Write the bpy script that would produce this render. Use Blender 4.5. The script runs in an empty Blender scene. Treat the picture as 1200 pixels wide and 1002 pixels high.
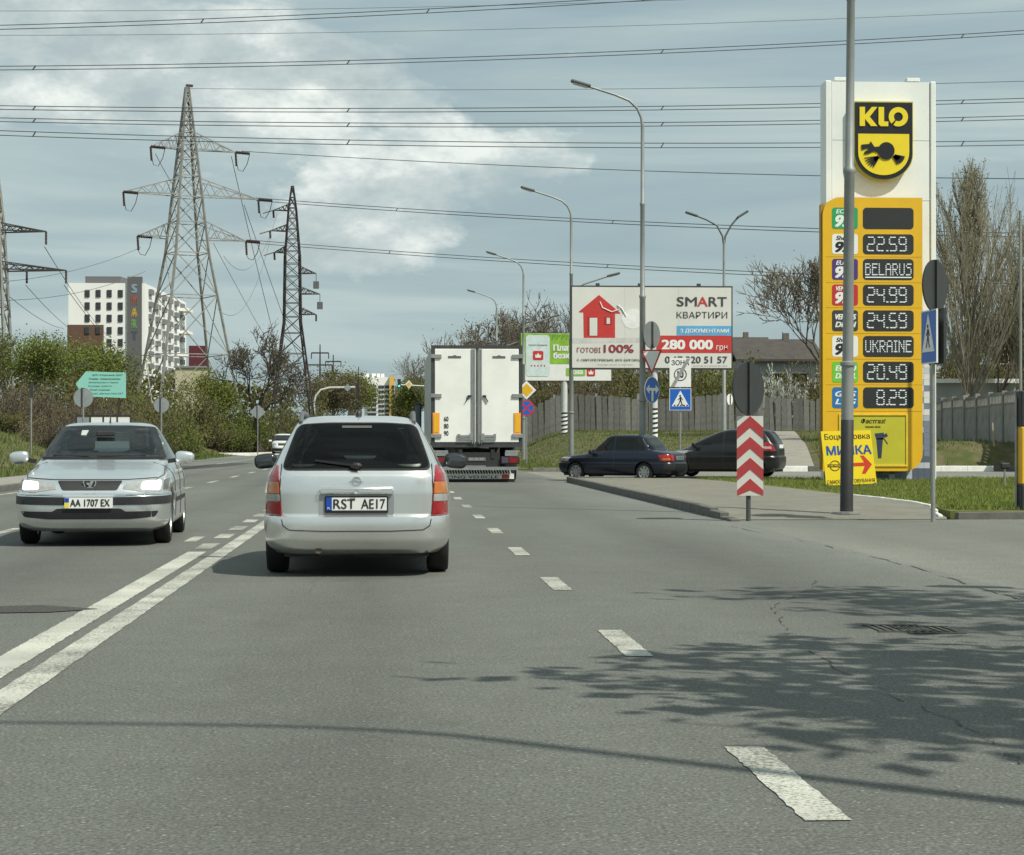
import bpy, bmesh, math, random
import numpy as np
from mathutils import Vector, Matrix
from mathutils.bvhtree import BVHTree
from mathutils.geometry import delaunay_2d_cdt

# ------------------------------------------------------------------ camera, sky, sun
SC = bpy.context.scene
COL = SC.collection
F, CX, CY, HZ, VPX, CAMH = 2400.0, 600.0, 501.0, 515.0, 457.0, 1.2
YAW = math.atan((CX - VPX) / F)
PITCH = math.atan((HZ - CY) / F)
cam_d = bpy.data.cameras.new('camera')
cam_d.sensor_width = 36.0
cam_d.lens = 36.0 * F / 1200.0
cam_d.clip_start = 0.1
cam_d.clip_end = 5000
cam = bpy.data.objects.new('camera', cam_d)
COL.objects.link(cam)
cam.location = (0, 0, CAMH)
cam.rotation_euler = (math.pi / 2 + PITCH, 0, -YAW)
SC.camera = cam

SUN_EL = math.radians(51)
SUN_H = Vector((0.74, -0.673))            # horizontal direction towards the sun
world = bpy.data.worlds.new('World')
SC.world = world
world.use_nodes = True
wn, wl = world.node_tree.nodes, world.node_tree.links
wn.clear()
w_out = wn.new('ShaderNodeOutputWorld')
w_bg = wn.new('ShaderNodeBackground')
w_bg.inputs['Strength'].default_value = 0.10
sky = wn.new('ShaderNodeTexSky')
sky.sky_type = 'NISHITA'
sky.sun_disc = False
sky.sun_elevation = SUN_EL
sky.sun_rotation = math.atan2(SUN_H.x, SUN_H.y)
sky.air_density = 1.0
sky.dust_density = 2.0
w_tc = wn.new('ShaderNodeTexCoord')
def w_noise(scale, loc, stretch, detail=8, rough=.55, dist=0.0):
    mp = wn.new('ShaderNodeMapping')
    mp.inputs['Scale'].default_value = (1, 1, stretch)
    mp.inputs['Location'].default_value = loc
    wl.new(w_tc.outputs['Generated'], mp.inputs['Vector'])
    n = wn.new('ShaderNodeTexNoise')
    n.inputs['Scale'].default_value = scale
    n.inputs['Detail'].default_value = detail
    n.inputs['Roughness'].default_value = rough
    n.inputs['Distortion'].default_value = dist
    wl.new(mp.outputs['Vector'], n.inputs['Vector'])
    return n
def w_ramp(src, stops):
    r = wn.new('ShaderNodeValToRGB')
    while len(r.color_ramp.elements) < len(stops):
        r.color_ramp.elements.new(.5)
    for e, (p, c) in zip(r.color_ramp.elements, stops):
        e.position = p
        e.color = (*c, 1) if len(c) == 3 else (c[0], c[0], c[0], 1)
    wl.new(src, r.inputs['Fac'])
    return r
CLOUD_LOC = (1.885, 8.469, 6.13)
n_thin = w_noise(2.6, (0.2, 1.3, 0.4), 9.0, 8, .55, .5)          # veil of thin stratus
n_puff = w_noise(3.6, CLOUD_LOC, 2.6, 12, .60, .15)             # heaped bright cloud
veil = w_ramp(n_thin.outputs['Fac'], [(.25, (.72,)), (.55, (.97,))])
veil_c = w_ramp(n_thin.outputs['Fac'], [(.30, (2.95, 4.0, 4.35)), (.48, (3.8, 4.85, 5.0)), (.66, (5.1, 6.0, 5.9))])
puff = w_ramp(n_puff.outputs['Fac'], [(.54, (0,)), (.58, (.7,)), (.68, (1,))])
n_tone = w_noise(11.0, (0.7, .2, .31), 1.9, 10, .62, .1)
tone = w_ramp(n_tone.outputs['Fac'], [(.40, (4.2, 5.0, 5.1)), (.50, (5.7, 6.4, 6.3)), (.60, (9.0, 9.4, 8.9))])
def w_mix(fac, a, b):
    m = wn.new('ShaderNodeMix')
    m.data_type = 'RGBA'
    wl.new(fac, m.inputs[0])
    for sock, v in ((m.inputs[6], a), (m.inputs[7], b)):
        if isinstance(v, tuple):
            sock.default_value = (*v, 1)
        else:
            wl.new(v, sock)
    return m.outputs[2]
m1 = w_mix(veil.outputs['Color'], sky.outputs['Color'], veil_c.outputs['Color'])
m2 = w_mix(puff.outputs['Color'], m1, tone.outputs['Color'])
wl.new(m2, w_bg.inputs['Color'])
wl.new(w_bg.outputs['Background'], w_out.inputs['Surface'])

sun_d = bpy.data.lights.new('sun', 'SUN')
sun_d.energy = 4.3
sun_d.angle = math.radians(0.5)
sun_d.color = (1.0, 0.965, 0.84)
sun = bpy.data.objects.new('sun', sun_d)
COL.objects.link(sun)
ce = math.cos(SUN_EL)
SUN_DIR = Vector((SUN_H.x * ce, SUN_H.y * ce, math.sin(SUN_EL)))
sun.rotation_euler = SUN_DIR.to_track_quat('Z', 'Y').to_euler()
sun.location = SUN_DIR * 60

vs = SC.view_settings
vs.view_transform = 'Standard'
vs.look = 'None'
vs.exposure = 0.12
vs.gamma = 1.0
SC.cycles.max_bounces = 6
SC.cycles.transparent_max_bounces = 6

# ------------------------------------------------------------------ helpers
R = math.radians
_fw = Vector((math.sin(YAW) * math.cos(PITCH), math.cos(YAW) * math.cos(PITCH), math.sin(PITCH)))
_rt = Vector((math.cos(YAW), -math.sin(YAW), 0))
_up = _rt.cross(_fw)
def ray(px, py):
    return (_fw * F + _rt * (px - CX) + _up * (CY - py)).normalized()
def at(px, py, Y):
    d = ray(px, py)
    return Vector((0, 0, CAMH)) + d * (Y / d.y)
def gnd(px, py, z=0.0):
    d = ray(px, py)
    return Vector((0, 0, CAMH)) + d * ((z - CAMH) / d.z)
def gx(px, Y):
    return at(px, 515, Y).x
def sstep(a, b, x):
    t = max(0.0, min(1.0, (x - a) / (b - a)))
    return t * t * (3 - 2 * t)

def tag(o, label=None, cat=None, group=None, kind=None):
    if label: o['label'] = label
    if cat: o['category'] = cat
    if group: o['group'] = group
    if kind: o['kind'] = kind
    return o
def thing(name, label, cat, loc=(0, 0, 0), rotz=0.0, group=None):
    o = bpy.data.objects.new(name, None)
    o.empty_display_size = .2
    COL.objects.link(o)
    o.location = loc
    o.rotation_euler = (0, 0, rotz)
    return tag(o, label, cat, group)
def link(name, me, parent=None, mat=None, loc=None):
    if mat is not None and not me.materials:
        me.materials.append(mat)
    o = bpy.data.objects.new(name, me)
    COL.objects.link(o)
    if parent is not None: o.parent = parent
    if loc is not None: o.location = loc
    return o
def copy_tree(o, parent=None):
    c = o.copy()
    COL.objects.link(c)
    c.parent = parent
    for ch in list(o.children):
        copy_tree(ch, c)
    return c

# ---- procedural materials
MATS = {}
def M(name, col=(.5, .5, .5), rough=.6, metal=0.0, var=.12, scale=4.0, bump=0.0, bscale=None, coat=0.0,
      emit=0.0, spec=.5, detail=6, col2=None, trans=0.0, ramp=(.3, .7), objrand=0.0):
    if name in MATS: return MATS[name]
    m = bpy.data.materials.new(name)
    m.use_nodes = True
    nt = m.node_tree
    n, l = nt.nodes, nt.links
    b = n['Principled BSDF']
    b.inputs['Roughness'].default_value = rough
    b.inputs['Metallic'].default_value = metal
    b.inputs['Coat Weight'].default_value = coat
    b.inputs['Coat Roughness'].default_value = .06
    b.inputs['Specular IOR Level'].default_value = spec
    tc = n.new('ShaderNodeTexCoord')
    nz = n.new('ShaderNodeTexNoise')
    nz.inputs['Scale'].default_value = scale
    nz.inputs['Detail'].default_value = detail
    nz.inputs['Roughness'].default_value = .6
    l.new(tc.outputs['Object'], nz.inputs['Vector'])
    rp = n.new('ShaderNodeValToRGB')
    c2 = col2 or tuple(min(1, c * (1 + var)) for c in col)
    c1 = col if col2 else tuple(c * (1 - var) for c in col)
    rp.color_ramp.elements[0].position, rp.color_ramp.elements[1].position = ramp
    rp.color_ramp.elements[0].color = (*c1, 1)
    rp.color_ramp.elements[1].color = (*c2, 1)
    l.new(nz.outputs['Fac'], rp.inputs['Fac'])
    src = rp.outputs['Color']
    if objrand:
        oi = n.new('ShaderNodeObjectInfo')
        mr = n.new('ShaderNodeMapRange')
        mr.inputs['To Min'].default_value = 1 - objrand
        mr.inputs['To Max'].default_value = 1 + objrand
        l.new(oi.outputs['Random'], mr.inputs['Value'])
        hs = n.new('ShaderNodeHueSaturation')
        l.new(mr.outputs['Result'], hs.inputs['Value'])
        l.new(src, hs.inputs['Color'])
        src = hs.outputs['Color']
    l.new(src, b.inputs['Base Color'])
    if emit:
        b.inputs['Emission Color'].default_value = (*col, 1)
        b.inputs['Emission Strength'].default_value = emit
    if bump:
        nb = n.new('ShaderNodeTexNoise')
        nb.inputs['Scale'].default_value = bscale or scale * 3
        nb.inputs['Detail'].default_value = 6
        l.new(tc.outputs['Object'], nb.inputs['Vector'])
        bp = n.new('ShaderNodeBump')
        bp.inputs['Strength'].default_value = bump
        bp.inputs['Distance'].default_value = .02
        l.new(nb.outputs['Fac'], bp.inputs['Height'])
        l.new(bp.outputs['Normal'], b.inputs['Normal'])
    if trans:
        b.inputs['Transmission Weight'].default_value = trans
    MATS[name] = m
    return m

def leafmat(name, c1, c2, scale=.5):
    if name in MATS: return MATS[name]
    m = M(name, c1, .75, var=0, scale=scale, col2=c2, spec=.2, objrand=.18, detail=4)
    nt = m.node_tree
    b = nt.nodes['Principled BSDF']
    tl = nt.nodes.new('ShaderNodeBsdfTranslucent')
    mx = nt.nodes.new('ShaderNodeMixShader')
    mx.inputs[0].default_value = .3
    src = b.inputs['Base Color'].links[0].from_socket
    nt.links.new(src, tl.inputs['Color'])
    nt.links.new(b.outputs[0], mx.inputs[1])
    nt.links.new(tl.outputs[0], mx.inputs[2])
    nt.links.new(mx.outputs[0], nt.nodes['Material Output'].inputs['Surface'])
    return m

# ---- mesh builder
class MB:
    def __init__(s):
        s.v, s.f = [], []
    def add(s, vs, fs):
        k = len(s.v)
        s.v += [tuple(p) for p in vs]
        s.f += [tuple(i + k for i in f) for f in fs]
        return s
    def box(s, c, d, rot=None, bev=0.0):
        x, y, z = d[0] / 2, d[1] / 2, d[2] / 2
        if bev:
            pts = []
            for sx in (-1, 1):
                for sy in (-1, 1):
                    for sz in (-1, 1):
                        for ax in range(3):
                            q = [sx * (x - bev), sy * (y - bev), sz * (z - bev)]
                            q[ax] += (sx, sy, sz)[ax] * bev
                            pts.append(q)
            bm = bmesh.new()
            for q in pts: bm.verts.new(q)
            r = bmesh.ops.convex_hull(bm, input=bm.verts)
            bmesh.ops.dissolve_limit(bm, angle_limit=.02, verts=bm.verts, edges=bm.edges)
            bm.verts.index_update()
            vs = [v.co.copy() for v in bm.verts]
            fs = [[v.index for v in f.verts] for f in bm.faces]
            bm.free()
        else:
            vs = [Vector((sx * x, sy * y, sz * z)) for sz in (-1, 1) for sy in (-1, 1) for sx in (-1, 1)]
            fs = [(0, 2, 3, 1), (4, 5, 7, 6), (0, 1, 5, 4), (2, 6, 7, 3), (0, 4, 6, 2), (1, 3, 7, 5)]
        if rot is not None:
            vs = [rot @ Vector(v) for v in vs]
        return s.add([Vector(v) + Vector(c) for v in vs], fs)
    def bar(s, a, b, w, h=None):
        a, b = Vector(a), Vector(b)
        d = b - a
        q = d.to_track_quat('Y', 'Z').to_matrix()
        return s.box((a + b) / 2, (w, d.length, h or w), q)
    def tube(s, pts, r, n=8, cap=True):
        pts = [Vector(p) for p in pts]
        rs = r if isinstance(r, (list, tuple)) else [r] * len(pts)
        vs, fs = [], []
        ref = None
        for i, p in enumerate(pts):
            d = (pts[min(i + 1, len(pts) - 1)] - pts[max(i - 1, 0)]).normalized()
            if ref is None:
                ref = Vector((0, 0, 1)) if abs(d.z) < .9 else Vector((1, 0, 0))
            u = d.cross(ref).normalized()
            w = u.cross(d)
            ref = w
            for k in range(n):
                a = 2 * math.pi * k / n
                vs.append(p + (u * math.cos(a) + w * math.sin(a)) * rs[i])
        for i in range(len(pts) - 1):
            for k in range(n):
                k2 = (k + 1) % n
                fs.append((i * n + k, i * n + k2, (i + 1) * n + k2, (i + 1) * n + k))
        if cap:
            fs.append(tuple(range(n)))
            fs.append(tuple((len(pts) - 1) * n + k for k in reversed(range(n))))
        return s.add(vs, fs)
    def lathe(s, prof, n=24, axis='z', c=(0, 0, 0)):
        vs, fs = [], []
        for (r, h) in prof:
            for k in range(n):
                a = 2 * math.pi * k / n
                x, y = r * math.cos(a), r * math.sin(a)
                q = {'z': (x, y, h), 'x': (h, x, y), 'y': (x, h, y)}[axis]
                vs.append(Vector(q) + Vector(c))
        m = len(prof)
        for i in range(m - 1):
            for k in range(n):
                k2 = (k + 1) % n
                fs.append((i * n + k, i * n + k2, (i + 1) * n + k2, (i + 1) * n + k))
        return s.add(vs, fs)
    def ellipsoid(s, c, r, nu=14, nv=8, rot=None, p=2.0):
        def pw(v): return math.copysign(abs(v) ** (2 / p), v)
        vs, fs = [], []
        for j in range(nv + 1):
            t = math.pi * j / nv
            for i in range(nu):
                a = 2 * math.pi * i / nu
                q = Vector((r[0] * pw(math.sin(t)) * pw(math.cos(a)), r[1] * pw(math.sin(t)) * pw(math.sin(a)), r[2] * pw(math.cos(t))))
                if rot is not None: q = rot @ q
                vs.append(q + Vector(c))
        for j in range(nv):
            for i in range(nu):
                i2 = (i + 1) % nu
                fs.append((j * nu + i, j * nu + i2, (j + 1) * nu + i2, (j + 1) * nu + i))
        return s.add(vs, fs)
    def prism(s, poly, d0, d1, axis='y'):
        def q(u, v, d):
            return {'y': (u, d, v), 'x': (d, u, v), 'z': (u, v, d)}[axis]
        n = len(poly)
        vs = [q(u, v, d0) for u, v in poly] + [q(u, v, d1) for u, v in poly]
        fs = [tuple(range(n)), tuple(range(2 * n - 1, n - 1, -1))]
        fs += [(i, (i + 1) % n, n + (i + 1) % n, n + i) for i in range(n)]
        return s.add(vs, fs)
    def rect(s, x0, x1, z0, z1, y0, y1):
        return s.prism([(x0, z0), (x1, z0), (x1, z1), (x0, z1)], y0, y1)
    def mesh(s, name, smooth=None, recalc=True):
        me = bpy.data.meshes.new(name)
        me.from_pydata(s.v, [], s.f)
        if recalc:
            bm = bmesh.new()
            bm.from_mesh(me)
            bmesh.ops.recalc_face_normals(bm, faces=bm.faces)
            bm.to_mesh(me)
            bm.free()
        if smooth is not None:
            me.polygons.foreach_set('use_smooth', [True] * len(me.polygons))
            me.set_sharp_from_angle(angle=R(smooth))
        me.update()
        return me
    def build(s, name, mat, parent=None, loc=None, smooth=None, kind=None):
        o = link(name, s.mesh(name, smooth), parent, mat, loc)
        if kind: o['kind'] = kind
        return o

def rrect(x0, x1, z0, z1, r, n=5, corners=(1, 1, 1, 1)):
    """rounded rectangle, corners order: bottom-left, bottom-right, top-right, top-left"""
    out = []
    for i, (cx, cz, a0) in enumerate(((x0 + r, z0 + r, 180), (x1 - r, z0 + r, 270), (x1 - r, z1 - r, 0), (x0 + r, z1 - r, 90))):
        if corners[i]:
            for k in range(n + 1):
                a = R(a0 + 90 * k / n)
                out.append((cx + r * math.cos(a), cz + r * math.sin(a)))
        else:
            out.append(((x0, x1, x1, x0)[i], (z0, z0, z1, z1)[i]))
    return out
def circle(cx, cz, r, n=28, rz=None):
    return [(cx + r * math.cos(2 * math.pi * k / n), cz + (rz or r) * math.sin(2 * math.pi * k / n)) for k in range(n)]
def ring(mb, cx, cz, r0, r1, y0, y1, n=28):
    a, b = circle(cx, cz, r1, n), circle(cx, cz, r0, n)
    for k in range(n):
        k2 = (k + 1) % n
        mb.prism([a[k], a[k2], b[k2], b[k]], y0, y1)
    return mb

# ---- text: outlines of the built-in font, fitted to a rectangle
_TX = {}
def text_mesh(s, bold=0.0, shear=0.0):
    key = (s, shear)
    if key in _TX: return _TX[key]
    c = bpy.data.curves.new('t', 'FONT')
    c.body = s
    c.size = 1.0
    c.shear = shear
    c.resolution_u = 3
    o = bpy.data.objects.new('t', c)
    COL.objects.link(o)
    dg = bpy.context.evaluated_depsgraph_get()
    me = o.evaluated_get(dg).to_mesh()
    vs = np.array([v.co[:2] for v in me.vertices]) if len(me.vertices) else np.zeros((1, 2))
    fs = [tuple(p.vertices) for p in me.polygons]
    o.evaluated_get(dg).to_mesh_clear()
    bpy.data.objects.remove(o)
    bpy.data.curves.remove(c)
    _TX[key] = (vs, fs)
    return vs, fs
def text(s, x0, x1, z0, z1, y, mat, parent, bold=.02, shear=0.0, flip=False, name='lettering', skew=None, keep=False):
    """lettering on a plane facing -y (or +y when flip), stretched into the rectangle"""
    vs, fs = text_mesh(s, bold, shear)
    mn, mx = vs.min(0), vs.max(0)
    sc = (np.array([x1 - x0, z1 - z0]) / np.maximum(mx - mn, 1e-6))
    if keep:
        sc[:] = sc.min()
    out, fo = [], []
    offs = [(0, 0)] if bold < .008 else ([(-1, 0), (1, 0)] if bold < .015 else [(-1, -.5), (1, -.5), (-1, .5), (1, .5)])
    for i, (ox_, oz_) in enumerate(offs):
        k0 = len(out)
        for a, b in (vs - mn) * sc * (1 - np.array([2.0, 1.0]) * bold * np.array([sc[1] / max(1e-6, x1 - x0), sc[1] / max(1e-6, z1 - z0)])):
            u, v = x0 + a + bold * sc[1] * (1 + ox_), z0 + b + bold * sc[1] * (.5 + oz_)
            if skew: u, v = skew(u, v)
            yy = y + (.0006 if flip else -.0006) * i
            out.append((-u, yy, v) if flip else (u, yy, v))
        fo += [tuple(q + k0 for q in f) for f in fs]
    fs = fo
    me = bpy.data.meshes.new(name)
    me.from_pydata(out, [], fs)
    me.update()
    return link(name, me, parent, mat)

# ---- lane of the ground: height of the terrain
def zg(X, Y):
    a = 1.75 * sstep(6.5, 12, X) * sstep(77.5, 138, Y)
    b = 1.12 * sstep(16, 23, X) * sstep(76.4, 79.5, Y)
    c = 1.9 * sstep(-11.2, -19, X) * sstep(25, 45, Y)
    d = 6.0 * sstep(180, 420, Y) * sstep(-12, -60, X)
    return max(a, b, c) + d - .035
# ------------------------------------------------------------------ ground, roads, kerbs
def ground_mat():
    m = M('ground_soil', (.07, .085, .028), .95, var=0, scale=1.1, col2=(.15, .125, .075), bump=1.0, bscale=5, spec=.1, ramp=(.36, .66), detail=12)
    return m
def asphalt_mat(name, base, var=.22):
    if name in MATS: return MATS[name]
    m = bpy.data.materials.new(name)
    m.use_nodes = True
    n, l = m.node_tree.nodes, m.node_tree.links
    b = n['Principled BSDF']
    b.inputs['Roughness'].default_value = .86
    b.inputs['Specular IOR Level'].default_value = .3
    tc = n.new('ShaderNodeTexCoord')
    def nz(scale, detail=5, rough=.6, stretch=(1, 1, 1)):
        mp = n.new('ShaderNodeMapping')
        mp.inputs['Scale'].default_value = stretch
        l.new(tc.outputs['Object'], mp.inputs['Vector'])
        t = n.new('ShaderNodeTexNoise')
        t.inputs['Scale'].default_value = scale
        t.inputs['Detail'].default_value = detail
        t.inputs['Roughness'].default_value = rough
        l.new(mp.outputs['Vector'], t.inputs['Vector'])
        return t.outputs['Fac']
    def mr(src, a, b_, c, d):
        k = n.new('ShaderNodeMapRange')
        for i, v in zip((1, 2, 3, 4), (a, b_, c, d)):
            k.inputs[i].default_value = v
        l.new(src, k.inputs[0])
        return k.outputs[0]
    def mul(a, b_):
        k = n.new('ShaderNodeMath')
        k.operation = 'MULTIPLY'
        l.new(a, k.inputs[0])
        l.new(b_, k.inputs[1])
        return k.outputs[0]
    big = mr(nz(.35, 6, .6, (1, .22, 1)), .3, .7, 1 - var * .8, 1 + var * .8)      # long worn patches along the lanes
    mid = mr(nz(2.2, 6, .65), .3, .7, .93, 1.07)
    grain = mul(mr(nz(68, 2, .6), .3, .7, .52, 1.48), mr(nz(25, 3, .7), .3, .7, .84, 1.17))      # aggregate
    vor = n.new('ShaderNodeTexVoronoi')
    vor.inputs['Scale'].default_value = 26
    vor.inputs['Randomness'].default_value = 1
    l.new(tc.outputs['Object'], vor.inputs['Vector'])
    speck = mr(vor.outputs['Distance'], .08, .2, 2.0, 1.0)
    # a few cracks wandering across the surface
    wob = n.new('ShaderNodeTexNoise')
    wob.inputs['Scale'].default_value = 1.3
    wob.inputs['Detail'].default_value = 5
    l.new(tc.outputs['Object'], wob.inputs['Vector'])
    mix = n.new('ShaderNodeMix')
    mix.data_type = 'VECTOR'
    mix.inputs[0].default_value = .16
    l.new(tc.outputs['Object'], mix.inputs[4])
    l.new(wob.outputs['Color'], mix.inputs[5])
    v2 = n.new('ShaderNodeTexVoronoi')
    v2.feature = 'DISTANCE_TO_EDGE'
    v2.inputs['Scale'].default_value = .13
    l.new(mix.outputs[1], v2.inputs['Vector'])
    crack = mr(v2.outputs['Distance'], .0004, .0014, .86, 1.0)
    # wear across the carriageway: polished wheel tracks, darker oil line, pale dust towards the kerbs
    sx = n.new('ShaderNodeSeparateXYZ')
    l.new(tc.outputs['Object'], sx.inputs[0])
    wv = n.new('ShaderNodeMath'); wv.operation = 'ADD'
    wj = mr(nz(.5, 3, .5, (1, .1, 1)), .3, .7, -.25, .25)
    l.new(sx.outputs['X'], wv.inputs[0]); l.new(wj, wv.inputs[1])
    xr = mr(wv.outputs[0], -9.0, 6.0, 0, 1)
    cr = n.new('ShaderNodeValToRGB')
    st = [(-8.9, 1.22), (-8.2, 1.06), (-7.5, 1.05), (-6.7, .90), (-5.9, 1.05), (-5.0, .99), (-4.25, 1.06), (-3.4, .88), (-2.6, 1.05), (-1.8, 1.0), (-1.0, 1.06), (-.2, .87), (.6, 1.06), (1.4, 1.0), (2.3, 1.06), (3.1, .90), (3.9, 1.06), (4.6, 1.18), (5.0, 1.3), (6.0, 1.1)]
    while len(cr.color_ramp.elements) < len(st): cr.color_ramp.elements.new(.5)
    for e, (xx, v) in zip(cr.color_ramp.elements, st):
        e.position = (xx + 9) / 15; e.color = (v * .7, v * .7, v * .7, 1)
    l.new(xr, cr.inputs['Fac'])
    wear = n.new('ShaderNodeMath'); wear.operation = 'MULTIPLY'; wear.inputs[1].default_value = 1 / .7
    l.new(cr.outputs['Color'], wear.inputs[0])
    blot = mr(nz(.9, 7, .62), .62, .74, 1.0, .80)          # oil and damp stains
    val = mul(mul(mul(mul(mul(mul(big, mid), grain), speck), crack), wear.outputs[0]), blot)
    cm = n.new('ShaderNodeMix')
    cm.data_type = 'RGBA'
    cm.blend_type = 'MULTIPLY'
    cm.inputs[0].default_value = 1
    cm.inputs[6].default_value = (*base, 1)
    l.new(val, cm.inputs[7])
    l.new(cm.outputs[2], b.inputs['Base Color'])
    bp = n.new('ShaderNodeBump')
    bp.inputs['Strength'].default_value = .7
    bp.inputs['Distance'].default_value = .008
    l.new(nz(60, 4, .8), bp.inputs['Height'])
    l.new(bp.outputs['Normal'], b.inputs['Normal'])
    MATS[name] = m
    return m
ASPH = asphalt_mat('asphalt', (.122, .127, .115))
ASPH2 = asphalt_mat('asphalt_side_street', (.165, .165, .142))
ASPH_DARK = asphalt_mat('asphalt_patch', (.052, .052, .05))
GUTTER = M('gutter_dust', (.15, .145, .125), .95, var=.25, scale=3, bump=.3)

def paint_mat(name, chip=.47):
    m = bpy.data.materials.new(name)
    m.use_nodes = True
    n, l = m.node_tree.nodes, m.node_tree.links
    b = n['Principled BSDF']
    b.inputs['Roughness'].default_value = .75
    tc = n.new('ShaderNodeTexCoord')
    t = n.new('ShaderNodeTexNoise')
    t.inputs['Scale'].default_value = 55
    t.inputs['Detail'].default_value = 4
    t.inputs['Roughness'].default_value = .8
    l.new(tc.outputs['Object'], t.inputs['Vector'])
    r = n.new('ShaderNodeValToRGB')
    r.color_ramp.elements[0].position = chip - .06
    r.color_ramp.elements[1].position = chip + .04
    r.color_ramp.elements[0].color = (.17, .172, .15, 1)
    r.color_ramp.elements[1].color = (.52, .52, .455, 1)
    t2 = n.new('ShaderNodeTexNoise')
    t2.inputs['Scale'].default_value = 1.7
    t2.inputs['Detail'].default_value = 5
    l.new(tc.outputs['Object'], t2.inputs['Vector'])
    k = n.new('ShaderNodeMath'); k.operation = 'MULTIPLY_ADD'
    k.inputs[1].default_value = .42; k.inputs[2].default_value = -.21
    l.new(t2.outputs['Fac'], k.inputs[0])
    k2 = n.new('ShaderNodeMath'); k2.operation = 'ADD'
    l.new(t.outputs['Fac'], k2.inputs[0]); l.new(k.outputs[0], k2.inputs[1])
    l.new(k2.outputs[0], r.inputs['Fac'])
    dk = n.new('ShaderNodeMix'); dk.data_type = 'RGBA'; dk.blend_type = 'MULTIPLY'; dk.inputs[0].default_value = 1
    t3 = n.new('ShaderNodeTexNoise'); t3.inputs['Scale'].default_value = .8; t3.inputs['Detail'].default_value = 6
    l.new(tc.outputs['Object'], t3.inputs['Vector'])
    r3 = n.new('ShaderNodeValToRGB')
    r3.color_ramp.elements[0].position, r3.color_ramp.elements[1].position = .35, .62
    r3.color_ramp.elements[0].color = (.66, .66, .66, 1)
    l.new(t3.outputs['Fac'], r3.inputs['Fac'])
    l.new(r.outputs['Color'], dk.inputs[6]); l.new(r3.outputs['Color'], dk.inputs[7])
    l.new(dk.outputs[2], b.inputs['Base Color'])
    MATS[name] = m
    return m
PAINT = paint_mat('worn_road_paint', .49)
PAINT2 = paint_mat('fresh_road_paint', .43)
KERB = M('kerb_concrete', (.115, .113, .103), .9, var=.2, scale=6, bump=.3)
KERB_W = M('kerb_whitewash', (.74, .74, .70), .85, var=.12, scale=5, bump=.2)
KERB_D = M('kerb_weathered', (.17, .165, .15), .92, var=.25, scale=5, bump=.3)

# terrain sheet
def axis_pts(a, b, fine0, fine1, nf, nc):
    return sorted(set([round(v, 3) for v in list(np.linspace(fine0, fine1, nf)) + list(a + (fine0 - a) * np.linspace(0, 1, nc) ** .5) + list(fine1 + (b - fine1) * np.linspace(0, 1, nc) ** 2)]))
xs = axis_pts(-900, 900, -30, 45, 90, 14)
ys = axis_pts(-80, 2500, 20, 165, 120, 14)
vs_, fs_ = [], []
rng = random.Random(4)
for j, y in enumerate(ys):
    for i, x in enumerate(xs):
        inner = (-11.3 < x < 6.3) or (y < 77)
        vs_.append((x, y, zg(x, y) + (0 if inner else rng.uniform(-.05, .06))))
nx = len(xs)
for j in range(len(ys) - 1):
    for i in range(nx - 1):
        fs_.append((j * nx + i, j * nx + i + 1, (j + 1) * nx + i + 1, (j + 1) * nx + i))
g = MB(); g.v, g.f = vs_, fs_
ground = tag(g.build('ground', ground_mat(), smooth=80), kind='structure')

def sheet(name, rects, z, mat, parent=None, kind='structure', thick=0):
    mb = MB()
    for r in rects:
        poly = r if len(r) != 4 or isinstance(r[0], tuple) else [(r[0], r[2]), (r[1], r[2]), (r[1], r[3]), (r[0], r[3])]
        k = len(mb.v)
        mb.v += [(x, y, z) for x, y in poly]
        mb.f.append(tuple(range(k, k + len(poly))))
    me = mb.mesh(name)
    o = link(name, me, parent, mat)
    if kind and parent is None: o['kind'] = kind
    return o
def gp0(px, py):
    q = gnd(px, py); return (q.x, q.y)
road = sheet('road', [(-8.8, 5.0, -25, 440), [(-8.8, 70), (-8.8, 152), (-13.0, 152), (-13.0, 92)][::-1]], 0, ASPH)
forecourt_entry = sheet('forecourt_entry', [(5.0, 60, -25, 30.25)], .0, asphalt_mat('asphalt_dusty', (.135, .139, .122)))
side_street = sheet('side_street', [(5.0, 90, 57.9, 76.0)], .0, ASPH2)

# markings: each dash is a piece of the road
mrng = random.Random(17)
def mark(name, x0, x1, y0, y1, mat=PAINT, z=.004, parent=road):
    n = int(min(400, max(3, (y1 - y0) / .045))) if y0 < 45 else 2
    jg = .007 if y0 < 45 else 0
    ys_ = [y0 + (y1 - y0) * i / n for i in range(n + 1)]
    pts = [(x1 + mrng.uniform(-jg, jg * .4), yy) for yy in ys_] + [(x0 + (x1 - x0) * .5, y1 + mrng.uniform(-jg, jg) * 2)] + [(x0 + mrng.uniform(-jg * .4, jg), yy) for yy in reversed(ys_)]
    mb = MB()
    m_ = n + 1
    L_ = [(x0 + mrng.uniform(-jg * .4, jg), yy, z) for yy in ys_]
    R_ = [(x1 + mrng.uniform(-jg, jg * .4), yy, z) for yy in ys_]
    mb.v = L_ + R_
    mb.f = [(i, m_ + i, m_ + i + 1, i + 1) for i in range(n)]
    link(name, mb.mesh(name), parent, mat)
yd = [2880 / (b - 515) for b in (967, 771, 694)]
cyc = 4.94
y = 2880 / 452.0
k = 0
while y < 120:
    if y > 5:
        mark('lane_dash', 1.376 - .078, 1.376 + .078, y, y + 1.55)
    y += cyc * (1.0 if k else 0.99)
    k += 1
mark('centre_line', -1.86, -1.69, 2, 64)
mark('centre_line', -2.15, -1.95, 2, 22.0, PAINT2)
for a in (22.6, 25.0, 27.3, 29.7, 32, 34.4, 36.8, 39.2, 41.6, 44, 46.4, 48.8):
    mark('centre_dash', -2.14, -1.95, a, a + 1.15)
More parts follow.
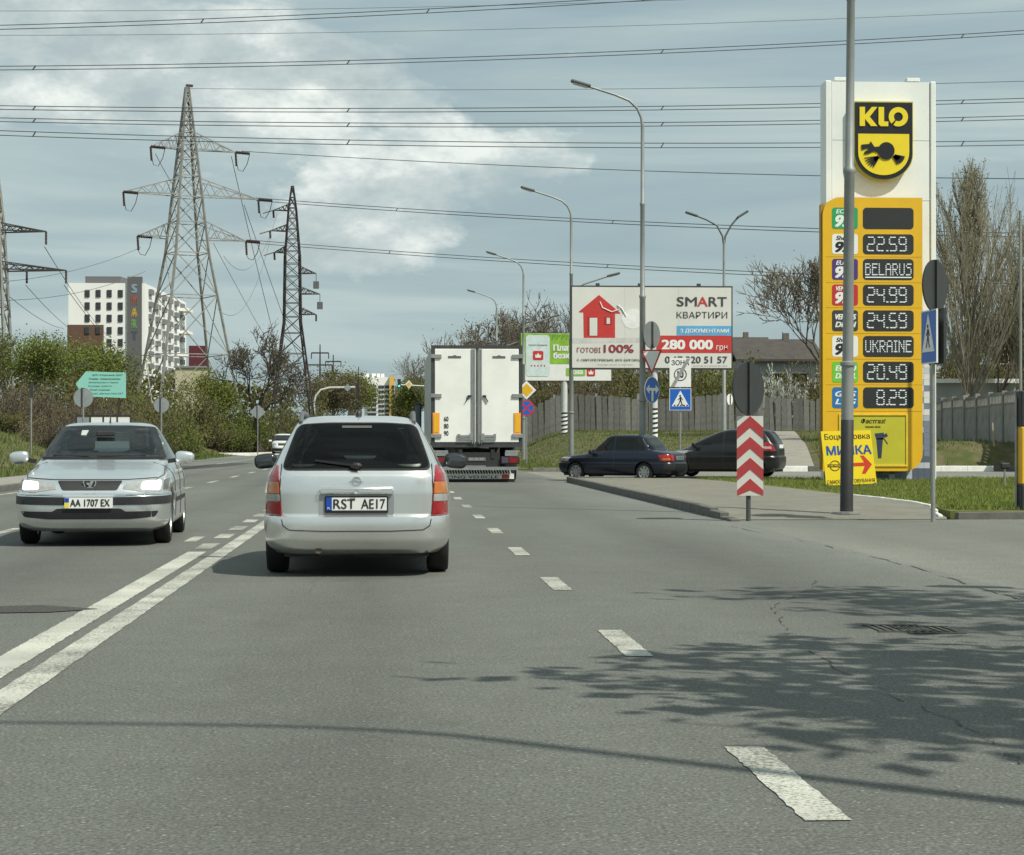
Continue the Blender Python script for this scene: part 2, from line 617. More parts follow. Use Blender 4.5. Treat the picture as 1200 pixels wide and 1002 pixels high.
mark('centre_dash', -2.42, -2.27, 24.2, 25.5)
for a in np.arange(9.0, 120, 8.0):
    mark('lane_dash', -5.08, -4.92, float(a), float(a) + 3.0)
for X in (-1.75, 4.7, -8.4):
    mark('centre_line', X - .07, X + .07, 78 if X > -2 else 8, 300)
# tarmac repair scars, drain and cracks
pz = sheet('tar_patch', [[(-4.0, 13.9), (-3.2, 14.25), (-2.35, 14.35), (-2.05, 14.6), (-2.5, 14.95), (-3.4, 14.75), (-4.1, 14.3)]], .006, asphalt_mat('tar', (.062, .06, .056)), road)
pz2 = sheet('tar_patch', [[(-9.6, 80), (-8.3, 79), (-7.2, 92), (-7.0, 104), (-8.0, 104), (-8.8, 95), (-10.5, 92)]], .004, ASPH_DARK, road)
rr = random.Random(7)
def crack(pts, w=.02):
    mb = MB()
    out = []
    for (a, b) in zip(pts[:-1], pts[1:]):
        n = 14
        for i in range(n):
            t = i / n
            out.append((a[0] + (b[0] - a[0]) * t + rr.uniform(-.03, .03), a[1] + (b[1] - a[1]) * t + rr.uniform(-.07, .07)))
    out.append(pts[-1])
    for (a, b) in zip(out[:-1], out[1:]):
        d = Vector((b[0] - a[0], b[1] - a[1])).normalized()
        nn = Vector((-d.y, d.x)) * w * rr.uniform(.3, 1)
        if rr.random() < .35: continue
        mb.add([(a[0] - nn.x, a[1] - nn.y, .005), (b[0] - nn.x, b[1] - nn.y, .005), (b[0] + nn.x, b[1] + nn.y, .005), (a[0] + nn.x, a[1] + nn.y, .005)], [(0, 1, 2, 3)])
    return link('crack', mb.mesh('crack'), road, asphalt_mat('crack_tar', (.078, .078, .068)))
def gp(px, py):
    q = gnd(px, py); return (q.x, q.y)
crack([gp(857, 617), gp(960, 638), gp(1060, 662), gp(1160, 692), gp(1260, 722)], .012)
crack([gp(905, 712), gp(930, 745), gp(980, 785), gp(1150, 860), gp(1215, 905)], .006)
crack([gp(900, 715), (gp(950, 690)), gp(955, 681)], .006)
# storm drain: two iron grates
dr = MB()
for cx_ in (gp(1052, 737), gp(1088, 739)):
    for i in range(7):
        dr.box((cx_[0] - .15 + i * .05, cx_[1], .004), (.022, .40, .008))
    dr.box((cx_[0], cx_[1] - .22, .004), (.36, .03, .008)); dr.box((cx_[0], cx_[1] + .22, .004), (.36, .03, .008))
tag(dr.build('drain_grate', M('cast_iron', (.075, .075, .066), .9, .1)), 'pair of dark iron storm drain grates sunk in the asphalt in the tree shade', 'drain')

# pavement slab with brick paving, kerbs
def paver_mat():
    m = bpy.data.materials.new('block_paving')
    m.use_nodes = True
    n, l = m.node_tree.nodes, m.node_tree.links
    b = n['Principled BSDF']
    b.inputs['Roughness'].default_value = .9
    tc = n.new('ShaderNodeTexCoord')
    br = n.new('ShaderNodeTexBrick')
    br.inputs['Scale'].default_value = 5
    br.inputs['Color1'].default_value = (.20, .19, .162, 1)
    br.inputs['Color2'].default_value = (.255, .243, .205, 1)
    br.inputs['Mortar'].default_value = (.11, .105, .09, 1)
    br.inputs['Mortar Size'].default_value = .035
    l.new(tc.outputs['Object'], br.inputs['Vector'])
    t = n.new('ShaderNodeTexNoise')
    t.inputs['Scale'].default_value = 1.2
    t.inputs['Detail'].default_value = 8
    l.new(tc.outputs['Object'], t.inputs['Vector'])
    mx = n.new('ShaderNodeMix')
    mx.data_type = 'RGBA'
    mx.blend_type = 'MULTIPLY'
    mx.inputs[0].default_value = .6
    r = n.new('ShaderNodeValToRGB')
    r.color_ramp.elements[0].position, r.color_ramp.elements[1].position = .3, .7
    r.color_ramp.elements[0].color = (.7, .7, .66, 1)
    r.color_ramp.elements[1].color = (1.15, 1.12, 1.05, 1)
    l.new(t.outputs['Fac'], r.inputs['Fac'])
    l.new(br.outputs['Color'], mx.inputs[6])
    l.new(r.outputs['Color'], mx.inputs[7])
    l.new(mx.outputs[2], b.inputs['Base Color'])
    MATS['block_paving'] = m
    return m
PAVE = paver_mat()
GRASS_SOIL = M('lawn_soil', (.075, .10, .022), .95, var=0, scale=1.4, col2=(.15, .15, .055), bump=.5, bscale=25, spec=.1, ramp=(.35, .7))
pv = MB()
pave_poly = [(5.12, 30.2), (8.3, 30.2), (8.45, 30.7), (8.8, 33.1), (9.1, 35.6), (9.1, 37.4), (9.0, 40), (9.0, 43.2), (8.87, 48.8), (8.7, 53.3), (8.2, 57.7), (5.12, 57.7)]
def z_pave(y): return .012 + .10 * sstep(30.2, 34.0, y)
_py = [30.2, 30.7, 31.5, 32.4, 33.1, 34.0, 35.6, 37.4, 40, 43.2, 48.8, 53.3, 57.7]
_px = [8.3, 8.45, 8.57, 8.7, 8.8, 8.9, 9.1, 9.1, 9.0, 9.0, 8.87, 8.7, 8.2]
for a, b in zip(_py, _px):
    pv.v += [(5.12, a, -.03), (5.12, a, z_pave(a)), (b, a, z_pave(a)), (b, a, -.03)]
for i in range(len(_py) - 1):
    k = 4 * i
    for j in range(3): pv.f.append((k + j, k + j + 1, k + j + 5, k + j + 4))
pv.f += [(0, 1, 2, 3), tuple(4 * (len(_py) - 1) + j for j in (3, 2, 1, 0))]
pavement = tag(pv.build('pavement', PAVE), kind='structure')
lw = MB()
lw.prism([(8.55, 30.85), (11.0, 31.04), (45, 31.1), (45, 57.4), (8.25, 57.4), (8.74, 53.3), (8.91, 48.8), (9.04, 43.2), (9.04, 40), (9.14, 37.4), (9.14, 35.6), (8.84, 33.1)], -.03, .105, 'z')
lawn = tag(lw.build('lawn', GRASS_SOIL), kind='structure')
lp = MB()
lp.prism([(-8.95, -20), (-8.95, 65), (-11.2, 66), (-11.2, -20)], -.03, .10, 'z')
tag(lp.build('pavement', M('old_pavement', (.25, .24, .205), .9, var=.2, scale=2, bump=.2)), kind='structure')
# left verge kerb and far junction pavement
def kerb(name, pts, mats, h=.15, w=.15, ln=1.0, fall=None):
    root = bpy.data.objects.new(name, None)
    COL.objects.link(root)
    root['kind'] = 'structure'
    root.location = (pts[0][0], pts[0][1], 0)
    cache = {}
    i = 0
    krng = random.Random(len(pts) * 7 + int(pts[0][1]))
    for (a, b) in zip(pts[:-1], pts[1:]):
        a, b = Vector((*a, 0)), Vector((*b, 0))
        L = (b - a).length
        n = max(1, round(L / ln))
        ll = L / n
        ang = math.atan2((b - a).y, (b - a).x)
        for k in range(n):
            mt = mats[i % len(mats)] if isinstance(mats, list) else mats(i)
            key = (round(ll, 3), mt.name)
            if key not in cache:
                cache[key] = MB().box((0, 0, 0), (ll - .005, w, h + .04), bev=.012).mesh('kerb_stone')
                cache[key].materials.append(mt)
            o = link('kerb_stone', cache[key], root)
            p = a + (b - a) * ((k + .5) / n)
            hh = fall(p) if fall else h
            o.location = (p.x - root.location.x, p.y - root.location.y, hh - (h + .04) / 2 + krng.uniform(-.004, .004))
            o.rotation_euler = (krng.uniform(-.01, .01), krng.uniform(-.006, .006), ang + krng.uniform(-.004, .004))
            i += 1
    return root
kerb('kerb', [(5.04, 29.7), (5.04, 57.5)], [KERB, KERB, KERB], fall=lambda p: .02 + .13 * sstep(29.3, 32.5, p.y))
kerb('kerb', [(5.3, 57.78), (9, 57.78)], [KERB])
kerb('kerb', [(8.6, 30.72), (11.0, 30.95), (26.0, 31.0)], lambda i: KERB if i < 2 else (KERB_W if (i // 2) % 2 else KERB), fall=lambda p: .085 + .05 * sstep(8.4, 10.5, p.x))
kerb('kerb', [(8.38, 30.8), (8.86, 33.1), (9.1, 35.6), (9.1, 37.4), (9.02, 40)], [KERB_W], h=.125, w=.07, fall=lambda p: .02 + z_pave(p.y))
kerb('kerb', [(5.3, 76.1), (12.6, 76.1)], [KERB_D])
kerb('kerb', [(12.6, 76.1), (48, 76.1)], lambda i: KERB if (i % 13) in (3, 4, 10, 11, 12) else KERB_W, h=.2, w=.25)
kerb('kerb', [(-8.88, -4), (-8.88, 65.5)], [KERB])
kerb('kerb', [(-8.9, 65.6), (-9.6, 72), (-13.1, 92), (-13.2, 118)], [KERB])
kerb('kerb', [(-22, 154), (-14, 153), (-10.5, 155), (-9.0, 164), (-8.9, 230)], [KERB_W], ln=2.0, h=.2)
# trodden concrete track climbing to the fence
tk = MB()
N = 14
for i in range(N + 1):
    t = i / N
    yy = 76.4 + t * 56
    for X in (gx(903 + (905 - 903) * t, yy), gx(957 - 27 * t, yy)):
        tk.v.append((X, yy, zg(X, yy) + .07))
for i in range(N):
    tk.f.append((2 * i, 2 * i + 1, 2 * i + 3, 2 * i + 2))
tag(tk.build('path', M('track_concrete', (.27, .25, .21), .9, var=.2, scale=1.5)), kind='structure')

# grass blades
def blades(name, n, sampler, hmin, hmax, w, mat, seed, label):
    rg = np.random.default_rng(seed)
    P = sampler(rg, n)
    n = len(P)
    a = rg.uniform(0, 2 * np.pi, n)
    h = rg.uniform(hmin, hmax, n)
    lean = rg.normal(0, .35, (n, 2)) * h[:, None]
    dx, dy = np.cos(a) * w, np.sin(a) * w
    V = np.zeros((n, 3, 3))
    V[:, 0] = P + np.stack([dx, dy, np.zeros(n)], 1)
    V[:, 1] = P - np.stack([dx, dy, np.zeros(n)], 1)
    V[:, 2] = P + np.stack([lean[:, 0], lean[:, 1], h], 1)
    me = bpy.data.meshes.new(name)
    me.vertices.add(3 * n); me.vertices.foreach_set('co', V.reshape(-1))
    me.loops.add(3 * n); me.loops.foreach_set('vertex_index', np.arange(3 * n))
    me.polygons.add(n); me.polygons.foreach_set('loop_start', np.arange(n) * 3)
    me.update()
    return tag(link(name, me, None, mat), label, 'grass', kind='stuff')
GR = leafmat('grass_blade', (.10, .145, .025), (.22, .25, .06), 1.2)
GR2 = leafmat('grass_blade_dry', (.07, .115, .02), (.15, .185, .05), .5)
def s_lawn(rg, n):
    X = rg.uniform(8.5, 26, n); Y = 31.1 + (57.2 - 31) * rg.uniform(0, 1, n) ** 1.3
    lim = np.interp(Y, [30.7, 33.1, 35.6, 43.2, 48.8, 53.3, 57.4], [8.55, 8.95, 9.2, 9.1, 8.97, 8.8, 8.3])
    k = X > lim
    bare = np.sin(X * 1.7 + 1) * np.cos(Y * .9) + rg.normal(0, .5, n) < 1.25
    k &= bare
    return np.stack([X[k], Y[k], np.full(k.sum(), .11)], 1)
blades('grass', 52000, s_lawn, .03, .10, .010, GR, 1, 'green lawn grass around the fuel price tower')
def s_left(rg, n):
    X = rg.uniform(-24, -11.2, n); Y = rg.uniform(40, 150, n)
    return np.stack([X, Y, [zg(a, b) - .01 for a, b in zip(X, Y)]], 1)
blades('grass', 26000, s_left, .12, .38, .02, GR2, 2, 'rough verge grass on the bank left of the road')
def s_right(rg, n):
    X = rg.uniform(5.8, 31, n); Y = 76.6 + 64 * rg.uniform(0, 1, n) ** 1.2
    k = ~((X > 13.8) & (np.abs(X - np.interp(Y, [76, 133], [15.2, 25])) < 1.4))
    k &= ~((X > 19.5) & (Y < 90) & (rg.uniform(0, 1, n) < .5))
    X, Y = X[k], Y[k]
    return np.stack([X, Y, [zg(a, b) - .01 for a, b in zip(X, Y)]], 1)
blades('grass', 36000, s_right, .06, .2, .02, GR2, 3, 'grass on the slope between the side street and plank fence')
# ------------------------------------------------------------------ vehicles
def pchip(x, y, q):
    x, y, q = map(np.asarray, (x, y, q))
    h = np.diff(x); d = np.diff(y) / h
    m = np.zeros(len(x))
    m[0], m[-1] = d[0], d[-1]
    for i in range(1, len(x) - 1):
        if d[i - 1] * d[i] > 0:
            w1, w2 = 2 * h[i] + h[i - 1], h[i] + 2 * h[i - 1]
            m[i] = (w1 + w2) / (w1 / d[i - 1] + w2 / d[i])
    i = np.clip(np.searchsorted(x, q) - 1, 0, len(h) - 1)
    t = (q - x[i]) / h[i]
    return ((1 + 2 * t) * (1 - t) ** 2 * y[i] + t * (1 - t) ** 2 * h[i] * m[i] + t * t * (3 - 2 * t) * y[i + 1] + t * t * (t - 1) * h[i] * m[i + 1])
def body_mesh(levels, N=112, dz=.012):
    L = np.array(levels, float)
    z0, z1 = L[0, 0], L[-1, 0]
    zs = np.unique(np.concatenate([np.arange(z0, z1, dz), L[:, 0]]))
    cols = [pchip(L[:, 0], L[:, k], zs) for k in range(1, 6)]
    vs, fs = [], []
    th = np.linspace(0, 2 * np.pi, 1441)
    for j, z in enumerate(zs):
        w, yf, yr, nf, nr = (c[j] for c in cols)
        yc, hl = (yf + yr) / 2, (yf - yr) / 2
        c, s = np.cos(th), np.sin(th)
        n = np.where(s >= 0, nf, nr)
        # keep the side walls full width: the exponents act on the ends
        X = w * np.sign(c) * np.abs(c) ** (2 / n)
        Y = yc + hl * np.sign(s) * np.abs(s) ** (2 / n)
        seg = np.concatenate([[0], np.cumsum(np.hypot(np.diff(X), np.diff(Y)))])
        q = np.linspace(0, seg[-1], N + 1)[:-1]
        xs_, ys_ = np.interp(q, seg, X), np.interp(q, seg, Y)
        vs += [(a, b, z) for a, b in zip(xs_, ys_)]
    m = len(zs)
    for j in range(m - 1):
        for k in range(N):
            k2 = (k + 1) % N
            fs.append((j * N + k, j * N + k2, (j + 1) * N + k2, (j + 1) * N + k))
    fs.append(tuple(reversed(range(N))))
    fs.append(tuple((m - 1) * N + k for k in range(N)))
    mb = MB(); mb.v, mb.f = vs, fs
    return mb
def boolean_cut(me, cutters):
    a = bpy.data.objects.new('a', me); COL.objects.link(a)
    tmp = [a]
    for c in cutters:
        o = bpy.data.objects.new('c', c); COL.objects.link(o); tmp.append(o)
        md = a.modifiers.new('b', 'BOOLEAN'); md.operation = 'DIFFERENCE'; md.object = o; md.solver = 'EXACT'
    dg = bpy.context.evaluated_depsgraph_get()
    out = bpy.data.meshes.new_from_object(a.evaluated_get(dg))
    for o in tmp: bpy.data.objects.remove(o)
    return out
AX = {'rear': (lambda u, v: (Vector((u, -6, v)), Vector((0, 1, 0)))), 'front': (lambda u, v: (Vector((u, 6, v)), Vector((0, -1, 0)))),
      'right': (lambda u, v: (Vector((6, u, v)), Vector((-1, 0, 0)))), 'left': (lambda u, v: (Vector((-6, u, v)), Vector((1, 0, 0)))),
      'top': (lambda u, v: (Vector((u, v, 6)), Vector((0, 0, -1))))}
def inside(poly, p):
    c = False
    j = len(poly) - 1
    for i in range(len(poly)):
        if (poly[i][1] > p[1]) != (poly[j][1] > p[1]) and p[0] < (poly[j][0] - poly[i][0]) * (p[1] - poly[i][1]) / (poly[j][1] - poly[i][1]) + poly[i][0]:
            c = not c
        j = i
    return c
def rounded(poly, r, n=4):
    if not r: return list(poly)
    out = []
    P = [Vector(p) for p in poly]
    for i, p in enumerate(P):
        a, b = P[i - 1], P[(i + 1) % len(P)]
        ra = min(r, (a - p).length * .45); rb = min(r, (b - p).length * .45)
        s, e = p + (a - p).normalized() * ra, p + (b - p).normalized() * rb
        for k in range(n + 1):
            t = k / n
            out.append(tuple(s * (1 - t) ** 2 + p * 2 * t * (1 - t) + e * t * t))
    return out
def patch(bvh, poly, side, off, name, mat, parent, rnd=.03, step=.035, thick=.02):
    poly = rounded(poly, rnd)
    B = []
    for i, p in enumerate(poly):
        q = poly[(i + 1) % len(poly)]
        L = math.hypot(q[0] - p[0], q[1] - p[1])
        n = max(1, int(L / step))
        for k in range(n):
            B.append((p[0] + (q[0] - p[0]) * k / n, p[1] + (q[1] - p[1]) * k / n))
    us = [b[0] for b in B]; vv = [b[1] for b in B]
    pts = list(B)
    u = min(us) + step / 2
    while u < max(us):
        v = min(vv) + step / 2
        while v < max(vv):
            if inside(B, (u, v)) and min((u - b[0]) ** 2 + (v - b[1]) ** 2 for b in B) > (step * .4) ** 2:
                pts.append((u, v))
            v += step
        u += step
    nb = len(B)
    vo, eo, fo, _, _, _ = delaunay_2d_cdt([Vector(p) for p in pts], [(i, (i + 1) % nb) for i in range(nb)], [], 1, 1e-5)
    top, nrm = [], []
    for p in vo:
        o, d = AX[side](p[0], p[1])
        loc, nn, _, _ = bvh.ray_cast(o, d)
        if loc is None:
            loc, nn, _, _ = bvh.find_nearest(Vector((p[0], -2.1 if side == 'rear' else 2.1, p[1])) if side in ('rear', 'front') else (o + d * 5.2))
        top.append(loc + nn * off); nrm.append(nn)
    V = [tuple(t) for t in top]
    Fc = [tuple(f) for f in fo]
    cnt = {}
    for f in Fc:
        for i in range(len(f)):
            e = (f[i], f[(i + 1) % len(f)])
            cnt[tuple(sorted(e))] = cnt.get(tuple(sorted(e)), 0) + 1
    low = {}
    for f in list(Fc):
        for i in range(len(f)):
            e = (f[i], f[(i + 1) % len(f)])
            if cnt[tuple(sorted(e))] == 1:
                for q in e:
                    if q not in low:
                        low[q] = len(V); V.append(tuple(top[q] - nrm[q] * thick))
                Fc.append((e[1], e[0], low[e[0]], low[e[1]]))
    mb = MB(); mb.v, mb.f = V, Fc
    return mb.build(name, mat, parent, smooth=40)
def frame_patch(bvh, poly, side, off, name, mat, parent, rnd, width):
    """closed band that follows the outline on the body"""
    P = rounded(poly, rnd, 6)
    cx_ = sum(p[0] for p in P) / len(P); cz_ = sum(p[1] for p in P) / len(P)
    Q = []
    for i, p in enumerate(P):
        q = P[(i + 1) % len(P)]
        n = max(1, int(math.hypot(q[0] - p[0], q[1] - p[1]) / .03))
        Q += [(p[0] + (q[0] - p[0]) * k / n, p[1] + (q[1] - p[1]) * k / n) for k in range(n)]
    V, Fc = [], []
    for (a, b) in Q:
        d = Vector((cx_ - a, cz_ - b)); m_ = 1 - width / max(abs(a - cx_) if abs(a - cx_) > .45 else abs(b - cz_), .1)
        for t in (1.0, 1 - (1 - m_) * .34, 1 - (1 - m_) * .67, m_):
            loc = None
            uu = (cx_ + (a - cx_) * t, cz_ + (b - cz_) * t)
            o, dr_ = AX[side](*uu)
            loc, nn, _, _ = bvh.ray_cast(o, dr_)
            V.append(tuple(loc + nn * off))
    n = len(Q)
    for i in range(n):
        j = (i + 1) % n
        for k in range(3): Fc.append((i * 4 + k, j * 4 + k, j * 4 + k + 1, i * 4 + k + 1))
    mb = MB(); mb.v, mb.f = V, Fc
    return mb.build(name, mat, parent, smooth=50)
def seam(bvh, pts, side, w, mat, parent, name='seam', off=.0015):
    """thin dark joint running over the body"""
    P = []
    for a, b in zip(pts[:-1], pts[1:]):
        n = max(1, int(math.hypot(b[0] - a[0], b[1] - a[1]) / .04))
        P += [(a[0] + (b[0] - a[0]) * k / n, a[1] + (b[1] - a[1]) * k / n) for k in range(n)]
    P.append(pts[-1])
    out = []
    for p in P:
        o, d = AX[side](*p)
        loc, nn, _, _ = bvh.ray_cast(o, d)
        if loc is not None: out.append(loc + nn * off)
    return MB().tube(out, w, 5).build(name, mat, parent)
GLASS = M('car_glass', (.012, .016, .016), .03, var=.2, scale=2, spec=.32)
GLASS_T = M('car_glass_tinted', (.008, .010, .010), .04, var=.2, scale=2, spec=.35)
def pane(name, tint, refl=.5):
    m = bpy.data.materials.new(name); m.use_nodes = True
    n, l = m.node_tree.nodes, m.node_tree.links
    n.remove(n['Principled BSDF'])
    tr = n.new('ShaderNodeBsdfTransparent'); tr.inputs[0].default_value = (*tint, 1)
    gl = n.new('ShaderNodeBsdfGlossy'); gl.inputs['Roughness'].default_value = .02
    fr = n.new('ShaderNodeFresnel'); fr.inputs[0].default_value = 1.45
    mx = n.new('ShaderNodeMixShader')
    l.new(fr.outputs[0], mx.inputs[0]); l.new(tr.outputs[0], mx.inputs[1]); l.new(gl.outputs[0], mx.inputs[2])
    l.new(mx.outputs[0], n['Material Output'].inputs['Surface'])
    MATS[name] = m
    return m
PANE_DARK = pane('rear_glass_tinted', (.26, .28, .27))
PANE = pane('clear_car_glass', (.55, .60, .58))
SEATM = M('seat_fabric', (.035, .036, .038), .9, var=.3, scale=12)
CABIN = M('cabin_trim', (.03, .03, .031), .8, var=.2, scale=6)
def cabin(root, seats, dash_y, wheel_x):
    for (x, y) in seats:
        st = MB().box((x, y - .02, .78), (.46, .14, .56), Matrix.Rotation(R(-10), 3, 'X'), bev=.05).box((x, y + .25, .50), (.48, .5, .14), bev=.05).build('seat', SEATM, root)
        MB().ellipsoid((x, y + -.10, 1.14), (.135, .055, .10), 16, 10, None, 3).bar((x, y - .09, 1.0), (x, y - .10, 1.1), .06).build('headrest', SEATM, st, smooth=60)
    MB().box((0, dash_y, .88), (1.3, .34, .14), bev=.05).build('dashboard', CABIN, root)
    sw = MB().lathe([(.185, -.012), (.20, 0), (.185, .012), (.17, 0), (.185, -.012)], 24, 'y', (0, 0, 0)).box((0, 0, 0), (.34, .02, .05)).build('steering_wheel', CABIN, root, loc=(wheel_x, dash_y - .38, .92), smooth=60)
    sw.rotation_euler = (R(-24), 0, 0)
    MB().box((0, dash_y + .12, 1.27), (.22, .03, .06), bev=.012).build('rear_view_mirror', CABIN, root, loc=(0, -.45, 0))
RUBBER = M('black_rubber', (.012, .012, .012), .75, var=.2, scale=8)
PLASTIC = M('black_plastic', (.018, .018, .02), .5, var=.2, scale=8)
CHROME = M('chrome', (.75, .76, .77), .15, 1.0, var=.05)
ALLOY = M('wheel_alloy', (.42, .43, .44), .35, .7, var=.15, scale=9)
SEAM = M('seam_shadow_gap', (.03, .03, .03), .8)
RED = M('lens_red', (.28, .008, .012), .15, var=.25, scale=14, coat=.6)
RED_D = M('lens_dark_red', (.22, .008, .012), .15, var=.25, scale=14, coat=.6)
AMBER = M('lens_amber', (.48, .14, .012), .15, var=.2, scale=14, coat=.6)
CLEAR = M('lens_clear', (.32, .33, .325), .12, var=.2, scale=16, coat=.6)
PLATE_W = M('plate_white', (.75, .76, .74), .4, var=.05)
INK = M('black_ink', (.012, .012, .013), .5, var=.1)
BLUE_BAND = M('plate_blue', (.01, .06, .35), .4)
LAMP_ON = M('headlamp_lit', (1.0, .94, .82), .3, emit=.85, var=.02)
SILVER = M('silver_paint', (.80, .81, .80), .27, .85, var=.04, scale=2.5, coat=.5)
SILVER2 = M('silver_paint_cool', (.75, .785, .785), .27, .85, var=.04, scale=2.5, coat=.5)
NAVY = M('navy_paint', (.003, .008, .024), .30, .0, var=.15, scale=3, coat=.25)
DARKGREY = M('dark_grey_paint', (.007, .008, .009), .30, .0, var=.15, scale=3, coat=.25)
WHITE_CAR = M('white_car_paint', (.72, .73, .72), .3, var=.05, coat=.5)
ROADDIRT = M('underbody_dirt', (.03, .03, .03), .9, var=.3, scale=6)

def wheel_meshes(r, w, spokes=7, rim_r=.66):
    t = MB().lathe([(r * rim_r, -w * .42), (r * .80, -w * .5), (r * .93, -w * .48), (r * .985, -w * .36), (r, -w * .18), (r, w * .18), (r * .985, w * .36), (r * .93, w * .48), (r * .80, w * .5), (r * rim_r, w * .42), (r * rim_r, -w * .42)], 32, 'x')
    tm = t.mesh('tyre', 50); tm.materials.append(RUBBER)
    d = MB()
    rr_ = r * rim_r
    for sgn in (1,):
        d.lathe([(rr_ * 1.0, w * .44), (rr_ * .94, w * .46), (rr_ * .9, w * .36), (rr_ * .84, w * .12), (.001, w * .10)], 32, 'x')
        d.lathe([(rr_ * .24, w * .1), (rr_ * .24, w * .34), (rr_ * .18, w * .38), (.001, w * .38)], 16, 'x')
        for k in range(spokes):
            a = 2 * math.pi * k / spokes
            rot = Matrix.Rotation(a, 3, 'X')
            d.box(rot @ Vector((w * .28, 0, rr_ * .55)), (w * .16, rr_ * .30, rr_ * .78), rot)
    d.lathe([(rr_, -w * .42), (.001, -w * .35)], 24, 'x')
    rm = d.mesh('rim', 35); rm.materials.append(ALLOY)
    return tm, rm

def car(name, label, loc, rot, S, group=None, cat='car'):
    root = thing(name, label, cat, loc, rot, group)
    if 'scale' in S: root.scale = (S['scale'], S['scale'], S['scale'] * 1.05)
    paint = S['paint']
    mb = body_mesh(S['levels'])
    full = mb.mesh('body_full')
    bm = bmesh.new(); bm.from_mesh(full)
    bvh = BVHTree.FromBMesh(bm); bm.free()
    r = S['wr']
    cuts = []
    hw = max(l[1] for l in S['levels'])
    for ya in S['axles']:
        for s in (-1, 1):
            c = MB().lathe([(0.001, -.16), (r * 1.13, -.16), (r * 1.13, .2), (0.001, .2)], 36, 'x', (s * (hw - .06), ya, r + .01))
            cuts.append(c.mesh('cut'))
    if 'openings' in S:      # hollow cabin and real window openings
        lv = [(z, w - .05, min(yf - .1, S['cabin'][0]), max(yr + .07, S['cabin'][1]), 5, 6) for z, w, yf, yr, _, _ in S['levels'] if .6 < z < S['levels'][-4][0] + .004]
        lv = [(z, w, a, b, c, d) for z, w, a, b, c, d in lv if a - b > .3]
        cuts.append(body_mesh(lv, 56, .03).mesh('cut'))
        for sd, poly in S['openings']:
            poly = rounded(poly, .05)
            if sd == 'sides':
                for s in (-1, 1): cuts.append(MB().prism(poly, s * .35, s * 1.1, 'x').mesh('cut'))
            else:
                cuts.append(MB().prism(poly, *S['cutdepth'][sd]).mesh('cut'))
    me = boolean_cut(full, cuts)
    me.materials.clear(); me.materials.append(paint)
    me.polygons.foreach_set('use_smooth', [True] * len(me.polygons))
    me.set_sharp_from_angle(angle=R(38))
    body = link('body', me, root)
    MB().box((0, 0, .24), (hw * 1.5, abs(S['axles'][0] - S['axles'][1]) + 1.1, .14)).build('underbody', ROADDIRT, root)
    tm, rm = wheel_meshes(r, .195, S.get('spokes', 7))
    for ya in S['axles']:
        for s in (-1, 1):
            w = bpy.data.objects.new('wheel', None)
            COL.objects.link(w); w.parent = root
            w.location = (s * (hw - .125), ya, r)
            w.rotation_euler = (0, 0, 0 if s > 0 else math.pi)
            link('tyre', tm, w); link('rim', rm, w)
    ax = MB()
    for ya in S['axles']: ax.tube([(-hw + .15, ya, r), (hw - .15, ya, r)], .04, 6)
    ax.build('axle', ROADDIRT, root)
    for it in S.get('patches', []):
        nm, mt, side, poly, rnd = it[:5]
        off = it[5] if len(it) > 5 else .006
        sides = [side]
        pl = [poly]
        if side.endswith('!'):   # rubber surround: strips between the glass outline and the opening
            frame_patch(bvh, poly, side[:-1], off, nm, mt, root, rnd, .075)
            continue
        if side == 'sides': sides, pl = ['left', 'right'], [poly, poly]
        elif side.endswith('*'):      # mirrored pair on front / rear
            sides, pl = [side[:-1]] * 2, [poly, [(-a, b) for a, b in reversed(poly)]]
        for sd, p in zip(sides, pl):
            patch(bvh, p, sd, off, nm, mt, root, rnd)
    for it in S.get('seams', []):
        side, pts, w = it
        for sd in (['left', 'right'] if side == 'sides' else [side]):
            seam(bvh, pts, sd, w, SEAM, root)
    mx, my, mz = S['mirror']
    for s in (-1, 1):
        m = MB()
        m.ellipsoid((s * mx, my, mz), (.115, .07, .075), 24, 16, Matrix.Rotation(R(6 * s), 3, 'Y'), 3.2)
        mo = m.build('side_mirror', S.get('mirror_mat', PLASTIC), root, smooth=80)
        arm = MB().bar((s * (mx - .20), my + .0, mz - .045), (s * (mx - .04), my, mz - .02), .06, .05)
        arm.build('mirror_arm', PLASTIC, mo)
        MB().ellipsoid((s * mx, my - .062, mz), (.095, .012, .058), 24, 12, Matrix.Rotation(R(6 * s), 3, 'Y'), 3.5).build('mirror_glass', M('mirror_glass', (.10, .11, .12), .08, .8), mo, smooth=60)
    return root, bvh, body
def surf(bvh, side, u, v, off=.0):
    o, d = AX[side](u, v)
    loc, nn, _, _ = bvh.ray_cast(o, d)
    return loc + nn * off

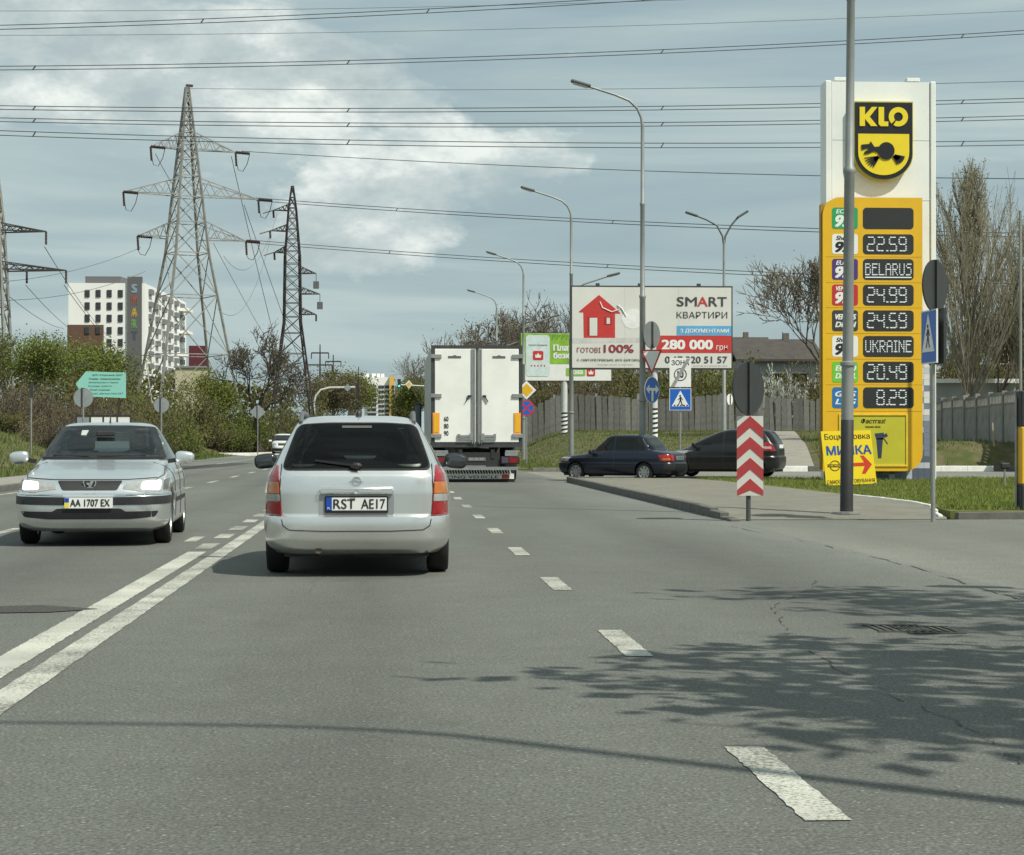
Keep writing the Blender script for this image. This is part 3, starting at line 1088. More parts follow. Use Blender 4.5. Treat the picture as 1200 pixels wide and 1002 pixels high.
# ---- silver estate car ahead, seen from behind
EST_REAR = [(-.575, .985), (.575, .985), (.47, 1.29), (.25, 1.305), (-.25, 1.305), (-.47, 1.29)]
EST = dict(cabin=(.95, -2.2), cutdepth={'rear': (-2.5, -1.55), 'front': (.1, 1.6)},
    openings=[('rear', EST_REAR), ('front', [(-.6, 1.0), (.6, 1.0), (.46, 1.28), (-.46, 1.28)]), ('sides', [(-1.66, .99), (-.80, .99), (-.77, 1.28), (-1.42, 1.28)]), ('sides', [(-.64, .985), (-.04, .985), (-.05, 1.29), (-.62, 1.29)]), ('sides', [(.11, .985), (.74, .98), (.38, 1.20), (.15, 1.28)])],
    paint=SILVER, wr=.305, axles=(1.36, -1.25), mirror=(.945, .62, .985), spokes=6,
    levels=[(.20, .76, 2.03, -1.97, 4.5, 6), (.26, .815, 2.13, -2.07, 4.5, 6.5), (.34, .838, 2.18, -2.115, 4.5, 7), (.46, .846, 2.19, -2.125, 4.5, 7), (.525, .842, 2.18, -2.12, 4.5, 7), (.55, .836, 2.15, -2.085, 4.2, 7),
            (.72, .84, 2.10, -2.085, 4, 7), (.80, .83, 1.85, -2.08, 3.6, 7), (.88, .808, 1.40, -2.065, 3.6, 7), (.915, .79, 1.2, -2.04, 3.8, 7), (.95, .765, 1.05, -2.015, 4, 7),
            (1.10, .685, .72, -1.93, 5, 7), (1.25, .60, .42, -1.835, 5, 7), (1.33, .553, .25, -1.775, 5, 6.5), (1.37, .515, .12, -1.73, 5, 6), (1.395, .45, -.1, -1.66, 4.5, 5.5), (1.412, .33, -.4, -1.45, 4, 5), (1.42, .06, -.8, -1.0, 3, 3)],
    patches=[('window_seal', RUBBER, 'rear!', [(-.635, .93), (.635, .93), (.64, .985), (.52, 1.33), (.25, 1.347), (-.25, 1.347), (-.52, 1.33), (-.64, .985)], .07, .006),
             ('side_window', PANE_DARK, 'sides', [(-1.75, .965), (-.75, .965), (-.72, 1.31), (-1.45, 1.31)], .05, .003),
             ('side_window', PANE_DARK, 'sides', [(-.69, .96), (.02, .96), (-.0, 1.32), (-.66, 1.32)], .03, .003),
             ('side_window', PANE_DARK, 'sides', [(.06, .96), (.88, .955), (.40, 1.24), (.12, 1.32)], .03, .003),
             ('windscreen', PANE, 'front', [(-.66, .98), (.66, .98), (.50, 1.31), (-.50, 1.31)], .05, .006),
             ('headlight', CLEAR, 'front*', [(.40, .58), (.72, .60), (.76, .72), (.45, .68)], .03, .004)],
    seams=[('rear', [(-.655, .985), (-.665, .75), (-.655, .54), (-.635, .45), (-.58, .415), (-.3, .405), (.3, .405), (.58, .415), (.635, .45), (.655, .54), (.665, .75), (.655, .985)], .005),
           ('rear', [(-.84, .535), (-.65, .535)], .004), ('rear', [(.84, .535), (.65, .535)], .004),
           ('sides', [(-.72, .93), (-.72, .3)], .004), ('sides', [(.04, .93), (.04, .3)], .004), ('sides', [(1.0, .9), (1.0, .3)], .004)])
EST_LOC = (-.29, 19.92, 0)
est, ebvh, ebody = car('estate_car', 'silver estate car driving ahead in the left lane, tailgate towards the camera', EST_LOC, 0, EST)
rw = patch(ebvh, [(-.615, .945), (.615, .945), (.625, .99), (.507, 1.32), (.25, 1.335), (-.25, 1.335), (-.507, 1.32), (-.625, .99)], 'rear', .010, 'rear_window', PANE_DARK, est, .06)
cabin(est, [(-.36, .10), (.36, .10), (-.36, -.78), (.36, -.78)], .72, -.36)
wp = MB()
p0, p1 = surf(ebvh, 'rear', .0, .958, .025), surf(ebvh, 'rear', -.36, 1.008, .02)
wp.bar(p0, p1, .018, .02)
wp.ellipsoid(p0, (.05, .03, .028))
wp.bar(p0 + Vector((-.05, 0, .0)), p0 + Vector((.02, 0, -.02)), .05, .03)
wp.build('wiper', PLASTIC, rw)
MB().box(surf(ebvh, 'rear', 0, 1.305, .012), (.26, .02, .02)).build('brake_lamp', M('brake_strip', (.20, .19, .19), .4), rw)
# crease across the tailgate is carried by the body loft; lamps in four lens fields each
for s in (-1, 1):
    tl = patch(ebvh, [(s * .648, .535), (s * .80, .535), (s * .795, .70), (s * .765, .88), (s * .725, .965), (s * .69, .98), (s * .668, .80)][::s], 'rear', .006, 'tail_light', RED_D, est, .012, .03, .02)
    def fld(z0, z1, mt, nm):
        def xo(z): return float(np.interp(z, [.535, .70, .88, .965, .98], [.795, .79, .758, .718, .69]))
        def xi(z): return float(np.interp(z, [.535, .80, .98], [.655, .674, .688]))
        patch(ebvh, [(s * xi(z0), z0), (s * xo(z0), z0), (s * xo((z0 + z1) / 2), (z0 + z1) / 2), (s * xo(z1), z1), (s * xi(z1), z1)][::s], 'rear', .010, nm, mt, tl, .008, .03, .006)
    fld(.545, .655, RED, 'stop_lens'); fld(.662, .725, CLEAR, 'reversing_lens'); fld(.73, .83, AMBER, 'indicator_lens'); fld(.836, .965, RED, 'upper_lens')
yp = surf(ebvh, 'rear', 0, .64).y
hb = MB().box((0, yp - .022, .757), (.645, .05, .062), bev=.014).build('tailgate_handle', SILVER, est, smooth=40)
MB().lathe([(.022, -.006), (.022, .006), (.001, .008)], 16, 'y', (0, yp - .05, .748)).build('lock', CHROME, hb, smooth=40)
rec = MB()
rec.prism(rrect(-.325, .325, .535, .735, .03), yp - .006, yp + .02)
rec.build('plate_recess', M('silver_recess', (.36, .375, .38), .4, .5), est)
npl = MB().prism(rrect(-.275, .275, .560, .708, .014), yp - .018, yp - .004).build('number_plate', PLASTIC, est)
MB().rect(-.262, .262, .585, .698, yp - .022, yp - .015).build('plate_face', PLATE_W, npl)
MB().rect(-.262, -.212, .585, .698, yp - .0245, yp - .018).build('country_band', BLUE_BAND, npl)
text('PL', -.25, -.225, .594, .612, yp - .027, PLATE_W, npl)
text('RST', -.20, -.01, .598, .684, yp - .026, INK, npl, .012)
text('AE17', .04, .25, .598, .684, yp - .026, INK, npl, .012)
em = MB()
ye = surf(ebvh, 'rear', 0, .836).y
ring(em, 0, .836, .033, .042, ye - .014, ye + .004, 20)
em.prism([(-.062, .838), (-.0, .848), (.01, .838), (.062, .836), (0, .824), (-.01, .834)], ye - .016, ye - .002)
em.build('emblem', CHROME, est)
for s in (-1, 1):
    rl = MB()
    pts = []
    for i, yy in enumerate(np.linspace(-1.62, .05, 12)):
        u = .50 - .0 * i
        p = surf(ebvh, 'top', s * .50, float(yy))
        h = .062 * min(1, min(i, 11 - i) / 1.4)
        pts.append(p + Vector((0, 0, h)))
    rl.tube(pts, .021, 8)
    rl.build('roof_rail', M('rail_grey', (.10, .105, .11), .5), est, smooth=50)
an = MB().tube([surf(ebvh, 'top', 0.01, -1.55), Vector((.01, -1.58, 1.85))], [.007, .004], 6)
an.lathe([(.028, 0), (.022, .03), (.01, .05)], 12, 'z', tuple(surf(ebvh, 'top', 0.01, -1.55)))
an.build('antenna', PLASTIC, est)
MB().tube([(-.33, -2.06, .235), (-.33, -1.6, .25)], .028, 12).tube([(-.33, -1.9, .25), (.3, -1.8, .26)], .07, 10).build('exhaust', M('rusty_exhaust', (.16, .13, .10), .7, .5, var=.3, scale=20), est, smooth=50)

# ---- silver saloon coming the other way
SAL = dict(cabin=(.80, -1.2), cutdepth={'front': (-.2, 1.6), 'rear': (-2.0, -.5)},
    openings=[('front', [(-.665, 1.01), (.665, 1.01), (.51, 1.315), (.25, 1.328), (-.25, 1.328), (-.51, 1.315)]), ('rear', [(-.55, 1.03), (.55, 1.03), (.45, 1.29), (-.45, 1.29)]), ('sides', [(-.82, .985), (-.11, .98), (-.11, 1.29), (-.67, 1.285)]), ('sides', [(.05, .98), (.62, .975), (.2, 1.23), (.05, 1.28)])],
    paint=SILVER2, wr=.305, axles=(1.35, -1.35), mirror=(.97, .70, .985), mirror_mat=SILVER2, spokes=8,
    levels=[(.17, .76, 2.13, -2.13, 5.5, 4.5), (.22, .84, 2.22, -2.22, 6.5, 4.5), (.30, .872, 2.265, -2.26, 7, 5), (.44, .878, 2.285, -2.27, 7, 5), (.57, .88, 2.28, -2.27, 6.6, 5), (.60, .870, 2.235, -2.24, 6, 5),
            (.70, .872, 2.17, -2.24, 5.2, 5), (.755, .862, 2.08, -2.23, 4.6, 5), (.82, .845, 1.84, -2.2, 4.0, 4.5), (.89, .823, 1.38, -2.12, 3.6, 4.5), (.94, .80, 1.03, -1.9, 3.8, 4.5), (.975, .775, .86, -1.65, 4.4, 4.8),
            (1.10, .71, .57, -1.25, 5, 5), (1.25, .628, .21, -.97, 5, 5), (1.34, .57, .0, -.78, 5, 5), (1.38, .52, -.13, -.68, 4.5, 5), (1.405, .40, -.25, -.55, 4, 4), (1.415, .06, -.35, -.45, 3, 3)],
    patches=[('window_seal', RUBBER, 'front!', [(-.74, .965), (.74, .965), (.565, 1.352), (.25, 1.368), (-.25, 1.368), (-.565, 1.352)], .04, .007),
             ('side_window', PANE, 'sides', [(-.90, .96), (-.06, .955), (-.06, 1.33), (-.70, 1.32)], .04, .003),
             ('side_window', PANE, 'sides', [(0.0, .955), (.74, .95), (.22, 1.26), (0.0, 1.33)], .04, .003),
             ('rear_window', PANE, 'rear', [(-.6, 1.0), (.6, 1.0), (.48, 1.32), (-.48, 1.32)], .05, .003),
             ('tail_light', RED, 'rear*', [(.45, .68), (.80, .68), (.80, .84), (.48, .84)], .03, .004),
             ('bumper_strip', PLASTIC, 'front', [(-.86, .475), (-.28, .465), (.28, .465), (.86, .475), (.86, .565), (.28, .555), (-.28, .555), (-.86, .565)], .01, .010),
             ('lower_grille', PLASTIC, 'front', [(-.76, .40), (-.72, .335), (-.45, .31), (.45, .31), (.72, .335), (.76, .40), (.40, .395), (.35, .43), (-.35, .43), (-.40, .395)], .02, .004),
             ('grille', PLASTIC, 'front', [(-.30, .63), (.30, .63), (.36, .735), (-.36, .735)], .02, .004),
             ('side_moulding', PLASTIC, 'sides', [(-.95, .47), (.92, .47), (.92, .52), (-.95, .52)], .01, .008),
             ('door_handle', SILVER2, 'sides', [(.12, .80), (.30, .80), (.30, .835), (.12, .835)], .01, .02),
             ('door_handle', SILVER2, 'sides', [(-.72, .80), (-.54, .80), (-.54, .835), (-.72, .835)], .01, .02)],
    seams=[('top', [(-.70, 2.0), (-.78, 1.45), (-.755, .95)], .005), ('top', [(.70, 2.0), (.78, 1.45), (.755, .95)], .005), ('front', [(-.72, .765), (-.4, .748), (.4, .748), (.72, .765)], .006),
           ('sides', [(.92, .93), (.92, .3)], .005), ('sides', [(-.03, .95), (-.03, .3)], .005), ('sides', [(-.95, .93), (-.95, .6)], .005)])
sal, sbvh, sbody = car('saloon_car', 'silver saloon coming towards the camera with its headlights on', (-3.45, 25.35, 0), math.pi + R(2.5), SAL)
ws = patch(sbvh, [(-.715, .98), (.715, .98), (.548, 1.343), (.25, 1.357), (-.25, 1.357), (-.548, 1.343)], 'front', .012, 'windscreen', PANE, sal, .04)
cabin(sal, [(-.38, -.05), (.38, -.05), (-.38, -.85), (.38, -.85)], .62, -.38)
for s in (-1, 1):
    a, b = surf(sbvh, 'front', s * .05 + .1, .985, .016), surf(sbvh, 'front', s * .62 + (.1 if s < 0 else -.05), .995, .014)
    MB().bar(a, b, .014, .016).build('wiper', PLASTIC, ws)
for s in (-1, 1):
    hl = patch(sbvh, [(s * .36, .645), (s * .62, .605), (s * .83, .615), (s * .845, .69), (s * .82, .765), (s * .60, .74), (s * .38, .69)][::s], 'front', .005, 'headlight', CLEAR, sal, .02, .04, .02)
    patch(sbvh, [(s * .56, .635), (s * .76, .625), (s * .77, .735), (s * .57, .72)][::s], 'front', .010, 'lit_lamp', LAMP_ON, hl, .03, .04, .005)
    patch(sbvh, [(s * .79, .63), (s * .83, .63), (s * .835, .75), (s * .79, .74)][::s], 'front', .010, 'indicator_lens', M('lens_smoke', (.10, .10, .10), .2), hl, .01, .03, .005)
    patch(sbvh, [(s * .28, .568), (s * .86, .578), (s * .86, .588), (s * .28, .578)][::s], 'front', .012, 'chrome_strip', CHROME, sal, .0, .05, .01)
yp = surf(sbvh, 'front', 0, .48).y
npl = MB().prism(rrect(-.265, .265, .435, .552, .01), yp + .004, yp + .032).build('number_plate', PLATE_W, sal)
MB().rect(.214, .262, .439, .548, yp + .028, yp + .0335).build('yellow_band', M('flag_yellow', (.75, .60, .05), .5), npl)
MB().rect(.214, .262, .50, .548, yp + .030, yp + .0355).build('blue_band', BLUE_BAND, npl)
text('AA 1707 EX', -.20, .235, .455, .535, yp + .0375, INK, npl, .015, flip=True)
ye = surf(sbvh, 'front', 0, .69).y
em = MB().prism([(-.065, .745), (.065, .745), (.075, .72), (.04, .635), (-.04, .635), (-.075, .72)], ye + .0, ye + .016).build('emblem', CHROME, sal)
# rampant beast on the badge, a few strokes
lm = MB()
for poly in ([(-.045, .735), (-.01, .735), (.0, .70), (-.03, .70)], [(-.02, .705), (.03, .72), (.035, .70), (.0, .68)], [(-.03, .70), (.0, .70), (.02, .65), (-.01, .66)], [(.01, .67), (.035, .655), (.03, .645), (.0, .65)], [(-.03, .67), (-.05, .65), (-.035, .645), (-.015, .66)]):
    lm.prism(poly, ye + .014, ye + .024)
lm.build('badge_figure', CHROME, em)
MB().prism([(-.055, .737), (.055, .737), (.063, .718), (.034, .643), (-.034, .643), (-.063, .718)], ye + .004, ye + .0175).build('badge_field', PLASTIC, em)
MB().tube([surf(sbvh, 'top', 0, -.3), Vector((0, -.36, 1.50))], [.012, .005], 6).build('antenna', PLASTIC, sal)
patch(sbvh, [(.24, 1.24), (.30, 1.24), (.30, 1.30), (.22, 1.30)], 'front', .015, 'toll_sticker', M('sticker', (.4, .45, .43), .5), ws, .005)

# ---- navy saloon leaving the junction
NAV = dict(scale=.94, paint=NAVY, wr=.275, axles=(1.22, -1.10), mirror=(.84, .62, .86), spokes=8,
    levels=[(.20, .67, 1.80, -1.85, 4.5, 5), (.28, .74, 1.93, -1.95, 5, 5.5), (.42, .77, 1.98, -1.98, 5, 6), (.52, .772, 1.98, -1.98, 5, 6), (.56, .765, 1.93, -1.95, 5, 6), (.66, .77, 1.90, -1.95, 5, 6), (.72, .762, 1.72, -1.94, 4.5, 6), (.80, .745, 1.15, -1.90, 4.5, 5.5),
            (.86, .725, .86, -1.70, 4.5, 5), (.90, .70, .76, -1.38, 5, 5), (1.05, .655, .54, -1.22, 7, 7), (1.20, .612, .34, -1.06, 7, 7), (1.30, .578, .22, -.96, 7, 7), (1.335, .54, .13, -.88, 6.5, 6.5), (1.352, .45, .02, -.75, 6, 6), (1.36, .06, -.3, -.4, 3, 3)],
    patches=[('side_window', GLASS_T, 'sides', [(-1.12, .905), (-.12, .90), (-.12, 1.285), (-.95, 1.285)], .03),
             ('side_window', GLASS_T, 'sides', [(-.06, .90), (.66, .895), (.30, 1.26), (-.06, 1.285)], .03),
             ('windscreen', GLASS, 'front', [(-.62, .91), (.62, .91), (.51, 1.27), (-.51, 1.27)], .04),
             ('rear_window', GLASS_T, 'rear', [(-.60, .93), (.60, .93), (.51, 1.26), (-.51, 1.26)], .05),
             ('tail_light', RED, 'rear*', [(.40, .60), (.72, .60), (.72, .78), (.40, .78)], .03, .006),
             ('reflector', AMBER, 'rear*', [(.56, .62), (.70, .62), (.70, .68), (.56, .68)], .01, .010),
             ('bumper', PLASTIC, 'rear', [(-.70, .33), (.70, .33), (.70, .52), (-.70, .52)], .03, .012),
             ('headlight', CLEAR, 'front*', [(.42, .58), (.72, .58), (.72, .70), (.42, .70)], .02, .004),
             ('indicator_lens', AMBER, 'sides', [(1.62, .585), (1.72, .585), (1.72, .62), (1.62, .62)], .01, .006),
             ('side_moulding', PLASTIC, 'sides', [(-.75, .42), (.85, .42), (.85, .47), (-.75, .47)], .01, .008)],
    seams=[('sides', [(-.09, .88), (-.09, .28)], .006), ('sides', [(.80, .86), (.80, .28)], .006), ('sides', [(-.80, .86), (-.74, .6)], .006)])
nc = gnd(716, 564.5)
nav, nbvh, _ = car('saloon_car', 'dark navy saloon turning left at the junction beside the lamp posts', (nc.x + .40, nc.y + .75, 0), R(90 - 33), NAV)
yp = surf(nbvh, 'rear', 0, .69).y
npl = MB().rect(-.26, .26, .635, .745, yp - .012, yp + .01).build('number_plate', PLATE_W, nav)
text('AA 32 07', -.2, .2, .66, .72, yp - .015, M('grey_print', (.3, .32, .33), .5), npl)

# ---- dark grey hatchback behind it
HAT = dict(scale=1.0, paint=DARKGREY, wr=.29, axles=(1.26, -1.22), mirror=(.92, .72, .98), mirror_mat=DARKGREY, spokes=5,
    levels=[(.20, .70, 1.80, -1.74, 4.2, 4.5), (.28, .79, 1.92, -1.90, 4.2, 5), (.45, .835, 1.96, -1.95, 4.2, 5), (.60, .84, 1.93, -1.95, 4, 5), (.66, .835, 1.88, -1.90, 3.8, 5), (.78, .83, 1.58, -1.90, 3.6, 5), (.90, .805, 1.15, -1.88, 3.8, 5), (.97, .78, .98, -1.86, 4.2, 5),
            (1.10, .725, .72, -1.80, 5, 5), (1.25, .655, .37, -1.70, 5, 5), (1.38, .58, .02, -1.58, 5, 5), (1.44, .50, -.2, -1.45, 4.5, 4.5), (1.468, .32, -.45, -1.2, 4, 4), (1.475, .06, -.65, -.9, 3, 3)],
    patches=[('side_window', GLASS_T, 'sides', [(-1.20, 1.02), (-.22, 1.0), (-.22, 1.385), (-.95, 1.36)], .04),
             ('side_window', GLASS_T, 'sides', [(-.16, 1.0), (.82, .98), (.28, 1.30), (-.16, 1.385)], .04),
             ('windscreen', GLASS, 'front', [(-.68, 1.0), (.68, 1.0), (.52, 1.37), (-.52, 1.37)], .05),
             ('rear_window', GLASS_T, 'rear', [(-.64, 1.02), (.64, 1.02), (.55, 1.37), (-.55, 1.37)], .06),
             ('tail_light', RED, 'rear*', [(.58, .80), (.80, .80), (.80, 1.02), (.66, 1.06)], .03, .006),
             ('reversing_lens', CLEAR, 'rear*', [(.68, .86), (.77, .86), (.77, .93), (.68, .93)], .02, .010),
             ('headlight', CLEAR, 'front*', [(.45, .66), (.78, .68), (.80, .82), (.55, .78)], .03, .004),
             ('indicator_lens', AMBER, 'sides', [(1.25, .72), (1.32, .72), (1.32, .75), (1.25, .75)], .01, .006)],
    seams=[('sides', [(-.19, .98), (-.19, .3)], .006), ('sides', [(.92, .95), (.92, .3)], .006), ('sides', [(-1.0, .95), (-.85, .6)], .006), ('rear', [(-.62, .62), (.62, .62)], .006)])
hc = gnd(851, 559.5)
hat, hbvh, _ = car('hatchback_car', 'dark grey hatchback waiting behind the navy saloon', (hc.x + .05, hc.y + .8, 0), R(90 - 24), HAT)
yp = surf(hbvh, 'rear', 0, .93).y
npl = MB().rect(-.26, .26, .88, .99, yp - .014, yp + .01).build('number_plate', PLATE_W, hat)

# ---- small white cars far down the road
SUV = dict(paint=WHITE_CAR, wr=.34, axles=(1.3, -1.3), mirror=(1.0, .75, 1.1), mirror_mat=WHITE_CAR,
    levels=[(.25, .76, 2.0, -2.0, 4, 4.5), (.35, .86, 2.15, -2.1, 4.2, 5), (.6, .90, 2.2, -2.15, 4.2, 5), (.85, .90, 2.1, -2.15, 3.8, 5), (.98, .88, 1.6, -2.12, 3.8, 5), (1.06, .86, 1.1, -2.1, 4, 5), (1.25, .78, .75, -2.0, 5, 5), (1.5, .68, .25, -1.85, 5, 5), (1.58, .58, .0, -1.7, 4.5, 5), (1.62, .35, -.3, -1.4, 4, 4), (1.63, .06, -.6, -.9, 3, 3)],
    patches=[('windscreen', GLASS, 'front', [(-.74, 1.1), (.74, 1.1), (.62, 1.52), (-.62, 1.52)], .05), ('side_window', GLASS_T, 'sides', [(-1.7, 1.1), (.85, 1.08), (.35, 1.48), (-1.5, 1.48)], .06),
             ('headlight', CLEAR, 'front*', [(.5, .80), (.80, .84), (.82, .98), (.58, .92)], .04, .005), ('grille', PLASTIC, 'front', [(-.4, .75), (.4, .75), (.44, .92), (-.44, .92)], .03),
             ('bumper', PLASTIC, 'front', [(-.85, .36), (.85, .36), (.87, .56), (-.87, .56)], .04, .008)])
car('suv_car', 'small white off-roader approaching far behind the silver estate', (gx(331, 150), 152, 0), math.pi + R(3), SUV)

# ---- lorry
TW, TH0, TH1 = 1.275, .98, 3.83
tx = 2.42
WHITE_BOX = M('trailer_white', (.80, .81, .77), .4, var=.09, scale=1.1, coat=.2, detail=9)
TRIM = M('trailer_frame_steel', (.07, .07, .07), .5, .4, var=.2)
STEEL = M('galvanised_steel', (.34, .345, .34), .45, .6, var=.15, scale=6)
lorry = thing('box_lorry', 'white box lorry with closed rear doors in the middle lane', 'lorry', (tx, 57.2, 0))
MB().box((0, 6.2, (TH0 + TH1) / 2 + .05), (2 * TW - .06, 12.3, TH1 - TH0 - .12)).build('cargo_box', M('trailer_side', (.45, .46, .45), .45, .1, var=.1), lorry)
fr = MB()
for s in (-1, 1): fr.box((s * (TW - .04), .03, (TH0 + TH1) / 2), (.08, .14, TH1 - TH0))
fr.box((0, .032, TH1 - .045), (2 * TW - .162, .14, .09)); fr.box((0, .032, TH0 + .06), (2 * TW - .162, .14, .12))
fr.build('rear_frame', TRIM, lorry)
for s in (-1, 1):
    d = MB().box((s * .605, -.02, (TH0 + TH1) / 2 + .02), (1.14, .07, TH1 - TH0 - .24), bev=.012).build('rear_door', WHITE_BOX, lorry)
    for x in (.065, .125) if s > 0 else (-.065, -.125):
        MB().tube([(x, -.085, TH0 + .10), (x, -.085, TH1 - .08)], .016, 8).build('lock_rod', STEEL, d, smooth=50)
    for z in (3.52, 2.42, 1.30):
        MB().box((s * (TW - .14), -.075, z), (.30, .05, .11), bev=.01).build('hinge', STEEL, d)
    h = MB()
    h.box((s * .30, -.10, 1.29), (.40, .035, .06)); h.box((s * .34, -.10, 1.22), (.30, .03, .05)); h.box((s * .5, -.085, 1.27), (.07, .04, .17)); h.box((s * .16, -.10, 1.27), (.10, .05, .19))
    h.build('door_latch', STEEL, d)
    h = MB().bar((s * .22, -.09, 2.40), (s * .31, -.09, 2.25), .03).box((s * .21, -.085, 2.41), (.1, .03, .05)).build('door_handle', PLASTIC, d)
    b = MB().prism([(s * .62 - .18, 3.47), (s * .62 + .18, 3.47), (s * .62 + .18, 3.53), (s * .62 + .07, 3.53), (s * .62, 3.56), (s * .62 - .07, 3.53), (s * .62 - .18, 3.53)][::s], -.064, -.052)
    badge = b.build('maker_badge', M('badge_grey', (.14, .15, .15), .4, .3), d)
    rf = MB().box((s * (TW - .12 - .02), -.066, 1.645), (.19, .02, .60)).build('reflector_panel', M('reflector_border', (.85, .35, .08), .3, var=.1), lorry)
    MB().box((s * (TW - .14), -.078, 1.645), (.13, .012, .50)).build('reflector_face', M('reflector_yellow', (.80, .42, .02), .25, var=.1, scale=30), rf)
    tl = MB().box((s * .93, .0, .62), (.52, .12, .21), bev=.02).build('tail_light', M('lamp_housing', (.02, .02, .02), .4), lorry)
    MB().box((s * 1.03, -.065, .62), (.24, .02, .15)).build('stop_lens', RED_D, tl)
    MB().box((s * .79, -.065, .62), (.18, .02, .15)).build('reversing_lens', M('lens_smoked', (.08, .06, .10), .2), tl)
    MB().box((s * .97, -.01, .79), (.36, .1, .10)).box((s * 1.0, .02, .87), (.40, .06, .05)).build('lamp_bracket', STEEL, lorry)
for i, t_ in enumerate(('60', '80', '90')):
    text(t_, -.92, -.79, 1.70 - i * .20, 1.84 - i * .20, -.060, INK, lorry, .02)
ub = MB().box((0, .05, .62), (1.30, .06, .44)).build('rear_panel', M('chassis_black', (.022, .022, .024), .6), lorry)
MB().rect(-.25, .25, .60, .70, .0, .015).build('number_plate', M('dirty_plate', (.14, .15, .15), .6), ub)
text('BC 05 XT', -.2, .2, .625, .68, -.003, M('plate_print', (.45, .47, .46), .6), ub)
MB().box((0, -.02, .39), (2.30, .1, .09)).box((-.3, -.02, .455), (1.1, .09, .03)).build('underrun_bar', STEEL, lorry)
fl = MB().box((0, .30, .17), (2.16, .02, .34)).build('mudflap', M('mudflap_rubber', (.02, .02, .02), .8), lorry)
MB().rect(-1.06, 1.06, .09, .24, .27, .285).build('warning_strip', M('strip_white', (.74, .75, .72), .6, var=.1, scale=6), fl)
st = MB()
for i in range(26):
    x = -.98 + i * .078
    st.prism([(x, .20), (x + .03, .20), (x - .02, .34), (x - .05, .34)], .266, .272)
st.build('hatching', M('strip_white', (.7, .7, .68), .6), fl)
text('LONG VEHICLE', -.92, .62, .105, .185, .264, INK, fl, .02)
MB().rect(.72, .92, .10, .22, .2625, .268).build('red_mark', M('strip_red', (.5, .08, .05), .6), fl)
ch = MB()
for s in (-1, 1): ch.box((s * .45, 6, .80), (.10, 12, .26))
for yy in (1.2, 4, 8, 11): ch.box((0, yy, .80), (.8, .1, .2))
ch.build('chassis', M('chassis_black', (.02, .02, .02), .6), lorry)
ttm, trm = wheel_meshes(.50, .40, 8)
for yy in (2.2, 3.5, 10.2):
    for s in (-1, 1):
        w = bpy.data.objects.new('wheel', None); COL.objects.link(w); w.parent = lorry
        w.location = (s * 1.03, yy, .5); w.rotation_euler = (0, 0, 0 if s > 0 else math.pi)
        link('tyre', ttm, w); link('rim', trm, w)
cab = MB().box((0, 13.9, 1.95), (2.44, 2.0, 2.9), bev=.18).build('cab', M('cab_paint', (.10, .11, .12), .35, coat=.4), lorry)
MB().box((0, 14.0, .55), (2.3, 1.9, .5)).build('cab_step', PLASTIC, cab)
w = None
for s in (-1, 1):
    w = bpy.data.objects.new('wheel', None); COL.objects.link(w); w.parent = lorry
    w.location = (s * 1.03, 13.9, .5); w.rotation_euler = (0, 0, 0 if s > 0 else math.pi)
    link('tyre', ttm, w); link('rim', trm, w)
for s in (-1, 1):
    m = MB().box((s * 1.46, 14.6, 2.0), (.28, .2, 1.0), bev=.07).bar((s * 1.2, 14.6, 2.4), (s * 1.46, 14.6, 2.4), .05).build('side_mirror', PLASTIC, cab)
    MB().box((s * 1.46, 14.49, 2.0), (.2, .02, .8)).build('mirror_glass', M('mirror_glass', (.1, .11, .12), .08, .8), m)
# ------------------------------------------------------------------ fuel price tower
KP = 2400 / 54.97
def kx(p): return (p - 1032.5) / KP
def kz(p): return (568 - p) / KP
tower = thing('price_tower', 'tall white and yellow fuel price tower with a black and yellow shield', 'price sign', (gx(1032.5, 54.3) + .07, 54.3, .10))
TWHITE = M('tower_white', (.76, .785, .77), .45, var=.06, scale=.9, detail=8)
TYEL = M('tower_yellow', (.74, .43, .012), .38, var=.07, scale=1.3, coat=.2, detail=8)
TYEL_S = M('tower_yellow_edge', (.34, .20, .02), .5, var=.1)
# white slab as cladding panels with joints
slab_x0, slab_x1 = kx(966.5), kx(1098.5)
MB().box(((slab_x0 + slab_x1) / 2, .65, kz(97) / 2), (slab_x1 - slab_x0 - .06, .58, kz(97) - .05)).build('core', M('tower_core', (.30, .31, .31), .7), tower)
joints = [kz(568), kz(478), kz(370), kz(238), kz(167), kz(97.5)]
for z0, z1 in zip(joints[:-1], joints[1:]):
    MB().box(((kx(974.5) + kx(1091.5)) / 2, .345, (z0 + z1) / 2), (kx(1091.5) - kx(974.5) - .012, .03, z1 - z0 - .012)).build('cladding_panel', TWHITE, tower)
for a, b in ((966.5, 974), (1092, 1098.5)):
    MB().box(((kx(a) + kx(b)) / 2, .62, kz(97) / 2), (kx(b) - kx(a), .66, kz(97)), bev=.02).build('corner_column', TWHITE, tower)
for x in (986, 1073): MB().box((kx(x), .55, kz(97) + .06), (.36, .3, .10), bev=.01).build('roof_box', TWHITE, tower)
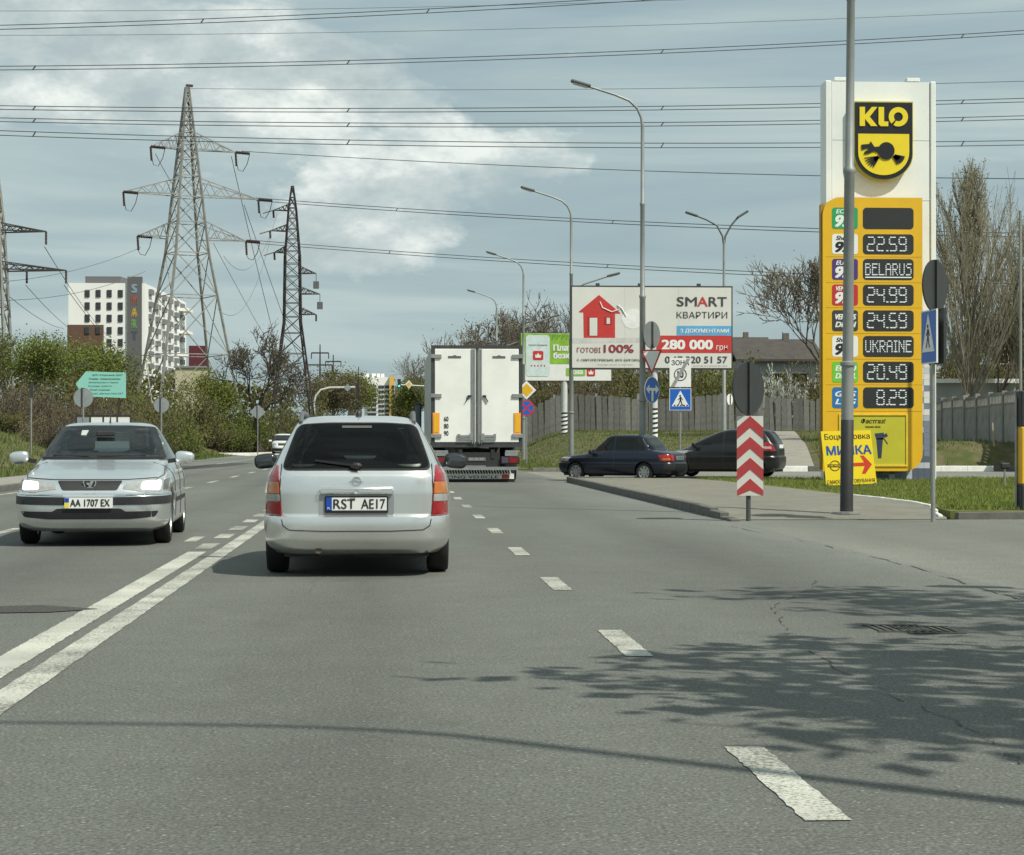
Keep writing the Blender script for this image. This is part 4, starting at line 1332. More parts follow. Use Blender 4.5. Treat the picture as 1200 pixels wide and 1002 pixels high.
# checkered tiles on the lower right
CH = [M('tile_%d' % i, c, .45, var=.04) for i, c in enumerate([(.60, .64, .70), (.36, .41, .52), (.17, .21, .32), (.10, .12, .17), (.46, .51, .60)])]
crng = random.Random(3)
tsz = .16
tile_me = {}
zt = .0
row = 0
while zt < kz(372):
    nt_ = int((kx(1091) - kx(1000)) / tsz)
    for c in range(nt_):
        x0 = kx(1091) - (c + 1) * tsz
        if zt > kz(556) and x0 + tsz < kx(1076): continue
        f = zt / kz(372)
        if f > .55 and crng.random() < (f - .55) * 2.0: continue
        base = 3 if f < .15 else (2 if f < .35 else (1 if f < .62 else 4))
        idx = max(0, min(4, base + crng.choice([-1, 0, 0, 1]))) if base < 4 else crng.choice([4, 0, 0])
        key = idx
        if key not in tile_me:
            tile_me[key] = MB().box((0, 0, 0), (tsz - .006, .012, tsz - .006)).mesh('tile'); tile_me[key].materials.append(CH[idx])
        link('tile', tile_me[key], tower, loc=(x0 + tsz / 2, .323, zt + tsz / 2))
    zt += tsz
# yellow price board
pb = MB()
pr = rrect(kx(959), kx(1077), kz(557), kz(237), .48, 7, (0, 1, 0, 1))
pb.prism(pr, -.16, .16)
board = pb.build('price_board', TYEL, tower)
MB().prism(rrect(kx(957.2), kx(962), kz(555), kz(244), .05), -.10, .10).build('board_edge', TYEL_S, tower)
fs = MB()
for z in (306.5, 336.5, 366, 396, 426, 456, 487):
    fs.rect(kx(963), kx(1076), kz(z) - .006, kz(z) + .006, -.163, -.155)
fs.build('panel_joint', M('yellow_joint', (.42, .25, .02), .6), board)
SCREEN = M('led_screen', (.022, .024, .024), .5, var=.15)
LED = M('led_white', (.62, .66, .68), .4, emit=.28, var=.02)
SEG = {'0': 'abcdef', '2': 'abged', '4': 'fgbc', '5': 'afgcd', '8': 'abcdefg', '9': 'abcdfg'}
def digits(s, x0, z0, w, h, parent):
    mb = MB()
    y0, y1 = -.178, -.168
    x = x0
    t = h * .075
    for chn in s:
        if chn == '.':
            mb.rect(x - w * .1, x + w * .22, z0, z0 + t, y0, y1); x += w * .38; continue
        def hz_(z):
            n = 2
            for k in range(n):
                a = x + w * (.08 + k * .44); mb.rect(a, a + w * .38, z - t / 2, z + t / 2, y0, y1)
        def vt(xx, za):
            for k in range(3):
                b = za + h * (.06 + k * .135); mb.rect(xx - w * .11, xx + w * .11, b, b + h * .065, y0, y1)
        for sg in SEG[chn]:
            if sg == 'a': hz_(z0 + h)
            if sg == 'g': hz_(z0 + h / 2)
            if sg == 'd': hz_(z0 + t / 2)
            if sg == 'f': vt(x, z0 + h / 2)
            if sg == 'e': vt(x, z0)
            if sg == 'b': vt(x + w, z0 + h / 2)
            if sg == 'c': vt(x + w, z0)
        x += w * 1.42
    return mb.build('digits', LED, parent, kind='stuff')
DOT = {'B': '11110 10001 11110 10001 10001 10001 11110', 'E': '11111 10000 11110 10000 10000 10000 11111', 'L': '10000 10000 10000 10000 10000 10000 11111', 'A': '01110 10001 10001 11111 10001 10001 10001',
       'R': '11110 10001 10001 11110 10100 10010 10001', 'U': '10001 10001 10001 10001 10001 10001 01110', 'S': '01111 10000 01110 00001 00001 00001 11110', 'K': '10001 10010 11100 10100 10010 10001 10001',
       'I': '111 010 010 010 010 010 111', 'N': '10001 11001 10101 10101 10011 10001 10001'}
def dots(s, x0, x1, z0, z1, parent, under=False):
    cols = sum(len(DOT[c].split()[0]) for c in s) + len(s) - 1
    dx, dz_ = (x1 - x0) / cols, (z1 - z0) / 7
    mb = MB(); c0 = 0
    for ch_ in s:
        rows = DOT[ch_].split()
        for r_, row in enumerate(rows):
            for c_, bit in enumerate(row):
                if bit == '1':
                    X = x0 + (c0 + c_) * dx; Z = z1 - (r_ + 1) * dz_
                    mb.rect(X, X + dx * .86, Z, Z + dz_ * .62, -.178, -.168)
        c0 += len(rows[0]) + 1
    if under: mb.rect(x0, x1, z0 - dz_ * 1.5, z0 - dz_ * .9, -.178, -.168)
    return mb.build('digits', LED, parent, kind='stuff')
W_T, K_T = M('white_print', (.80, .80, .78), .5, var=.02), INK
rows = [(249, 274, None, (.02, .33, .11), 'ECO4', '95', W_T), (280, 303.5, '22.59', (.78, .78, .76), 'Shebel', '95', K_T), (309, 333.5, 'BELARUS', (.075, .035, .17), 'EURO', '95', W_T), (339, 363.5, '24.99', (.48, .03, .03), 'VENTUS', '95', W_T),
        (369, 393.5, '24.59', (.04, .045, .042), 'VENTUS', 'Diesel', W_T), (399, 423.5, 'UKRAINE', (.78, .78, .76), 'Shebel', '92', K_T), (429, 453.5, '20.49', (.16, .52, .04), 'EURO', 'DIESEL', W_T), (459, 483.5, '8.29', (.02, .16, .42), 'GAS', 'LPG', W_T)]
for i, (a, b, val, colr, t1, t2, tm_) in enumerate(rows):
    dsp = MB().prism(rrect(kx(1006.5), kx(1066.5), kz(b), kz(a), .10), -.166, -.12).build('display', SCREEN, board)
    if val and val[0].isdigit():
        x0 = kx(1010.5) + (0 if len(val) == 5 else .255)
        digits(val, x0 + .03, kz(b - 3.6), .185, kz(a + 3.6) - kz(b - 3.6), dsp)
    elif val:
        dots(val, kx(1009), kx(1064), kz(b - 5.5), kz(a + 4.5), dsp, val == 'BELARUS')
    lb = MB().prism(rrect(kx(970), kx(1000.5), kz(b), kz(a), .07), -.166, -.12).build('grade_label', M('grade_%d' % i, colr, .45, var=.03), board)
    big = len(t2) == 2
    if big:
        text(t1, kx(974.5), kx(995), kz(a + 7.2), kz(a + 2), -.169, tm_, lb, .03, .25)
        text(t2, kx(973.5), kx(994), kz(b - 2), kz(a + 8.8), -.169, tm_, lb, .045, .25)
    else:
        text(t1, kx(973.5), kx(998.5), kz(a + 11.0), kz(a + 4.5), -.169, tm_, lb, .04, .25)
        text(t2, kx(973.5), kx(998.5), kz(b - 4.5), kz(b - 11.0), -.169, tm_, lb, .04, .25)
# advert light box
lbx = MB()
for (a, b, c, d_) in ((978, 1059, 490, 491.8), (978, 1059, 549.5, 551.5), (978, 979.8, 491.8, 549.5), (1057.2, 1059, 491.8, 549.5)):
    lbx.rect(kx(a), kx(b), kz(d_), kz(c), -.19, -.14)
ad = lbx.build('advert_frame', M('frame_yellow', (.80, .55, .05), .4), board)
MB().rect(kx(979.8), kx(1057.2), kz(549.5), kz(491.8), -.166, -.14).build('advert_poster', M('poster_lime', (.50, .46, .03), .5, var=.10, scale=1.2), ad)
text('Фастгаз!', kx(1004), kx(1033), kz(501.5), kz(495.5), -.169, INK, ad, .03, .2)
text('газуємо легко', kx(1009), kx(1027), kz(507), kz(504.5), -.169, INK, ad, .03)
nzl = MB()
nzl.prism([(kx(1024), kz(542)), (kx(1028), kz(542)), (kx(1030), kz(518)), (kx(1022), kz(519)), (kx(1023), kz(530))], -.170, -.160)
nzl.prism([(kx(1020), kz(513)), (kx(1031), kz(512)), (kx(1031), kz(520)), (kx(1022), kz(520))], -.170, -.160)
nzl.prism([(kx(1030), kz(515)), (kx(1034), kz(512.5)), (kx(1036), kz(516)), (kx(1032), kz(518))], -.170, -.160)
nzl.prism([(kx(1030.5), kz(519)), (kx(1031.5), kz(518.5)), (kx(1036), kz(525)), (kx(1035), kz(526))], -.170, -.160)
nzl.build('pump_nozzle_print', M('print_navy', (.03, .04, .08), .5), ad)
# shield with letters
def shield(x0, x1, zb, zt, r_):
    cxm = (x0 + x1) / 2
    pts = [(x0, zt), (x0, zb + (x1 - x0) / 2 * r_)]
    for k in range(1, 20):
        a = math.pi + math.pi * k / 20
        pts.append((cxm + (x1 - x0) / 2 * math.cos(a), zb + (x1 - x0) / 2 * r_ + (x1 - x0) / 2 * r_ * math.sin(a)))
    return pts + [(x1, zb + (x1 - x0) / 2 * r_), (x1, zt)]
SBLK = M('shield_black', (.010, .010, .010), .35, coat=.2)
SYEL = M('shield_yellow', (.80, .62, .02), .4, var=.03)
sh0 = MB().prism(shield(kx(998.5), kx(1069), kz(215.5), kz(122.5), .88), .10, .33).build('shield', M('shield_rim', (.50, .42, .06), .5), tower)
MB().prism(shield(kx(1000), kx(1068), kz(214), kz(124), .88), .08, .12).build('shield_face', SBLK, sh0)
MB().prism(shield(kx(1003.3), kx(1064), kz(209.5), kz(161), .88), .06, .10).build('shield_field', SYEL, sh0)
def kl(poly): return [(kx(a), kz(b)) for a, b in poly]
let = MB()
let.prism(kl([(1005, 129.5), (1011.3, 129.5), (1011.3, 152), (1005, 152)]), .05, .09)
let.prism(kl([(1011.3, 139), (1019.5, 129.5), (1026, 129.5), (1017, 141), (1026, 152), (1018.5, 152), (1011.3, 143.5)]), .052, .088)
let.prism(kl([(1027.5, 129.5), (1034, 129.5), (1034, 146.5), (1039, 146.5), (1039, 152), (1030, 152), (1027.5, 149.5)]), .05, .09)
oc = []
for k in range(0, 25):
    a = R(-225 + 360 * k / 25); oc.append((1051 + 11.5 * math.cos(a), 140.8 + 11.4 * math.sin(a)))
ic = [(1051 + (p[0] - 1051) * .47, 140.8 + (p[1] - 140.8) * .47) for p in oc]
for k in range(len(oc) - 1):
    if 0 <= k <= 24: let.prism(kl([oc[k], oc[k + 1], ic[k + 1], ic[k]]), .05, .09)
let.build('lettering', SYEL, sh0)
cr = MB()
cr.prism(kl([(1036.5 + 9.8 * math.cos(k * .2244), 181 + 10.2 * math.sin(k * .2244)) for k in range(28)]), .03, .09)
cr.prism(kl([(1007, 174), (1016.5, 173), (1018, 170), (1020, 173), (1022.5, 176.5), (1028, 176), (1029, 184), (1022, 181.5), (1015, 184.5), (1010, 185), (1011, 182), (1016, 179.5), (1014, 178), (1007.5, 180)]), .034, .088)
for k in range(6):
    a = R(100 + k * 14)
    cr.prism(kl([(1026 + 0, 187), (1028.5, 189), (1024 + 15 * math.cos(a) * .8, 187 + 14 * math.sin(a) * .95), (1022.5 + 15 * math.cos(a) * .8, 187 + 13.5 * math.sin(a) * .95)]), .036, .086)
    a = R(5 + k * 13)
    cr.prism(kl([(1044, 188), (1047, 185), (1046 + 13 * math.cos(a), 186.5 + 10 * math.sin(a)), (1045 + 13 * math.cos(a), 187.6 + 10 * math.sin(a))]), .036, .086)
cr.build('creature_emblem', SBLK, sh0)
MB().prism([(kx(963), kz(568)), (kx(972), kz(568)), (kx(972), kz(553)), (kx(963), kz(553))], .0, .14).build('board_foot', M('foot_dark', (.04, .035, .03), .7), tower)

# leaning hand-made car-wash board
BP = 2400 / 47.2
wb = thing('advert_board', 'yellow hand-painted car wash board with a red arrow leaning in the grass', 'sign board', (gx(994, 47.2), 47.2, .11))
def bx(p): return (p - 994) / BP
def bz(p): return (576.5 - p) / BP
def warp(u, v):     # board stands askew: image corners to board plane
    t = (v - bz(576)) / (bz(511) - bz(576))
    return u, v
bd = MB().prism([(bx(967.5), bz(576)), (bx(1028), bz(573)), (bx(1020.5), bz(510)), (bx(961), bz(511.5))], -.02, .02).build('panel', M('board_yellow', (.90, .68, .02), .5, var=.04, scale=2.5), wb)
def bpt(u, v):   # board coordinates 0..1 across, 0..1 up
    A, B_, C, D = Vector((bx(967.5), bz(576))), Vector((bx(1028), bz(573))), Vector((bx(1020.5), bz(510))), Vector((bx(961), bz(511.5)))
    return tuple((A * (1 - u) + B_ * u) * (1 - v) + (D * (1 - u) + C * u) * v)
def btext(s, u0, u1, v0, v1, mat, bold=.02):
    text(s, u0, u1, v0, v1, -.024, mat, bd, bold, skew=bpt)
btext('Боцмановка', .06, .97, .82, .95, M('ink_brown', (.06, .03, .02), .6), .012)
btext('МИЙКА', .07, .97, .555, .775, M('ink_blue', (.02, .10, .38), .6), .03)
btext('САМООБСЛУГОВУВАННЯ', .02, .97, .03, .10, M('ink_brown', (.06, .03, .02), .6), .012)
ar = MB()
ar.prism([bpt(*p) for p in ((.52, .335), (.80, .335), (.73, .19), (.80, .19), (.95, .36), (.80, .53), (.73, .53), (.80, .40), (.52, .40))], -.024, -.018)
ar.build('arrow', M('ink_red', (.62, .05, .02), .6), bd)
lg = MB()
a_, b_ = bpt(.21, .36)
ring(lg, a_, b_, .105, .125, -.024, -.018)
lg.rect(a_ - .17, a_ + .17, b_ - .028, b_ + .035, -.027, -.019)
lo = lg.build('round_logo', M('ink_brown', (.06, .03, .02), .6), bd)
text('CAR WASH', a_ - .15, a_ + .15, b_ - .018, b_ + .024, -.030, M('board_yellow', (.8, .6, .02)), lo, .02)
pr_ = MB().bar((bx(985), .015, bz(520)), (bx(985), .45, 0), .04).bar((bx(1010), .015, bz(520)), (bx(1010), .45, 0), .04)
pr_.build('prop', M('raw_wood', (.22, .16, .10), .8), wb)
MB().box((bx(969), 0, bz(577)), (.05, .05, .12)).box((bx(1026), 0, bz(575)), (.05, .05, .12)).build('foot', M('raw_wood', (.22, .16, .10), .8), wb)

# ------------------------------------------------------------------ lamp posts along the pavement
POLE = M('pole_grey', (.27, .285, .275), .5, .3, var=.12, scale=3)
POLE_D = M('pole_dark', (.025, .026, .028), .6, var=.2, scale=6)
HEAD = M('lamp_head', (.12, .13, .13), .5, .3)
LAMP_GL = M('lamp_glass', (.45, .47, .46), .3)
def lamp_post(label, X, Y, z0=0.0, second=False, dark=0.0, k=1.0):
    t = thing('street_lamp', label, 'street lamp', (X, Y, z0), 0, 'lamp posts along the pavement')
    p = MB()
    p.lathe([(.001, -.3), (.098 * k, -.3), (.095 * k, 2.3), (.118 * k, 2.31), (.118 * k, 2.36), (.085 * k, 2.38), (.080 * k, 5.3), (.094 * k, 5.32), (.094 * k, 5.38), (.068 * k, 5.42), (.062 * k, 8.0), (.074 * k, 8.02), (.074 * k, 8.07), (.055 * k, 8.1), (.048 * k, 10.35), (.001, 10.35)], 14, 'z')
    p.build('pole', POLE, t, smooth=40)
    if dark: MB().lathe([(.104, .0), (.102, dark), (.085, dark + .02)], 14, 'z').build('dark_base', POLE_D, t, smooth=40)  # near-black sleeve around the lower pole, up to the given height
    MB().lathe([(.001, 0), (.22 * k, 0), (.22 * k, .03), (.12 * k, .04)], 12, 'z').build('base_flange', STEEL, t)
    arm = MB().tube([(0, 0, 10.3), (-.03, 0, 10.55), (-.14, 0, 10.82), (-.38, 0, 11.05), (-.8, 0, 11.22), (-1.55, 0, 11.45)], [.045, .042, .04, .038, .036, .034], 8).build('arm', POLE, t, smooth=50)
    rot = Matrix.Rotation(R(16), 3, 'Y')
    h = MB().box((-1.80, 0, 11.54), (.60, .24, .09), rot, bev=.03).build('lamp_head', HEAD, t)
    MB().box((-1.82, 0, 11.485), (.42, .18, .03), rot).build('lamp_glass', LAMP_GL, h)
    if second:
        MB().tube([(.05, 0, 7.35), (.5, 0, 7.62), (1.5, 0, 7.95)], .032, 8).build('arm', POLE, t, smooth=50)
        r2 = Matrix.Rotation(R(-14), 3, 'Y')
        h = MB().box((1.75, 0, 8.03), (.55, .22, .09), r2, bev=.03).build('lamp_head', HEAD, t)
        MB().box((1.76, 0, 7.975), (.38, .16, .03), r2).build('lamp_glass', LAMP_GL, h)
    return t
q = gnd(992, 601.5, .05)
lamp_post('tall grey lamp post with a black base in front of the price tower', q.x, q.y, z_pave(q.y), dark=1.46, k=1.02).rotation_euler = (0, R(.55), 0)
lamp_post('tall grey lamp post beside the blue arrow sign', gx(753, 59.2), 59.2, .0 if False else 0.0, k=1.05)
lamp_post('lamp post at the left edge of the big property billboard', gx(669.5, 84), 84, zg(gx(669.5, 84), 84), second=True, k=1.1)
lamp_post('lamp post rising behind the right edge of the lorry', gx(613.5, 114), 114, zg(gx(613.5, 114), 114), second=True, k=1.15)
lamp_post('farthest lamp post, above the lorry roof', gx(582, 144), 144, zg(gx(582, 144), 144), second=True, k=1.15)
lamp_post('near lamp post beside the road, outside the frame, its long shadow on the asphalt', 6.55, 2.6, 0)
# twin-armed lamp
TY = 86
tx_ = gx(848.5, TY)
tl_ = thing('street_lamp', 'twin-armed street lamp standing behind the dark hatchback', 'street lamp', (tx_, TY, zg(tx_, TY)))
MB().lathe([(.001, -.2), (.11, -.2), (.10, 3), (.085, 3.03), (.075, 6), (.06, 6.03), (.05, 9.6), (.001, 9.6)], 14, 'z').build('pole', POLE, tl_, smooth=40)
for s in (-1, 1):
    MB().tube([(0, 0, 9.3), (s * .06, 0, 9.75), (s * .3, 0, 10.2), (s * .75 if s < 0 else .55, 0, 10.45 if s < 0 else 10.5), (s * 1.15 if s < 0 else .62, 0, 10.6 if s < 0 else 10.55)], .04, 8).build('arm', HEAD, tl_, smooth=50)
    x = -1.38 if s < 0 else .80
    MB().box((x, 0, 10.68 if s < 0 else 10.68), (.55, .22, .10), Matrix.Rotation(R(18 if s < 0 else -32), 3, 'Y'), bev=.03).build('lamp_head', HEAD, tl_)

# ------------------------------------------------------------------ traffic signs
SIGN_BACK = M('sign_back', (.05, .054, .055), .5, .3, var=.12, scale=3)
SIGN_BACK_L = M('sign_back_light', (.30, .33, .34), .5, .3, var=.1, scale=3)
S_BLUE = M('sign_blue', (.015, .12, .50), .4, var=.05)
S_WHITE = M('sign_white', (.76, .77, .75), .45, var=.04)
S_RED = M('sign_red', (.52, .03, .04), .45, var=.08, scale=6)
S_YEL = M('sign_amber', (.72, .42, .02), .45, var=.04)
def post(t, h, r=.03, z0=-.3, mat=None):
    return MB().tube([(0, 0, z0), (0, 0, h)], r, 10).build('post', mat or STEEL, t, smooth=50)
def holder(t, plate_obj): pass
def disc(t, z, r, face, back, y=-.045, flip=False, name='sign_disc'):
    a = MB().prism(circle(0, z, r), y - .012, y + .012).build(name, back, t)
    MB().box((0, y + .025, z), (.05, .03, r * 1.9)).build('bracket', back, a)
    if face: MB().prism(circle(0, z, r * .985), y - .018, y - .010).build('sign_face', face, a)
    return a
def man(parent, cx_, cz, s, y, mat):
    mb = MB()
    mb.prism(circle(cx_ - .02 * s, cz + .40 * s, .075 * s, 12), y - .004, y)
    for p in ([(-.06, .30), (.10, .30), (.08, -.02), (-.06, -.02)], [(-.05, 0), (.03, 0), (-.15, -.42), (-.24, -.42)], [(.0, .0), (.09, .0), (.14, -.22), (.26, -.42), (.16, -.42), (.05, -.2)], [(.08, .28), (.13, .22), (.24, .05), (.19, .02)], [(-.06, .28), (-.09, .2), (-.22, .08), (-.19, .03), (-.02, .2)]):
        mb.prism([(cx_ + a * s, cz + b * s) for a, b in p], y - .004, y)
    return mb.build('walking_figure', mat, parent)
def crossing_sign(t, z, w, y=-.04, rot=0, h=None):
    h = h or w
    a = MB().box((0, y, z), (w, .03, h)).build('crossing_sign', S_WHITE, t)
    MB().rect(-w * .475, w * .475, z - h * .475, z + h * .475, y - .019, y - .012).build('sign_face', S_BLUE, a)
    MB().prism([(-w * .40, z - h * .32), (w * .40, z - h * .32), (0, z + h * .40)], y - .023, y - .016).build('white_triangle', S_WHITE, a)
    man(a, 0, z - h * .06, w * .55, y - .024, INK)
    st_ = MB()
    for k in range(5):
        x = -w * .30 + k * w * .145
        st_.rect(x, x + w * .07, z - h * .30, z - h * .245, y - .028, y - .024)
    st_.build('stripes', INK, a)
    return a

# chevron marker with the back of a round sign above
c0 = gnd(877, 609, .02)
t = thing('chevron_marker', 'red and white chevron marker board below the dark back of a round sign', 'traffic sign', (c0.x, c0.y, .015), R(-4))
post(t, 1.65, .035, mat=M('post_dark', (.09, .095, .095), .5, .4))
cw, z0, z1 = .385, .36, 1.53
def cz_(v): return z0 + (z1 - z0) * v
pl = MB().box((.02, -.05, (z0 + z1) / 2), (cw, .02, z1 - z0)).build('chevron_board', M('board_dull_white', (.56, .56, .51), .6, var=.08), t)
ht = .235
for k in range(4):
    zt_ = 1.0 - k * .262
    zl = zt_ - .145
    pts = [(-cw / 2, zl), (0, zt_), (cw / 2, zl), (cw / 2, zl - .145), (0, zt_ - .145), (-cw / 2, zl - .145)]
    pts = [(a + .02, cz_(max(0.0, b))) for a, b in pts]
    MB().prism(pts, -.066, -.058).build('chevron', M('chevron_faded_red', (.37, .04, .042), .5, var=.12, scale=5), pl)
sg = MB().prism(circle(0, 0, .395, 32), -.012, .012).build('round_sign', SIGN_BACK, t, loc=(.0, 0, 1.94)); sg.rotation_euler = (0, 0, R(49))
MB().box((0, -.03, 0), (.07, .04, .78)).build('bracket', SIGN_BACK, sg)
MB().prism(circle(0, 0, .385, 32), .014, .018).build('sign_face', S_BLUE, sg)

# sign by the lawn corner: back of round sign + crossing signs seen edge on
c0 = gnd(1093.5, 610, .02)
t = thing('crossing_sign_post', 'sign post by the lawn corner with a sideways pedestrian crossing sign', 'traffic sign', (c0.x, c0.y, .015))
post(t, 3.75, .034)
sg = MB().prism(circle(0, 0, .385, 32), -.012, .012).build('round_sign', SIGN_BACK, t, loc=(.03, 0, 3.42)); sg.rotation_euler = (0, 0, R(48))
MB().box((0, -.03, 0), (.06, .04, .76)).build('bracket', SIGN_BACK, sg)
e = bpy.data.objects.new('sign_pair', None); COL.objects.link(e); e.parent = t; e.location = (-.0, 0, 2.68); e.rotation_euler = (0, 0, R(-87))
a = MB().box((0, -.05, 0), (.70, .025, .78)).build('crossing_sign', S_WHITE, e)
MB().rect(-.33, .33, -.37, .37, -.068, -.06).build('sign_face', S_BLUE, a)
MB().prism([(-.28, -.22), (.28, -.22), (0, .34)], -.074, -.064).build('white_triangle', S_WHITE, a)
man(a, 0, .0, .38, -.075, INK)
MB().box((0.0, .07, 0.0), (.70, .04, .80)).build('second_sign', SIGN_BACK, e)

# give-way and arrow signs by the second lamp
c0 = gnd(763.5, 563.5, .0)
t = thing('give_way_post', 'post with a give way triangle and a blue two-way arrow disc', 'traffic sign', (c0.x, c0.y, 0))
P = 2400 / c0.y
def sz(p): return (563.5 - p) / P
post(t, sz(380), .035)
rb = MB().prism(circle(0, 0, .40, 32), -.012, .012).build('round_sign', M('sign_back_mid', (.2, .215, .215), .5, .3, var=.12, scale=3), t, loc=(0.0, -.05, sz(391.5))); rb.rotation_euler = (0, 0, R(46))
MB().box((0, -.03, 0), (.06, .03, .74)).build('bracket', SIGN_BACK, rb)
tri = MB().prism(rounded([(-.06 - .28, sz(409)), (.06 + .24, sz(409)), (0.0, sz(439))], .05), -.085, -.065).build('give_way_sign', S_RED, t)
MB().prism(rounded([(-.27, sz(410.6)), (.23, sz(410.6)), (0.0, sz(434.5))], .03), -.09, -.08).build('sign_face', S_WHITE, tri)
ad_ = MB().prism(circle(0, 0, .39, 32), -.012, .012).build('arrow_sign', S_WHITE, t, loc=(0.0, -.07, sz(456.5))); ad_.rotation_euler = (0, 0, R(50))
MB().prism(circle(0, 0, .37, 32), -.018, -.010).build('sign_face', S_BLUE, ad_)
aw = MB()
aw.rect(-.05, .05, -.33, .05, -.024, -.016)
aw.prism([(-.34, .02), (-.17, .15), (-.17, .06), (.17, .06), (.17, .15), (.34, .02), (.17, -.11), (.17, -.02), (-.17, -.02), (-.17, -.11)], -.026, -.018)
aw.build('arrow', S_WHITE, ad_)

# zone end + pedestrian crossing
ZY = 68
t = thing('zone_sign_post', 'post with a zone 10 end sign above a blue pedestrian crossing sign', 'traffic sign', (gx(797, ZY), ZY, 0))
P = 2400 / ZY
def sz(p): return 1.2 + (515 - p) / P
post(t, sz(422), .035)
zs_ = MB().box((0, -.05, sz(436)), (.72, .025, .97)).build('zone_sign', S_WHITE, t)
text('ЗОНА', -.30, .30, sz(427.5), sz(421.5), -.066, INK, zs_, .015)
rg_ = MB(); ring(rg_, 0, sz(438.5), .185, .215, -.068, -.062); rg_.build('ring', INK, zs_)
text('10', -.10, .11, sz(442.5), sz(434), -.066, INK, zs_, .03)
MB().prism([(-.33, sz(453)), (-.20, sz(453)), (.34, sz(419.5)), (.22, sz(419.5))], -.074, -.070).build('cancel_bar', M('sign_grey_bar', (.28, .29, .29), .5), zs_)
crossing_sign(t, sz(467.7), .73, -.05)

# priority diamond + no stopping
PY = 98
pxx = gx(617, PY)
t = thing('priority_sign_post', 'yellow priority diamond over a no stopping disc, right of the lorry', 'traffic sign', (pxx, PY, zg(pxx, PY)))
P = 2400 / PY
def sz(p): return 1.2 + (515 - p) / P - zg(pxx, PY)
post(t, sz(446), .04)
dm = MB().prism([(0, sz(468)), (.46, sz(457)), (0, sz(446)), (-.46, sz(457))], -.07, -.05).build('priority_sign', S_WHITE, t)
MB().prism([(0, sz(464.8)), (.32, sz(457)), (0, sz(449.2)), (-.32, sz(457))], -.078, -.068).build('sign_face', S_YEL, dm)
ds = MB().prism(circle(0, sz(478), .38), -.07, -.05).build('no_stopping_sign', S_RED, t)
MB().prism(circle(0, sz(478), .32), -.076, -.066).build('sign_face', S_BLUE, ds)
cx2 = MB()
for s in (-1, 1):
    cx2.prism([(s * -.25, sz(478) - .20), (s * -.20, sz(478) - .25), (s * .25, sz(478) + .20), (s * .20, sz(478) + .25)], -.082 - .002 * s, -.074 - .002 * s)
cx2.build('red_cross', S_RED, ds)

# small round sign seen edge-on near the plank fence
SY = 88
xx = gx(855, SY)
t = thing('small_round_sign', 'small pale round sign on a thin post behind the hatchback', 'traffic sign', (xx, SY, zg(xx, SY)))
zc = 1.2 + (515 - 468) * SY / 2400 - zg(xx, SY)
post(t, zc + .2, .03)
d_ = MB().prism(circle(0, 0, .24), -.012, .012).build('round_sign', S_WHITE, t, loc=(0, -.05, zc)); d_.rotation_euler = (0, 0, R(50))
MB().box((0, -.03, 0), (.05, .03, .44)).build('bracket', SIGN_BACK, d_)

# signs on the left verge
def left_sign(label, px, pyc, pyb, Y, r, shape, name):
    X = gx(px, Y)
    z0 = zg(X, Y) if X < -8.9 else 0
    t = thing(name, label, 'traffic sign', (X, Y, z0))
    zc = CAMH + (515 - pyc) * Y / 2400 - z0
    post(t, zc + r * .9, .034)
    if shape == 'disc': 
        d = MB().prism(circle(0, zc, r), .03, .05).build('sign_back', SIGN_BACK_L, t)
        MB().box((-.02, .02, zc), (.10, .03, r * 2)).build('bracket', SIGN_BACK, d)
    elif shape == 'diamond':
        d = MB().prism([(0, zc - r), (r, zc), (0, zc + r), (-r, zc)], .03, .05).build('sign_back', SIGN_BACK_L, t)
        MB().box((-.02, .02, zc), (.10, .03, r * 2)).build('bracket', SIGN_BACK, d)
    else:
        MB().box((.02, -.03, zc), (.12, .06, r * 2)).build('sign_edge', SIGN_BACK, t)
    return t
left_sign('grey back of a large round sign in front of the turquoise arrow board', 97.5, 466.5, 0, 72, .34, 'disc', 'round_sign_post')
left_sign('grey back of a smaller round sign below the tall lattice pylon', 189, 475, 0, 84, .31, 'disc', 'round_sign_post')
left_sign('grey back of a diamond sign beside the far left verge', 302, 483, 0, 135, .52, 'diamond', 'diamond_sign_post')
left_sign('thin post with an edge-on narrow sign at the far left', 36.5, 458, 0, 82, .28, 'edge', 'narrow_sign_post')

# turquoise direction board
TY_ = 92
X = gx(118, TY_)
P = 2400 / TY_
z0 = zg(X, TY_)
t = thing('direction_board', 'turquoise arrow-shaped direction board on two dark legs', 'sign board', (X, TY_, z0))
def tx2(p): return (p - 118) / P
def tz(p): return 1.2 + (515 - p) / P - z0
db = MB().prism([(tx2(89.5), tz(450.5)), (tx2(101), tz(436)), (tx2(147), tz(437.5)), (tx2(147), tz(467)), (tx2(98), tz(465))][::-1], -.04, .0).build('panel', M('turquoise_panel', (.26, .58, .50), .5, var=.04), t)
TB = M('print_teal', (.04, .14, .13), .6)
for i, (s_, a, b, bl) in enumerate([('ЦСП Сторожка ДИП', 108, 143, .03), ('Тюнінг, Шиномонтаж', 104, 141, .03), ('Автозапчастини з/ч Європа', 104, 138, .012), ('Кузовні роботи', 104, 131, .012), ('Розвал сходження', 106, 129, .012), ('Комп. діагностика 24/7', 106, 144, .012)]):
    y_ = 440.6 + i * 4.25
    text(s_, tx2(a), tx2(b), tz(y_ + 1.2), tz(y_ - 1.3), -.045, TB, db, bl)
lg_ = MB()
for p, q_ in ((107, 110), (136, 140)):
    pass
for a, b in ((109, 108.5), (139, 136.5)): lg_ = MB().bar((tx2(a), .03, tz(466)), (tx2(b), .03, -.3), .09).build('leg', M('leg_rust', (.04, .025, .02), .7), t)
